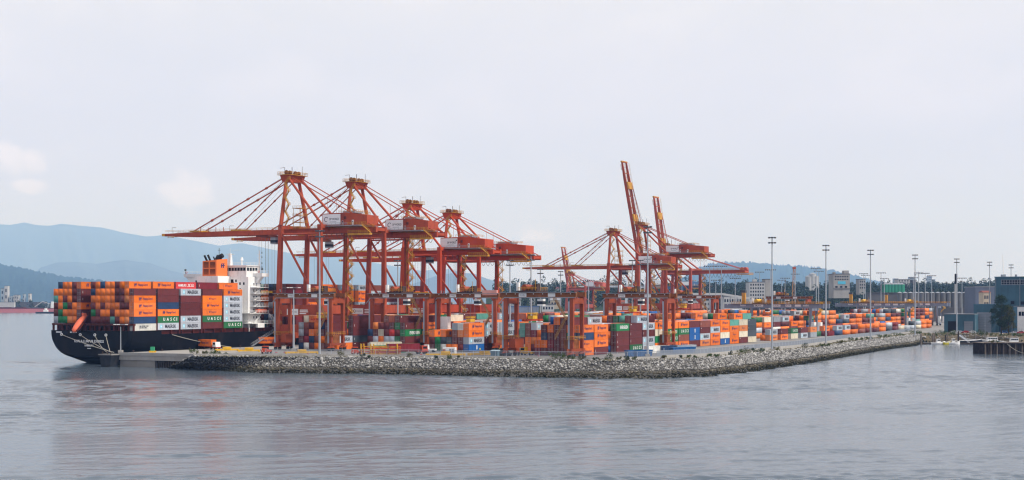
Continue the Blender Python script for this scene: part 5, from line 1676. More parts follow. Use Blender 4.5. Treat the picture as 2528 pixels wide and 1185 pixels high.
def fence(label, pts, h, m, step, kerb_h=0.0, kerb_m='concrete_pale'):
    P = resample(pts, step)
    c = empty('shore_fence', (P[0].x, P[0].y, G))
    tag(c, label, 'fence')
    o0 = Vector((P[0].x, P[0].y, 0))
    for i, p in enumerate(P):
        q = p - o0
        mb = MB(); mb.tube((q.x, q.y, 0), (q.x, q.y, h + kerb_h), .06, 6); mb.build('post', 'pole_grey', c)
        if i + 1 < len(P):
            r = P[i + 1] - o0
            mb = MB(); mb.quad((q.x, q.y, kerb_h), (r.x, r.y, kerb_h), (r.x, r.y, kerb_h + h), (q.x, q.y, kerb_h + h)); mb.build('mesh_panel', m, c)
            mb = MB(); mb.tube((q.x, q.y, h + kerb_h), (r.x, r.y, h + kerb_h), .05, 4); mb.build('top_rail', 'pole_grey', c)
    return c
def kerb(label, pts, h, w, step):
    P = resample(pts, step)
    c = empty('concrete_barrier', (P[0].x, P[0].y, G)); tag(c, label, 'barrier')
    o0 = Vector((P[0].x, P[0].y, 0))
    for a, b in zip(P[:-1], P[1:]):
        a, b = a - o0, b - o0
        d = (b - a).normalized(); n = Vector((-d.y, d.x, 0)); a2, b2 = a + d * .04, b - d * .04
        mb = MB()
        mb.hexa([a2 - n * w, b2 - n * w, b2 + n * w, a2 + n * w, a2 - n * w * .5 + Vector((0, 0, h)), b2 - n * w * .5 + Vector((0, 0, h)), b2 + n * w * .5 + Vector((0, 0, h)), a2 + n * w * .5 + Vector((0, 0, h))])
        mb.build('barrier_block', 'concrete_pale', c)
    return c
kerb('long pale concrete kerb along the top of the rock slope', along(CREST[:6], 2.2), .85, .35, 6.0)
kerb('pale concrete wall under the shore fence on the right', along(CREST[5:], 2.0), 1.3, .4, 6.0)
fence('see-through chain-link fence between the yard and the rock slope', along(CREST[1:6], 7.5), 2.4, 'chain_link', 4.0)
fence('grey screened fence running along the shore road to the boatyard', along(CREST[5:], 5.0), 2.7, 'privacy_mesh', 4.0)
# ================================================================ vehicles and gear on the apron
def loose_container(label, px, Y, z, rot, code, L=12.19, style=1, flip=False):
    o = obj('shipping_container', CMESH[(L, 2.71)], None, PX(px, Y, z), rot)
    painted(o, code)
    for dm in (DMESH, DMESH2):
        d = obj('door_leaf', dm[(L, 2.71)], o); painted(d, code)
    lettering_for(o, L, 2.71, code, style)
    return tag(o, label, 'container', 'containers on trailers')
mat('tractor_white', (0.7, 0.7, 0.7), .4, 0, .05, .5)
mat('chassis_red', (0.30, 0.05, 0.035), .6, 0, .2, .5, RUST, .4)
def trailer(label, px, Y, rot, tractor=True, cabm='tractor_white'):
    c = empty('container_trailer', PX(px, Y, G), rot); tag(c, label, 'trailer')
    for x in (-.45, .45):
        mb = MB(); mb.box(x - .12, x + .12, -6.1, 6.1, .95, 1.25); mb.build('chassis_beam', 'chassis_red', c)
    for y in (-6.0, -2, 2, 6.0):
        mb = MB(); mb.box(-1.2, 1.2, y - .12, y + .12, 1.0, 1.22); mb.build('cross_member', 'chassis_red', c)
    for y in (-5.0, -3.8, -2.6):
        for x in (-.95, .95):
            mb = MB(); mb.tube((x - .25, y, .52), (x + .25, y, .52), .52, 12); mb.build('wheel', 'rubber', c)
    if tractor:
        mb = MB(); mb.box(-1.2, 1.2, 5.0, 9.6, .7, 1.1); tb = mb.build('tractor_frame', 'chassis_red', c)
        mb = MB(); mb.hexa([(-1.2, 7.0, 1.1), (1.2, 7.0, 1.1), (1.2, 9.4, 1.1), (-1.2, 9.4, 1.1), (-1.15, 7.0, 3.1), (1.15, 7.0, 3.1), (1.15, 9.0, 3.1), (-1.15, 9.0, 3.1)]); cb = mb.build('cab', cabm, c)
        mb = MB(); mb.box(-1.22, 1.22, 7.4, 8.9, 2.0, 2.8); mb.build('cab_window', 'glass_dark', cb)
        for y in (6.0, 8.6):
            for x in (-1.0, 1.0):
                mb = MB(); mb.tube((x - .2, y, .52), (x + .2, y, .52), .52, 12); mb.build('wheel', 'rubber', c)
    return c
RV = -ANG + math.radians(90)
trailer('trailer under an orange container on the quay apron', 507, 580, RV - .30 + math.pi, True); loose_container('orange container on the trailer at the start of the quay', 507, 580, G + 1.25, RV - .30 + math.pi, 'O')
trailer('trailer under an orange container beside the nearest crane leg', 650, 618, -ANG - .75, False); loose_container('orange container on a trailer beside the nearest crane leg', 650, 618, G + 1.25, -ANG - .75, 'O')
trailer('trailer under a pale beige container before the green stack', 952, 545, -1.25, False); loose_container('pale beige container on a trailer before the green stack', 952, 545, G + 1.25, -1.25, 'C', style=0)
trailer('trailer under a dark red container close to the shore fence', 996, 524, -1.1, True, 'crane_red_new'); loose_container('dark red container on a trailer close to the shore fence', 996, 524, G + 1.25, -1.1, 'D', style=4)
loose_container('green container on the ground behind the dark red trailer', 962, 540, G + .1, -1.2, 'E', style=0)
loose_container('grey container on the ground behind the blue skips', 1690, 545, G + .1, -.75, 'g', style=0)
loose_container('navy container lying behind the chain-link fence', 1655, 540, G + .1, -.8, 'N', style=2)
loose_container('white container lying behind the chain-link fence', 1622, 536, G + .1, -.8, 'W', style=0)

def spreader_frame(label, px, Y, rot, m='bright_yellow', L=12.0):
    c = empty('spreader_frame', PX(px, Y, G), rot); tag(c, label, 'spreader', 'idle spreaders on the apron')
    for x in (-.8, .8):
        mb = MB(); mb.box(x - .2, x + .2, -L / 2, L / 2, .3, .9); mb.build('long_beam', m, c)
    for y in (-L / 2 + .2, L / 2 - .2):
        mb = MB(); mb.box(-1.2, 1.2, y - .25, y + .25, .05, .85); mb.build('end_beam', m, c)
    mb = MB(); mb.box(-1.1, 1.1, -1.6, 1.6, .9, 1.7); hb = mb.build('head_block', m, c)
    for k in range(3):
        for s in (-3.2, 3.0):
            mb = MB(); y = s + k * .6; mb.poly([(-1.02, y, .35), (-1.02, y + .25, .35), (-1.02, y + .5, .62), (-1.02, y + .25, .62)]); mb.poly([(-1.02, y + .25, .62), (-1.02, y + .5, .62), (-1.02, y + .25, .88), (-1.02, y, .88)]); mb.build('chevron', 'machinery', c)
    return c
spreader_frame('yellow spreader lying before the first lamp post', 745, 527, -1.3)
spreader_frame('yellow spreader with black chevrons by the white machine box', 1100, 507, -1.45, L=14)
spreader_frame('yellow spreader lying left of the blue-roofed hut', 1196, 512, -1.2)
spreader_frame('small yellow spreader near the quay corner trailer', 560, 556, -1.2, L=9)
spreader_frame('yellow spreader lying at the quay edge by the weeds', 615, 548, -1.35, L=8)
def chassis_stack(label, px, Y, rot):
    c = empty('chassis_stack', PX(px, Y, G), rot); tag(c, label, 'chassis stack')
    for k in range(5):
        z = .3 + k * .62
        for x in (-.5, .5):
            mb = MB(); mb.box(x - .12, x + .12, -5.8 + k * .2, 5.8, z, z + .3); mb.build('chassis_beam', 'crane_red_new' if k % 2 else 'rail_yellow', c)
        for y in (-5.4, -2.2, 1.0, 4.6):
            mb = MB(); mb.box(-1.2, 1.2, y - .1 + k * .15, y + .12 + k * .15, z + .02, z + .28); mb.build('cross_member', 'rail_yellow' if k % 2 else 'crane_red_new', c)
    for y in (-5.2, -4.2, 4.4):
        mb = MB(); mb.box(-1.15, 1.15, y, y + .2, .1, 4.0); mb.build('end_frame', 'bright_yellow', c)
    return c
chassis_stack('pile of orange and red trailer chassis beside the fence', 925, 522, -1.3)
chassis_stack('second pile of red chassis nearer the dark red trailer', 950, 516, -1.35)
def yard_tractor(label, px, Y, rot, m):
    c = empty('yard_tractor', PX(px, Y, G), rot); tag(c, label, 'tractor', 'small yard vehicles')
    mb = MB(); mb.box(-1.2, 1.2, -2.6, 2.4, .6, 1.3); mb.build('body', m, c)
    mb = MB(); mb.hexa([(-1.1, .2, 1.3), (1.1, .2, 1.3), (1.1, 2.2, 1.3), (-1.1, 2.2, 1.3), (-1.0, .3, 2.9), (1.0, .3, 2.9), (1.0, 1.8, 2.9), (-1.0, 1.8, 2.9)]); cb = mb.build('cab', m, c)
    mb = MB(); mb.box(-1.12, 1.12, .5, 2.0, 1.8, 2.6); mb.build('cab_window', 'glass_dark', cb)
    for y in (-1.7, 1.5):
        for x in (-1.05, 1.05):
            mb = MB(); mb.tube((x - .2, y, .5), (x + .2, y, .5), .5, 12); mb.build('wheel', 'rubber', c)
    for x in (-.7, .7):
        mb = MB(); mb.box(x - .15, x + .15, 2.38, 2.46, .9, 1.1); mb.build('headlight', 'lamp_white', c)
    return c
yard_tractor('small red yard tractor facing the shore, left of the first lamp post', 658, 531, math.pi - .2, 'crane_red_new')
yard_tractor('small red yard tractor beside the pile of chassis', 878, 520, math.pi - .1, 'crane_red_new')
yard_tractor('yellow loader parked behind the blue-roofed hut', 1301, 515, 1.0, 'bright_yellow')
yard_tractor('white pickup parked under the second yard gantry', 1060, 545, 1.4, 'tractor_white')
yard_tractor('dark van parked by the near corner of the tall maroon stack', 1247, 505, 1.5, 'lamp_dark')
# white machine box and hut
c = empty('machine_box', PX(1110, 520, G), -.25); tag(c, 'white louvred machine box with a red end standing at the fence', 'machine box')
mb = MB(); mb.box(-2.3, 2.3, -1.2, 1.2, 0.1, 2.7); bx_ = mb.build('cabinet', 'white_paint', c)
mb = MB(); mb.box(-2.25, -1.2, -1.26, -1.19, .2, 2.0); mb.build('red_panel', 'crane_red', c)
for x in (.2, 1.2):
    mb = MB(); mb.box(x, x + .8, -1.25, -1.19, 1.0, 2.2); mb.build('louver', 'steel_grey', c)
c = empty('gantry_power_house', W(-6.5, 88.2, G + 6.8), -ANG); tag(c, 'tall white power cabinet hung between the legs of the middle gantry', 'power cabinet')
for k in range(3):
    mb = MB(); mb.box(-1.8, 1.8, -1.2, 1.2, k * 2.2, k * 2.2 + 2.14); mb.build('cabinet', 'white_paint', c)
c = empty('site_hut', PX(1222, 497, G), -.35); tag(c, 'small grey hut with a light blue roof at the shore kerb', 'hut')
mat('hut_blue', (0.12, 0.20, 0.25), .6, 0, .1, .5); mat('hut_roof', (0.30, 0.42, 0.48), .5, 0, .08, .5)
mb = MB(); mb.box(-1.3, 1.3, -1, 1, 0, 2.1); mb.build('wall', 'hut_blue', c)
mb = MB(); mb.hexa([(-1.5, -1.2, 2.1), (1.5, -1.2, 2.1), (1.5, 1.2, 2.1), (-1.5, 1.2, 2.1), (-1.5, -1.2, 2.25), (1.5, -1.2, 2.25), (1.5, 1.2, 2.55), (-1.5, 1.2, 2.55)]); mb.build('roof', 'hut_roof', c)
mat('skip_blue', (0.02, 0.10, 0.27), .55, 0, .12, .5, GRIME, .4)
for k, (px, Y, rot, lab) in enumerate([(1566, 503, -1.1, 'open blue skip left of the shore light mast'), (1588, 506, -1.0, 'second open blue skip touching the shore light mast'), (1672, 533, -.9, 'long blue skip behind the fence right of the light mast'), (1697, 540, -.9, 'farthest blue skip behind the fence')]):
    c = empty('skip', PX(px, Y, G), rot); tag(c, lab, 'skip', 'blue skips behind the fence')
    mb = MB()
    mb.hexa([(-1.1, -3, .1), (1.1, -3, .1), (1.1, 3, .1), (-1.1, 3, .1), (-1.25, -3.4, 2.2), (1.25, -3.4, 2.2), (1.25, 3.4, 2.2), (-1.25, 3.4, 2.2)]); mb.build('body', 'skip_blue', c)
    for y in (-2, 0, 2):
        mb = MB(); mb.box(1.18, 1.32, y - .12, y + .12, .3, 2.1); mb.build('rib', 'skip_blue', c)
    mb = MB(); mb.box(-1.35, 1.35, -3.5, 3.5, 2.1, 2.3); mb.build('rim', 'skip_blue', c)
for k, (px, Y) in enumerate([(682, 530), (703, 532), (722, 529), (760, 515), (774, 510), (808, 508), (866, 505), (1040, 512), (1330, 497), (1360, 494)]):
    c = empty('barrier_stand', PX(px, Y, G)); tag(c, 'small red and white barrier stand, %s along the apron from the ship' % ordinal(k + 1), 'barrier stand', 'barrier stands on the apron')
    mb = MB(); mb.box(-.35, .35, -.3, .3, 0, .9); mb.build('block', 'concrete_pale', c)
    mb = MB(); mb.box(-.36, .36, -.31, .31, .35, .6); mb.build('stripe', 'ink_red', c)
# green box and bollards at the quay corner
c = empty('quay_cabinet', W(-86, 6, G)); tag(c, 'green cabinet with yellow base near the quay corner', 'cabinet')
mat('cabinet_green', (0.04, 0.32, 0.16), .5, 0, .1, .5)
mb = MB(); mb.box(-.7, .7, -.6, .6, .7, 2.2); mb.build('cabinet', 'cabinet_green', c); mb = MB(); mb.box(-1.2, 1.2, -.8, .8, 0, .7); mb.build('base', 'bright_yellow', c)
for k in range(9):
    c = empty('bollard', W(-88 + k * 16, -1.8, G + .02)); tag(c, 'dark mooring bollard, %s along the quay edge from the stern' % ordinal(k + 1), 'bollard', 'quay edge bollards')
    mb = MB(); mb.tube((0, 0, 0), (0, 0, .6), .28, 10, .22); mb.build('post', 'machinery', c); mb = MB(); mb.tube((0, 0, .6), (0, 0, .85), .42, 10, .36); mb.build('cap', 'machinery', c)

# two workers in yellow vests
def worker(px, Y, rot, label):
    me = bpy.data.meshes.new('person')
    v = [(0, 0, .95), (0, 0, 1.25), (0, 0, 1.45), (0, 0, 1.55), (0, .02, 1.70), (-.10, 0, .9), (-.11, .03, .5), (-.12, 0, .08), (-.12, .15, .05), (.10, 0, .9), (.12, -.05, .5), (.14, -.12, .08), (.14, .02, .05),
         (-.20, 0, 1.43), (-.27, 0, 1.15), (-.26, .10, .92), (.20, 0, 1.43), (.28, .02, 1.15), (.24, .16, .98)]
    e = [(0, 1), (1, 2), (2, 3), (3, 4), (0, 5), (5, 6), (6, 7), (7, 8), (0, 9), (9, 10), (10, 11), (11, 12), (2, 13), (13, 14), (14, 15), (2, 16), (16, 17), (17, 18)]
    me.from_pydata(v, e, [])
    r = [.15, .16, .13, .065, .115, .10, .075, .055, .05, .10, .075, .055, .05, .075, .055, .045, .075, .055, .045]
    o = obj('person', me, None, PX(px, Y, G), rot)
    sk = o.modifiers.new('skin', 'SKIN')
    for i, sv in enumerate(me.skin_vertices[0].data):
        sv.radius = (r[i], r[i] * .85); sv.use_root = (i == 0)
    o.modifiers.new('sub', 'SUBSURF').levels = 1
    m = bpy.data.materials.new('work_clothes'); m.use_nodes = True; t = m.node_tree; b = t.nodes['Principled BSDF']; b.inputs['Roughness'].default_value = .9
    tc_ = t.nodes.new('ShaderNodeTexCoord'); sp = t.nodes.new('ShaderNodeSeparateXYZ'); t.links.new(tc_.outputs['Object'], sp.inputs[0])
    rp = t.nodes.new('ShaderNodeValToRGB'); rp.color_ramp.interpolation = 'CONSTANT'
    mr = t.nodes.new('ShaderNodeMapRange'); mr.inputs['From Max'].default_value = 1.9; t.links.new(sp.outputs['Z'], mr.inputs['Value']); t.links.new(mr.outputs['Result'], rp.inputs['Fac'])
    cs = [(0, (.02, .02, .025)), (.48, (.65, .60, .03)), (.80, (.42, .24, .17)), (.905, (.75, .72, .1))]
    while len(rp.color_ramp.elements) < 4: rp.color_ramp.elements.new(.5)
    for el, (p, c) in zip(rp.color_ramp.elements, cs): el.position = p; el.color = c + (1,)
    t.links.new(rp.outputs['Color'], b.inputs['Base Color'])
    me.materials.append(m)
    return tag(o, label, 'person', 'workers on the apron')
worker(1185, 545, .4, 'person in a yellow vest standing under the middle yard gantry')
worker(1234, 550, 1.2, 'person in a yellow vest walking beside the gantry wheels')

# ================================================================ plants
def leaf_material(name, rgb, var=.5):
    m = bpy.data.materials.new(name); m.use_nodes = True; t = m.node_tree; b = t.nodes['Principled BSDF']; b.inputs['Roughness'].default_value = .9; b.inputs['Specular IOR Level'].default_value = .05
    g = t.nodes.new('ShaderNodeNewGeometry'); rp = t.nodes.new('ShaderNodeValToRGB')
    rp.color_ramp.elements[0].color = tuple(x * (1 - var) for x in rgb) + (1,); rp.color_ramp.elements[1].color = tuple(x * (1 + var) for x in rgb) + (1,)
    t.links.new(g.outputs['Random Per Island'], rp.inputs['Fac']); t.links.new(rp.outputs['Color'], b.inputs['Base Color'])
    MATS[name] = m
leaf_material('leaf_green', (0.055, 0.085, 0.025)); leaf_material('leaf_dark', (0.030, 0.050, 0.026)); leaf_material('leaf_olive', (0.085, 0.085, 0.03)); leaf_material('leaf_far', (0.040, 0.062, 0.045), .6)  # leaf_far is lightened to carry distance haze in its colour
leaf_material('grass_dry', (0.16, 0.14, 0.06), .4)
mat('bark', (0.07, 0.05, 0.035), .9, 0, .3, 1.0)
def leaves(centres, radii, per, size):
    """small randomly turned leaf quads through ellipsoidal clumps"""
    n = len(centres) * per
    c = np.repeat(np.asarray(centres, float), per, 0); r = np.repeat(np.asarray(radii, float).reshape(len(centres), -1), per, 0)
    if r.shape[1] == 1: r = np.repeat(r, 3, 1)
    d = RNG.normal(0, 1, (n, 3)); d /= np.linalg.norm(d, axis=1)[:, None]
    p = c + d * r * (RNG.uniform(.25, 1, n) ** .6)[:, None]
    a = RNG.normal(0, 1, (n, 3)); a /= np.linalg.norm(a, axis=1)[:, None]
    b = np.cross(a, RNG.normal(0, 1, (n, 3))); b /= np.linalg.norm(b, axis=1)[:, None]
    s = RNG.uniform(.6, 1.3, (n, 1)) * size
    V = np.stack([p - a * s, p + b * s * .55, p + a * s, p - b * s * .55], 1).reshape(-1, 3)
    F = np.arange(4 * n).reshape(-1, 4)
    return V, F
def shrub(px, Y, w, h, label, m='leaf_green', z=G):
    base = PX(px, Y, z - .1)
    c = empty('shrub', base); tag(c, label, 'shrub', 'shrubs along the shore')
    k = max(5, int(w * 3))
    cs = np.c_[RNG.uniform(-w / 2, w / 2, k), RNG.uniform(-w / 3, w / 3, k), RNG.uniform(.25, .75, k) * h]
    V, F = leaves(cs, np.full(k, max(.28, .3 * h)), 46, .16)
    obj('foliage', nmesh('foliage', V, F, [m]), c)
    mb = MB()
    for i in range(4): mb.tube((0, 0, 0), tuple(cs[i] * [.8, .8, .9]), .05, 5, .02)
    mb.build('stem', 'bark', c)
SH = [(478, 531, 3, 2.0), (497, 522, 4, 1.7), (530, 515, 5, 2.2), (552, 512, 3, 1.4), (840, 497, 2.2, 2.8), (895, 496, 1.6, 1.6), (912, 495, 1.5, 1.2), (1012, 493, 1.8, 2.0), (1076, 489, 1.0, 1.2), (1110, 487, 1.3, 1.6), (1133, 487, 1.0, 1.2),
      (1376, 475, 5.0, 2.8), (1410, 475, 2.6, 1.8), (1437, 473, 2.4, 1.6), (1468, 471, 2.6, 1.2), (1506, 472, 2.6, 2.6), (1530, 472, 2.0, 1.4), (1546, 472, 2.0, 1.8), (1566, 474, 1.4, 1.4), (1640, 482, 1.4, 1.5), (1680, 486, 1.6, 1.6), (1708, 490, 3.5, 1.2),
      (1760, 500, 5.0, 1.4), (1802, 515, 1.6, 2.0), (1830, 527, 3.6, 2.2), (1845, 532, 2.4, 3.2), (1866, 543, 4.0, 2.0), (1884, 549, 2.0, 1.6), (1914, 562, 3.2, 2.0), (1986, 594, 2.0, 3.2), (2036, 618, 5.0, 1.4), (2075, 660, 4.0, 1.8), (2110, 700, 7.0, 2.0), (2145, 730, 5, 1.6), (2180, 760, 8.0, 2.2), (2215, 800, 8, 2.0), (2255, 850, 9, 2.4)]
for k, (px, Y, w, h) in enumerate(SH):
    shrub(px, Y, w, h, '%s shrub on the crest of the rock slope, %s counted from the ship' % ('dense green' if w > 3 else 'small weedy', ordinal(k + 1)), ['leaf_green', 'leaf_olive', 'leaf_dark'][k % 3] if w < 4.5 else 'leaf_green')
# grass tufts at the top of the slope
n = 2600
s_ = np.r_[RNG.uniform(0.0, .55, n // 3), RNG.uniform(.5, 1, n - n // 3)]
pc = poly_at(CREST, s_) + RNG.normal(0, .9, (n, 2))
V, F = leaves(np.c_[pc, np.full(n, G + .12)], np.c_[np.full(n, .35), np.full(n, .35), np.full(n, .3)], 7, .2)
tag(obj('grass_tufts', nmesh('grass_tufts', V, F, ['grass_dry'])), 'dry grass and weeds along the top of the rocks', 'grass', kind='stuff')

def tree(px, Y, h, w, label, m='leaf_dark', z=G, trunk=.35, per=60, leaf=.3, group=None):
    c = empty('tree', PX(px, Y, z)); tag(c, label, 'tree', group)
    mb = MB(); top = Vector((RNG.uniform(-.5, .5), 0, h * .8)); mb.tube((0, 0, -.3), top * .5, trunk, 8, trunk * .7).tube(top * .5, top, trunk * .7, 7, .06)
    k = int(16 + w * h / 5)
    zz = RNG.uniform(.22, 1.0, k)
    env = np.sin(np.clip(zz * .9 + .08, 0, 1) * math.pi) ** .6
    an = RNG.uniform(0, 6.28, k); rr = RNG.uniform(.2, 1, k) ** .6 * w / 2 * env
    cs = np.c_[rr * np.cos(an), rr * np.sin(an), zz * h]
    for i in range(0, k, 2): mb.tube((top * (zz[i] * .75 / .8 * .8))[:], tuple(cs[i]), .10, 5, .03)
    mb.build('trunk', 'bark', c)
    V, F = leaves(cs, np.c_[RNG.uniform(.10, .2, k) * w + .35, RNG.uniform(.10, .2, k) * w + .35, RNG.uniform(.08, .16, k) * w + .3], per, leaf)
    obj('crown', nmesh('crown', V, F, [m]), c)
    return c
# ================================================================ boatyard on the right
mat('teal_wall', (0.050, 0.115, 0.155), .6, 0, .12, .12, (0.025, .05, .065), .6)
mat('teal_trim', (0.07, 0.16, 0.22), .6, 0, .05, .2)
mat('door_grey', (0.20, 0.22, 0.25), .6, 0, .06, .2)
mat('roof_grey', (0.25, 0.26, 0.28), .7, 0, .1, .2)
mat('timber_dark', (0.030, 0.022, 0.020), .85, 0, .4, .6, (0.10, .08, .07), .5)
mat('timber_grey', (0.16, 0.13, 0.11), .85, 0, .3, .6)
def ribbed_wall(mb, x0, x1, y, z0, z1, mi=0, step=2.0):
    """sheet metal front at y with proud vertical ribs"""
    n = int((x1 - x0) / step)
    for i in range(n + 1):
        x = x0 + (x1 - x0) * i / n
        mb.box(x - .08, x + .08, y - .07, y + .02, z0, z1, mi)
BY = 880.0
def bx(px, Y=BY): return (px - 1264) / FPX * Y
def bz(py, Y=BY): return CAMZ + (HOR - py) * Y / FPX
# tall shed
c = empty('tall_shed', (bx(2456, 895), 895, G), -ANG); tag(c, 'tall teal corrugated shed with a strip of windows under its roof', 'shed')
w_ = bx(2640) - bx(2456); h_ = bz(684) - G
mb = MB(); mb.box(0, w_, 0, 45, 0, h_); ribbed_wall(mb, 0, w_, 0, 0, h_ - .3, 0, 2.2); mb.build('wall', 'teal_wall', c)
mb = MB(); mb.box(-.4, w_ + .4, -.4, 45.4, h_, h_ + .5); mb.build('roof', 'teal_trim', c)
wx0, wz0, wz1 = bx(2472) - bx(2456), bz(702) - G, bz(690.5) - G
for r in range(2):
    for i in range(16):
        x = wx0 + i * 1.62; z0 = wz0 + r * (wz1 - wz0) / 2
        mb = MB(); mb.box(x, x + 1.4, -.12, -.06, z0 + .1, z0 + (wz1 - wz0) / 2 - .1); mb.build('window_pane', 'glass_dark', c)
mb = MB(); mb.box(wx0 - .2, wx0 + 26.2, -.10, -.03, wz0 - .1, wz1 + .1); mb.build('window_frame', 'steel_grey', c)
for x, z in ((bx(2494) - bx(2456), bz(751) - G), (bx(2518) - bx(2456), bz(752) - G)):
    mb = MB(); mb.box(x, x + 2.2, -.13, -.08, z, z + 2.0); mb.build('window_pane', 'glass_dark', c)
for k in range(5):
    mb = MB(); x = 3 + k * 8.5; mb.tube((x, 8, h_ + .4), (x, 8, h_ + 1.6), .7, 8).tube((x, 8, h_ + 1.6), (x, 8, h_ + 2.1), 1.0, 8, .3); mb.build('roof_vent', 'steel_grey', c)
for x in (.6, 15.0, 30.0):
    mb = MB(); mb.tube((x, -.22, 0), (x, -.22, h_ - .2), .14, 6); mb.build('downpipe', 'steel_grey', c)
# thin jib on the roof
c = empty('roof_jib', (bx(2477, 905), 905, G + h_ + .5)); tag(c, 'thin white crane jib standing on the roof of the tall shed', 'jib')
mb = MB(); mb.box(-1.2, 1.2, -1, 1, 0, 1.6); mb.build('base', 'steel_grey', c)
mb = MB(); mb.tube((0, 0, 1.6), (-.4, 0, bz(628, BY + 20) - G - h_), .28, 6, .12); mb.build('boom', 'white_paint', c)
# middle shed with the big grey door
c = empty('door_shed', (bx(2404, 888), 888, G), -ANG); tag(c, 'teal shed with a large grey roller door', 'shed')
w_ = bx(2456) - bx(2404); h_ = bz(752) - G
mb = MB(); mb.box(0, w_ - .05, 0, 30, 0, h_); ribbed_wall(mb, 0, w_ - .05, 0, 2.2, h_, 0, 2.2); mb.build('wall', 'teal_wall', c)
mb = MB(); mb.box(-.3, w_ - .1, -.3, 30, h_, h_ + .35); mb.build('roof', 'teal_trim', c)
d0, d1, dz = bx(2412) - bx(2404), bx(2446) - bx(2404), bz(771) - G
for k in range(8):
    mb = MB(); mb.box(d0, d1, -.22, -.12, dz / 8 * k + .05, dz / 8 * (k + 1) - .05); mb.build('door_panel', 'door_grey', c)
# low shed
c = empty('low_shed', (bx(2331, 884), 884, G), -ANG); tag(c, 'long low teal shed with one open dark doorway', 'shed')
w_ = bx(2404) - bx(2331); h_ = bz(776) - G
mb = MB(); mb.box(0, w_ - .05, 0, 25, 0, h_); ribbed_wall(mb, 0, w_ - .05, 0, 2.0, h_, 0, 2.2); mb.build('wall', 'teal_wall', c)
mb = MB(); mb.box(-.3, w_ - .1, -.4, 25, h_, h_ + .3); mb.build('roof', 'roof_grey', c)
mb = MB(); mb.box(bx(2340) - bx(2331), bx(2362) - bx(2331), -.2, -.1, 0, bz(793) - G); mb.build('open_doorway', 'void_dark', c)  # dark panel on the wall, the doorway's inner shade as its colour
for k in range(5):
    mb = MB(); q = (bz(793) - G) / 5; mb.box(bx(2379) - bx(2331), bx(2400) - bx(2331), -.2, -.1, q * k + .04, q * (k + 1) - .04); mb.build('door_panel', 'door_grey', c)
# white shed at the right edge
c = empty('white_shed', (bx(2503, 872), 872, G), -ANG); tag(c, 'pale grey shed with dark windows at the right edge', 'shed')
w_ = bx(2600, 862) - bx(2503, 862); h_ = bz(758, 862) - G
mb = MB(); mb.box(0, 2.0, -.1, 14, 0, h_ + .3); mb.build('corner_panel', 'teal_trim', c)
for k in range(7):
    mb = MB(); mb.box(2.0, w_, 0, 14, h_ / 7 * k + .04, h_ / 7 * (k + 1) - .03); mb.build('cladding', 'white_paint', c)
for k in range(6):
    mb = MB(); x = 2.8 + k * 1.7; mb.box(x, x + 1.4, -.1, -.02, h_ * .66, h_ * .82); mb.build('window_pane', 'glass_dark', c)
mb = MB(); mb.box(-.2, w_, -.3, 14, h_ + .3, h_ + .6); mb.build('roof', 'roof_grey', c)
# bank and seawall below the sheds
bank = []
mat('bank_earth', (0.12, 0.095, 0.06), .95, 0, .4, .1)
pts = [(248, 870), (262, 872), (330, 866), (420, 860), (900, 898)]
NSB = 120
top = poly_at(pts, np.linspace(0, 1, NSB)); low = top + np.array([0.0, -16.0]) + RNG.normal(0, .6, (NSB, 2))
mid = top * .45 + low * .55
V = np.concatenate([np.c_[top, np.full(NSB, G + .03)], np.c_[mid, np.full(NSB, 3.0) + RNG.normal(0, .3, NSB)], np.c_[low, np.full(NSB, -.6)]])
F = [(r * NSB + i, (r + 1) * NSB + i, (r + 1) * NSB + i + 1, r * NSB + i + 1) for r in range(2) for i in range(NSB - 1)]
tag(obj('boatyard_bank', nmesh('boatyard_bank', V, F, ['bank_earth'])), 'earth bank below the boatyard', kind='structure')
k = 900; s_ = RNG.uniform(0, .5, k); tt = RNG.uniform(0, 1, k)
pb = poly_at(pts, s_) + np.c_[np.zeros(k), -16 * tt]
V, F = scatter_rocks(np.c_[pb, np.interp(tt, [0, .55, 1], [G, 3.0, -.4])], RNG.uniform(.3, .9, k))
tag(obj('bank_rocks', nmesh('bank_rocks', V, F, ['rock'])), 'loose rocks on the bank below the boatyard', 'rocks', kind='stuff')
for k, (px, Y, w, h) in enumerate([(2332, 858, 12, 4.2), (2344, 855, 8, 3.4), (2415, 853, 9, 4.5), (2430, 852, 6, 3.0), (2458, 848, 7, 2.6), (2490, 850, 9, 2.4), (2520, 848, 8, 2.0), (2300, 862, 8, 2.2)]):
    shrub(px, Y, w, h, 'rounded shrub below the teal sheds, %s from the rock slope' % ordinal(k + 1), 'leaf_green', 3.6)
tree(2472, 852, 23, 11, 'tall dark conifer-like tree standing before the tall teal shed', 'leaf_dark', 4.6, .5, 90, .34)
tree(2490, 850, 17, 8, 'shorter tree leaning beside the tall tree at the sheds', 'leaf_olive', 4.6, .4, 90, .32)
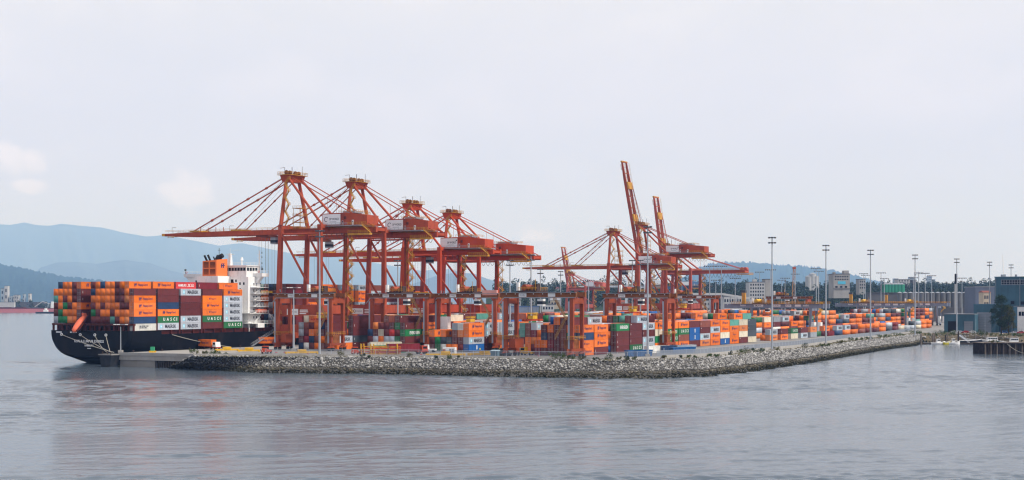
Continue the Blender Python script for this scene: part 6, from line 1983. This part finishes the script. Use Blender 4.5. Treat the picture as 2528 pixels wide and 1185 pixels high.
# parked cars
def car(px, Y, m, label, rot=1.4):
    c = empty('parked_car', PX(px, Y, G), rot); tag(c, label, 'car', 'cars at the boatyard')
    mb = MB(); mb.hexa([(-.9, -2.2, .35), (.9, -2.2, .35), (.9, 2.2, .35), (-.9, 2.2, .35), (-.88, -2.15, .95), (.88, -2.15, .95), (.88, 2.1, .9), (-.88, 2.1, .9)]); mb.hexa([(-.85, -1.7, .95), (.85, -1.7, .95), (.85, 1.1, .93), (-.85, 1.1, .93), (-.72, -1.2, 1.5), (.72, -1.2, 1.5), (.72, .5, 1.5), (-.72, .5, 1.5)]); mb.build('body', m, c)
    mb = MB(); mb.box(-.84, .84, -1.25, .6, 1.05, 1.38); mb.build('side_window', 'glass_dark', c)
    for y in (-1.4, 1.4):
        for x in (-.8, .8):
            mb = MB(); mb.tube((x - .12, y, .33), (x + .12, y, .33), .33, 10); mb.build('wheel', 'rubber', c)
mat('car_silver', (.45, .47, .5), .35, .3, .05, .5); mat('car_blue', (.05, .12, .3), .35, .1, .05, .5); mat('car_red', (.4, .04, .03), .35, 0, .05, .5)
for k, (px, Y, m, d) in enumerate([(2356, 868, 'tractor_white', 'white car before the open dark doorway'), (2368, 867, 'car_silver', 'silver car right of the dark doorway'), (2383, 866, 'car_red', 'red car before the low shed'), (2400, 866, 'tractor_white', 'white car before the big roller door'), (2478, 858, 'car_blue', 'blue car between the two trees'), (2505, 856, 'car_silver', 'silver car beside the pale grey shed'), (2519, 855, 'car_red', 'red car at the right edge by the pale shed')]):
    car(px, Y, m, d)
# floating dock, piles
FY = 815.0
fd = empty('floating_dock', PX(2272, FY, 0), -.05); tag(fd, 'low dark floating dock with a gangway at the foot of the rocks', 'dock')
L_ = 130 / FPX * FY
for i in range(8):
    mb = MB(); mb.box(i * L_ / 8, (i + 1) * L_ / 8 - .15, -1.6, 1.6, -.4, .6); mb.build('float', 'timber_dark', fd)
mb = MB(); mb.box(0, L_, -1.7, 1.7, .6, .75); mb.build('deck', 'timber_grey', fd)
def piling(px, py_top, Y, r, label, m='timber_dark'):
    mb = MB(); mb.tube((0, 0, -2), (0, 0, bz(py_top, Y)), r, 10, r * .85); c = mb.build('piling', m, None, PX(px, Y, 0)); tag(c, label, 'piling', 'timber pilings')
    mb = MB(); mb.tube((0, 0, bz(py_top, Y)), (0, 0, bz(py_top, Y) + .15), r * .9, 10, r * .3); mb.build('cap', 'timber_grey', c)
piling(2274, 825, 812, .55, 'thick grey piling at the near end of the floating dock', 'timber_grey')
piling(2303, 824, 813, .5, 'brown piling beside the boats on the floating dock', 'timber_grey'); piling(2307, 823, 816, .5, 'second brown piling close behind the first pair', 'timber_grey')
piling(2334, 826, 815, .4, 'black piling before the small boats'); piling(2339, 821, 818, .5, 'tan piling beside the yellow boat', 'timber_grey'); piling(2366, 818, 812, .5, 'black piling at the foot of the dock ramp')
# ramp
rp_ = MB(); a, b = PX(2367, 822, 5.0), PX(2392, 815, 1.0); rp_.beam(a, b, 1.6, .5)
for s in (-.8, .8): rp_.tube(a + Vector((0, s, 1.1)), b + Vector((0, s, 1.1)), .07, 4)
tag(rp_.build('dock_ramp', 'steel_grey'), 'grey ramp sloping down to the floating dock', 'ramp')
# boats
def boat(label, px, Y, L, B, hull_m, rot, cabin=True, mast=8.0, cab_f=0.55, up=1.6):
    c = empty('fishing_boat', PX(px, Y, 0), rot); tag(c, label, 'boat', 'boats in the basin')
    ns, V, F = 11, [], []
    for i in range(ns):
        q = i / (ns - 1); x = -L / 2 + L * q
        bw = B / 2 * (1 - max(0, (q - .45) / .55) ** 2.2) * (.85 + .15 * min(1, q * 4)); sh = up + .9 * max(0, (q - .4) / .6) ** 2
        V += [(x, -bw, sh), (x, -bw * .82, .1), (x, 0, -.5), (x, bw * .82, .1), (x, bw, sh)]
    for i in range(ns - 1):
        for j in range(4): F.append((i * 5 + j, (i + 1) * 5 + j, (i + 1) * 5 + j + 1, i * 5 + j + 1))
        F.append((i * 5 + 4, (i + 1) * 5 + 4, (i + 1) * 5, i * 5))
    F.append((0, 1, 2, 3, 4)); me = bpy.data.meshes.new('hull'); me.from_pydata(V, [], F); me.materials.append(MATS[hull_m]); me.update(); obj('hull', me, c)
    mb = MB()
    for i in range(ns - 1):
        for s in (0, 4): mb.tube(V[i * 5 + s], V[(i + 1) * 5 + s], .12, 5)
    mb.build('gunwale', 'white_paint', c)
    if cabin:
        x0 = -L / 2 + L * cab_f - L * .14; x1 = x0 + L * .28
        mb = MB(); mb.hexa([(x0, -B * .33, up - .1), (x1, -B * .33, up + .1), (x1, B * .33, up + .1), (x0, B * .33, up - .1), (x0, -B * .3, up + 2.1), (x1 - .4, -B * .3, up + 2.1), (x1 - .4, B * .3, up + 2.1), (x0, B * .3, up + 2.1)]); cb = mb.build('wheelhouse', 'white_paint', c)
        mb = MB(); mb.box(x0 - .2, x1 - .1, -B * .34, B * .34, up + 2.1, up + 2.25); mb.build('roof', 'white_paint', cb)
        for k in range(4):
            mb = MB(); xx = x0 + .25 + k * (x1 - x0 - .6) / 4; mb.box(xx, xx + (x1 - x0) / 5.5, -B * .33 - .03, B * .33 + .03, up + 1.2, up + 1.8); mb.build('window_pane', 'glass_dark', cb)
    if mast:
        mb = MB(); mb.tube((-L * .02, 0, up), (-L * .02, 0, mast), .1, 6, .05); mb.build('mast', 'pole_grey', c)
        mb = MB(); mb.tube((-L * .02, 0, up + 1), (-L * .36, 0, mast * .75), .07, 5); mb.tube((-L * .02, 0, mast * .95), (L * .45, 0, up + 1), .03, 4); mb.build('rigging', 'wire', c)
        mb = MB(); mb.beam((-L * .02, -1.4, mast * .62), (-L * .02, 1.4, mast * .62), .09); mb.build('crosstree', 'pole_grey', c)
mat('hull_dark', (.015, .02, .03), .5, 0, .2, .5); mat('hull_green', (.01, .06, .05), .5, 0, .1, .5); mat('hull_yellow', (.6, .5, .05), .5, 0, .1, .5)
boat('dark fishing boat with a white wheelhouse and tall mast', 2430, 822, 21, 5.2, 'hull_dark', math.pi, True, 17, .30)
boat('green-hulled boat with a long white cabin behind the timber pier', 2497, 742, 15, 4.4, 'hull_green', math.pi - .1, True, 13, .42, 3.2)
boat('dark barge-like hull moored beside the dock ramp', 2393, 818, 15, 5, 'hull_dark', .05, False, 0, .5, 2.0)
boat('small white boat moored at the near end of the floating dock', 2317, 811, 8, 2.6, 'white_paint', .1, True, 0, .5, .9)
boat('small yellow boat beside the tan piling', 2339, 810, 4.5, 2.2, 'hull_yellow', .3, False, 0, .5, 1.3)
boat('small white covered boat at the middle of the floating dock', 2354, 810, 7, 2.6, 'white_paint', -.1, True, 5, .5, 1.1)
boat('dark sailing boat with slanting booms behind the dark barge', 2408, 835, 12, 3.4, 'hull_dark', 2.9, False, 14, .5, 2.0)
# timber pier in front
PY_ = 662.0
pr = empty('timber_pier', PX(2430, PY_, 0), 0); tag(pr, 'dark timber pier on close-set piles at the lower right', 'pier')
pw_ = bx(2560, PY_) - bx(2430, PY_); pz = bz(846, PY_)
for i in range(34):
    x = .3 + i * pw_ / 34 + RNG.uniform(-.12, .12)
    hgt = pz - .45 - RNG.uniform(0, .5) if i % 3 else pz - .1
    mb = MB(); mb.tube((x, RNG.uniform(-.15, .15), -2.5), (x + RNG.uniform(-.1, .1), 0, hgt), .30, 8, .26); mb.build('pile', 'timber_dark' if i % 4 else 'timber_grey', pr)
for i in range(14):
    mb = MB(); y = .4 + i * 1.2; mb.tube((.2, y, -2.5), (.2, y, pz - .3), .3, 8, .26); mb.build('pile', 'timber_dark', pr)
mb = MB(); mb.box(.6, pw_, 1.4, 16, -2.5, pz - .7); mb.build('core', 'timber_dark', pr)
for i in range(30):
    mb = MB(); x = -.2 + i * (pw_ + .2) / 30; mb.box(x, x + pw_ / 30 - .06, -.5, 17, pz - .35 + RNG.uniform(-.04, .04), pz - .12); mb.build('plank', 'timber_grey', pr)
mb = MB(); mb.box(-.3, pw_, -.62, -.35, pz - .55, pz + .05); mb.build('fender_beam', 'timber_dark', pr)
shrub(2452, 664, 3.5, 1.8, 'weedy shrub growing on the timber pier', 'leaf_olive', pz - .1)
mb = MB(); mb.path(sag(PX(2482, 663, pz + .2), PX(2545, 640, 1.2), 1.6), .1, 5)
tag(mb.build('mooring_line', 'rope'), 'pale slack rope hanging from the timber pier', 'mooring line')
# ================================================================ far shore: city, silos, woods
def far_woods(name, label, n, px0, px1, Y0, Y1, h0, h1, seed, m='leaf_far', zfun=None, per=26, leaf=1.5):
    r = np.random.default_rng(seed)
    Y = r.uniform(Y0, Y1, n); px = r.uniform(px0, px1, n)
    X = (px - 1264) / FPX * Y
    h = r.uniform(h0, h1, n) * np.where(r.uniform(0, 1, n) < .12, 1.4, 1)
    z = np.full(n, 3.0) if zfun is None else zfun(px, Y)
    cs, rs_ = [], []
    for k in range(4):
        f = (k + .6) / 4.4
        cs.append(np.c_[X + r.normal(0, h * .08), Y + r.normal(0, h * .08), z + h * f]); w = h * (.30 - .16 * f) * r.uniform(.8, 1.3, n)
        rs_.append(np.c_[w, w, h * .17])
    V, F = leaves(np.concatenate(cs), np.concatenate(rs_), per, leaf)
    return tag(obj(name, nmesh(name, V, F, [m])), label, 'trees', kind='stuff')
def slope(px, Y): return 3.0 + np.maximum(0, (Y - 1520)) * .034
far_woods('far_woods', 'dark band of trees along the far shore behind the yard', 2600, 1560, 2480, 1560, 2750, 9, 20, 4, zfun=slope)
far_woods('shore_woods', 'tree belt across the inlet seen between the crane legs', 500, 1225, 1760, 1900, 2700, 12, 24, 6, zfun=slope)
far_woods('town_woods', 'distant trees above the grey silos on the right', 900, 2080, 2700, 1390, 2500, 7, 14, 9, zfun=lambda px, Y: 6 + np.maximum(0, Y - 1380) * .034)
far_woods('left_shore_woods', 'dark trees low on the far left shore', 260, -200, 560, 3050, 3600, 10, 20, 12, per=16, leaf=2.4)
# rising ground under the town
NXg, NYg = 60, 16
gx = np.linspace(1200, 2760, NXg); gyy = np.r_[np.linspace(1500, 2760, NYg - 2), 3000, 3400]
V = np.array([((px - 1264) / FPX * Y, Y, (2.0 + max(0, Y - 1520) * .034 + (RNG.normal(0, .5) if 0 < j < NYg - 3 else 0)) if Y < 2800 else (22.0 if Y < 3100 else 1.0)) for j, Y in enumerate(gyy) for px in gx])
F = [(j * NXg + i, j * NXg + i + 1, (j + 1) * NXg + i + 1, (j + 1) * NXg + i) for j in range(NYg - 1) for i in range(NXg - 1)]
mat('town_ground', (0.035, 0.05, 0.03), 1.0, 0, .4, .02, spec=0.0)
tag(obj('town_slope', nmesh('town_slope', V, F, ['town_ground'])), 'gently rising wooded ground under the town', kind='structure')

mat('house_white', (.45, .45, .45), .7, 0, .06, .2); mat('house_grey', (.34, .34, .35), .7, 0, .08, .2); mat('house_tan', (.42, .36, .28), .7, 0, .08, .2); mat('roof_dark', (.10, .10, .11), .8, 0, .1, .2); mat('roof_red', (.22, .07, .05), .8, 0, .1, .2)
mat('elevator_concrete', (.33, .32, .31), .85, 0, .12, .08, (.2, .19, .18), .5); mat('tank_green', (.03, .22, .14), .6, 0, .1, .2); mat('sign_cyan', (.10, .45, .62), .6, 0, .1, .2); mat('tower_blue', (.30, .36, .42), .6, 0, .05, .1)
def far_block(name, label, px0, px1, py0, py1, Y, m, depth=14, floors=0, cols=0, roof='flat', roof_m='roof_dark', cat='building', base=None, group=None):
    x0, x1 = bx(px0, Y), bx(px1, Y); z1, z0 = bz(py0, Y), (bz(py1, Y) if base is None else base)
    c = empty(name, (x0, Y, z0)); tag(c, label, cat, group)
    w, h = x1 - x0, z1 - z0
    mb = MB(); mb.box(0, w, 0, depth, -6, h); mb.build('wall', m, c)
    if roof == 'gable':
        mb = MB(); e = .4; r = max(1.5, w * .22)
        mb.hexa([(-e, -e, h), (w + e, -e, h), (w + e, depth + e, h), (-e, depth + e, h), (-e, depth * .48, h + r), (w + e, depth * .48, h + r), (w + e, depth * .52, h + r), (-e, depth * .52, h + r)]); mb.build('roof', roof_m, c)
    else:
        mb = MB(); mb.box(-.3, w + .3, -.3, depth + .3, h, h + .6); mb.build('roof', roof_m, c)
    for f in range(floors):
        for k in range(cols):
            mb = MB(); cw_, fh = w / (cols + .4), h / (floors + .3)
            xx, zz = cw_ * (k + .4), fh * (f + .35)
            mb.box(xx, xx + cw_ * .55, -.12, -.02, zz, zz + fh * .5); mb.build('window', 'glass_dark', c)
    return c, w, h
# grain elevator
c, w, h = far_block('grain_elevator', 'square concrete grain elevator with a pale blue sign', 2058, 2098, 677, 722, 1500, 'elevator_concrete', 24, 0, 0, cat='grain elevator')
for k in range(6):
    mb = MB(); x = 1.4 + k * 2.5; mb.box(x, x + 1.5, -.2, -.05, h - 3.2, h - 1.8); mb.build('window', 'glass_dark', c)
    mb = MB(); mb.box(x, x + 1.5, -.2, -.05, h - 6.0, h - 4.8); mb.build('window', 'glass_dark', c)
for k in range(3):
    mb = MB(); x = 1.8 + k * 5; mb.box(x, x + 2.4, -.2, -.05, 5.0, 6.8); mb.build('window', 'glass_dark', c)
mb = MB(); mb.box(4.5, 12.6, -.3, -.06, h - 10.5, h - 7.4); mb.build('sign_panel', 'sign_cyan', c)
mb = MB(); mb.box(11.5, 16.6, 2, 12, h + .6, h + 4.0); mb.build('roof_house', 'elevator_concrete', c)
mb = MB(); mb.box(.5, 2.5, 2, 8, h + .6, h + 2.4); mb.build('roof_house', 'elevator_concrete', c); mb = MB(); mb.box(-.3, w + .3, -.5, .3, 3.6, 4.2); mb.build('ledge', 'roof_dark', c)
# white mill and its concrete neighbour
c, w, h = far_block('white_mill', 'white industrial building with scattered windows', 1850, 1888, 697, 742, 1420, 'house_white', 22, 5, 6)
far_block('concrete_silo_block', 'plain concrete silo block beside the white mill', 1889, 1906, 690, 742, 1430, 'elevator_concrete', 18)
mb = MB(); mb.box(4, 8, 3, 8, h + .6, h + 3); mb.build('roof_house', 'house_white', c)
far_block('grey_tower_block', 'small grey tower block right of the grain elevator', 2121, 2137, 690, 715, 1700, 'elevator_concrete', 16, 3, 3)
mat('hall_blue', (.10, .12, .17), .7, 0, .08, .1)
mat('silo_steel_shaded', (.12, .125, .135), .6, .1, .1, .2)  # darkened steel: the shade over the silo row is in the colour
def tank(px, py0, py1, Y, r, m, label, cone=True, cat='silo', group=None, base=None):
    z1, z0 = bz(py0, Y), bz(py1, Y)
    c = empty('silo', PX(px, Y, z0)); tag(c, label, cat, group)
    mb = MB(); mb.tube((0, 0, -8), (0, 0, z1 - z0), r, 16); mb.build('shell', m, c)
    mb = MB(); mb.tube((0, 0, z1 - z0), (0, 0, z1 - z0 + r * .45), r * 1.03, 16, r * .15); mb.build('roof', 'steel_grey' if cone else m, c)
for k, px in enumerate((1997, 2006, 2013)):
    tank(px, 683 - (k == 1) * 6, 705, 2300, 6.0, 'house_white', 'pale domed silo behind the town, %s of three' % ordinal(k + 1), group='domed silos')
for k in range(6):
    tank(2186 + k * 8, 702, 714, 1600, 3.4, 'tank_green', 'green round tank, %s in its row' % ordinal(k + 1), group='green tanks')
for k in range(15):
    tank(2221 + k * 13.4, 723, 738, 1330, 2.35, 'silo_steel_shaded', 'grey steel silo, %s in the long row behind the gantries' % ordinal(k + 1), group='grey steel silos')
mb = MB(); mb.box(bx(2150, 1345), bx(2410, 1345), 1345, 1362, G, bz(723, 1345)); c = mb.build('long_warehouse', 'roof_dark'); tag(c, 'long grey warehouse behind the row of steel silos', 'warehouse')
mb = MB(); mb.box(bx(2150, 1345) - .5, bx(2410, 1345) + .5, 1344.4, 1362.5, bz(723, 1345), bz(721.8, 1345)); mb.build('roof', 'roof_dark', c)
c, w, h = far_block('blue_grey_hall', 'blue-grey hall left of the tall teal shed', 2408, 2470, 709, 760, 1250, 'hall_blue', 30, 0, 0, roof_m='roof_grey')
c, w, h = far_block('cream_house', 'cream house with a red tower right of the gantries', 2428, 2446, 722, 760, 1180, 'house_tan', 12, 2, 3, 'gable', 'roof_red')
c, w, h = far_block('terminal_office', 'white terminal office block behind the far cranes', 1690, 1755, 742, 770, 1250, 'house_white', 15, 2, 8)
c, w, h = far_block('white_works', 'white works building with pipes left of the mill', 1786, 1832, 732, 765, 1280, 'house_white', 18, 2, 7)
c, w, h = far_block('low_blue_shed', 'low blue-roofed shed beyond the tall crane legs', 1236, 1330, 757, 772, 1500, 'gantry_grey', 18, 0, 0, roof_m='car_blue')
c, w, h = far_block('white_store', 'white flat-roofed store seen under the red gantry', 1338, 1368, 752, 768, 1450, 'house_white', 18, 1, 4)
# conveyor gallery on trestles
cg = empty('conveyor_gallery', (0, 1220, G)); tag(cg, 'long white conveyor gallery on trestles behind the yard', 'conveyor')
mb = MB(); a, b, e = PX(1672, 1220, bz(726, 1220)), PX(1782, 1220, bz(726, 1220)), PX(1852, 1220, bz(737, 1220))
o0 = Vector((0, 1220, G)); mb.beam(a - o0, b - o0, 3, 1.8); mb.build('gallery', 'house_white', cg)
mb = MB(); mb.beam(b - o0, e - o0, 3, 1.8); mb.build('gallery', 'house_white', cg)
for k in range(10):
    px = 1676 + k * 17; zt = bz(727, 1220) - G if px < 1782 else bz(727 + (px - 1782) * .16, 1220) - G
    mb = MB(); q = PX(px, 1220, 0) - Vector((0, 1220, 0)); q2 = PX(px + 8, 1220, 0) - Vector((0, 1220, 0)); mb.tube((q.x, 0, 0), (q2.x, 0, zt - .8), .2, 5).tube((q2.x, 0, zt - .8), (q2.x + 2.8, 0, 0), .2, 5); mb.build('trestle', 'steel_grey', cg)
# lattice tower, tower crane, chimney
lt = empty('lattice_tower', PX(1958, 1300, G)); tag(lt, 'tan lattice jib tower rising behind the yard', 'tower')
ht = bz(664, 1300) - G
for x, y in ((-1.6, -1.6), (1.6, -1.6), (1.6, 1.6), (-1.6, 1.6)):
    mb = MB(); mb.tube((x, y, 0), (x * .5 + 1.0, y * .5, ht), .22, 5); mb.build('chord', 'stair_tan', lt)
for k in range(9):
    f0, f1 = k / 9, (k + 1) / 9
    mb = MB(); s = -1 if k % 2 else 1; mb.tube((s * (1.6 - .8 * f0) + f0, -1.6 + .8 * f0, ht * f0), (-s * (1.6 - .8 * f1) + f1, -1.6 + .8 * f1, ht * f1), .16, 4); mb.build('lacing', 'stair_tan', lt)
mb = MB(); mb.box(-.4, 2.4, -1, 1, ht - .2, ht + 2); mb.build('head', 'gantry_red', lt)
tcr = empty('tower_crane', PX(2268, 2000, 8)); tag(tcr, 'distant tower crane with a level jib over the town', 'tower crane')
ht = bz(676, 2000) - 8
mb = MB(); mb.beam((0, 0, 0), (0, 0, ht + 3), .9); mb.build('mast', 'tower_blue', tcr); mb = MB(); mb.beam((-6, 0, ht - .5), (14, 0, ht + .6), .7); mb.build('jib', 'tower_blue', tcr); mb = MB(); mb.box(-6, -4, -.6, .6, ht - 2.4, ht - .6); mb.build('counterweight', 'roof_dark', tcr)
ch = empty('chimney', PX(2360, 1150, G)); tag(ch, 'slim white chimney with a black top', 'chimney')
hc = bz(676, 1150) - G
mb = MB(); mb.tube((0, 0, 0), (0, 0, hc * .8), 1.2, 12, 1.1); mb.build('stack', 'house_white', ch); mb = MB(); mb.tube((0, 0, hc * .8), (0, 0, hc), 1.15, 12, 1.1); mb.build('black_top', 'funnel_black', ch)
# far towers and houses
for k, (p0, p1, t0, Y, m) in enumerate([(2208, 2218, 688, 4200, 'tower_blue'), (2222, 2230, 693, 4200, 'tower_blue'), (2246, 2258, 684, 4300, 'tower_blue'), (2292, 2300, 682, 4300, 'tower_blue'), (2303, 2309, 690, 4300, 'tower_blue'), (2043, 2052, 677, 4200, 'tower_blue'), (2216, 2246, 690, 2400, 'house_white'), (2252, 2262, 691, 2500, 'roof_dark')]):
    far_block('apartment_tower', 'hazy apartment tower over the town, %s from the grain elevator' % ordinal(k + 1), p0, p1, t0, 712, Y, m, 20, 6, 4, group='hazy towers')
rh = random.Random(3)
HPX = sorted(rh.choice([rh.uniform(1500, 1880), rh.uniform(1500, 1880), rh.uniform(1240, 1500), rh.uniform(2110, 2480)]) for _ in range(64))
for k, px in enumerate(HPX):
    Y = rh.uniform(1750, 2900)
    wd = rh.uniform(6, 15); hh = rh.uniform(4, 8); zg = 3 + max(0, Y - 1520) * .034 + 3
    pw2 = wd / Y * FPX
    py1 = HOR - (zg - CAMZ) * FPX / Y; py0 = py1 - hh * FPX / Y
    far_block('house', '%s house on the wooded far slope, %s counted from the ship' % (('white', 'grey', 'tan')[k % 3], ordinal(k + 1)), px, px + pw2, py0, py1, Y, ('house_white', 'house_grey', 'house_tan')[k % 3], 10, 1, 3, 'gable', rh.choice(('roof_dark', 'roof_dark', 'roof_red', 'roof_grey')), 'house', group='houses on the far slope')
# ================================================================ far left: bulk carrier, tug, port buildings
FYL = 2950.0
bc = empty('bulk_carrier', PX(-20, FYL, 0), 0); tag(bc, 'long haze-paled red bulk carrier moored at the far left shore', 'ship')
mat('carrier_red', (.50, .17, .18), .6, 0, .1, .02)  # red made paler, with the distance haze painted into it
x1 = bx(132, FYL) - bx(-20, FYL)
mb = MB(); mb.hexa([(-60, 0, -1), (x1 - 2, 0, -1), (x1 - 2, 26, -1), (-60, 26, -1), (-60, 0, 8.2), (x1, 0, 8.2), (x1, 26, 8.2), (-60, 26, 8.2)]); mb.build('hull', 'carrier_red', bc)
mb = MB(); mb.box(-60, x1, -.2, 26, 8.2, 9.4); mb.build('bulwark', 'hull_brown', bc)
xs0 = bx(126, FYL) - bx(-20, FYL)
for k in range(4):
    mb = MB(); mb.box(xs0 - 2 + k * .4, x1 - 1 - k * .3, 3, 23, 9.4 + k * 3.4, 9.4 + k * 3.4 + 3.3); mb.build('superstructure', 'white_paint', bc)
for k in range(5):
    mb = MB(); x = -50 + k * 24; mb.box(x, x + 18, 4, 22, 9.4, 11.2); mb.build('hatch_cover', 'hull_brown', bc)
mb = MB(); mb.beam((xs0 - 38, 13, 12), (xs0 - 22, 13, 23), 1.2, 1.4); mb.beam((xs0 - 22, 13, 23), (xs0 - 2, 13, 17), .8, 1.0); mb.build('loader_arm', 'house_white', bc)
tg = empty('tug', PX(112, 2750, 0), 0); tag(tg, 'small dark tug in front of the bulk carrier', 'tug')
mb = MB(); mb.hexa([(-17, -4, -.5), (17, -4, -.5), (17, 4, -.5), (-15, 4, -.5), (-18, -4.5, 3.0), (18, -4.5, 3.6), (18, 4.5, 3.6), (-16, 4.5, 3.0)]); mb.build('hull', 'hull_dark', tg)
mb = MB(); mb.box(-3, 5, -3, 3, 3.2, 7); mb.box(-1, 3, -2, 2, 7, 10); mb.build('wheelhouse', 'white_paint', tg); mb = MB(); mb.tube((1, 0, 10), (1, 0, 14), .3, 5); mb.build('mast', 'house_white', tg)
far_block('storage_shed', 'long dark storage shed on the far left shore', 36, 92, 746, 764, 3080, 'roof_dark', 60)
far_block('conveyor_house', 'white loading gallery at the far left edge', -10, 35, 746, 752, 3030, 'house_white', 8)
for k, (p0, p1, t) in enumerate([(2, 10, 712), (11, 19, 706), (33, 36, 729), (37, 41, 728), (42, 46, 729), (23, 28, 731), (56, 60, 726), (70, 74, 725)]):
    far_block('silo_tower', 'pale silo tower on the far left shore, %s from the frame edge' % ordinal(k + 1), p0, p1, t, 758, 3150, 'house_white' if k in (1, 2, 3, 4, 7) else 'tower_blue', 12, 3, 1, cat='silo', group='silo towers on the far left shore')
# ================================================================ haze: the air over the harbour
hz = bpy.data.materials.new('haze_air')
hz.use_nodes = True
t = hz.node_tree
t.nodes.clear()
o_ = t.nodes.new('ShaderNodeOutputMaterial')
pv = t.nodes.new('ShaderNodeVolumePrincipled')
pv.inputs['Color'].default_value = (0.30, 0.53, 1.0, 1)
pv.inputs['Density'].default_value = 0.000054
pv.inputs['Anisotropy'].default_value = 0.0
pv.inputs['Absorption Color'].default_value = (0.95, 0.97, 1.0, 1)
t.links.new(pv.outputs['Volume'], o_.inputs['Volume'])
mb = MB()
mb.box(-41000, 41000, -500, 37800, -1.0, 2300)
hz_o = mb.build('haze', [hz])
tag(hz_o, 'thin bluish haze over the harbour', kind='stuff')
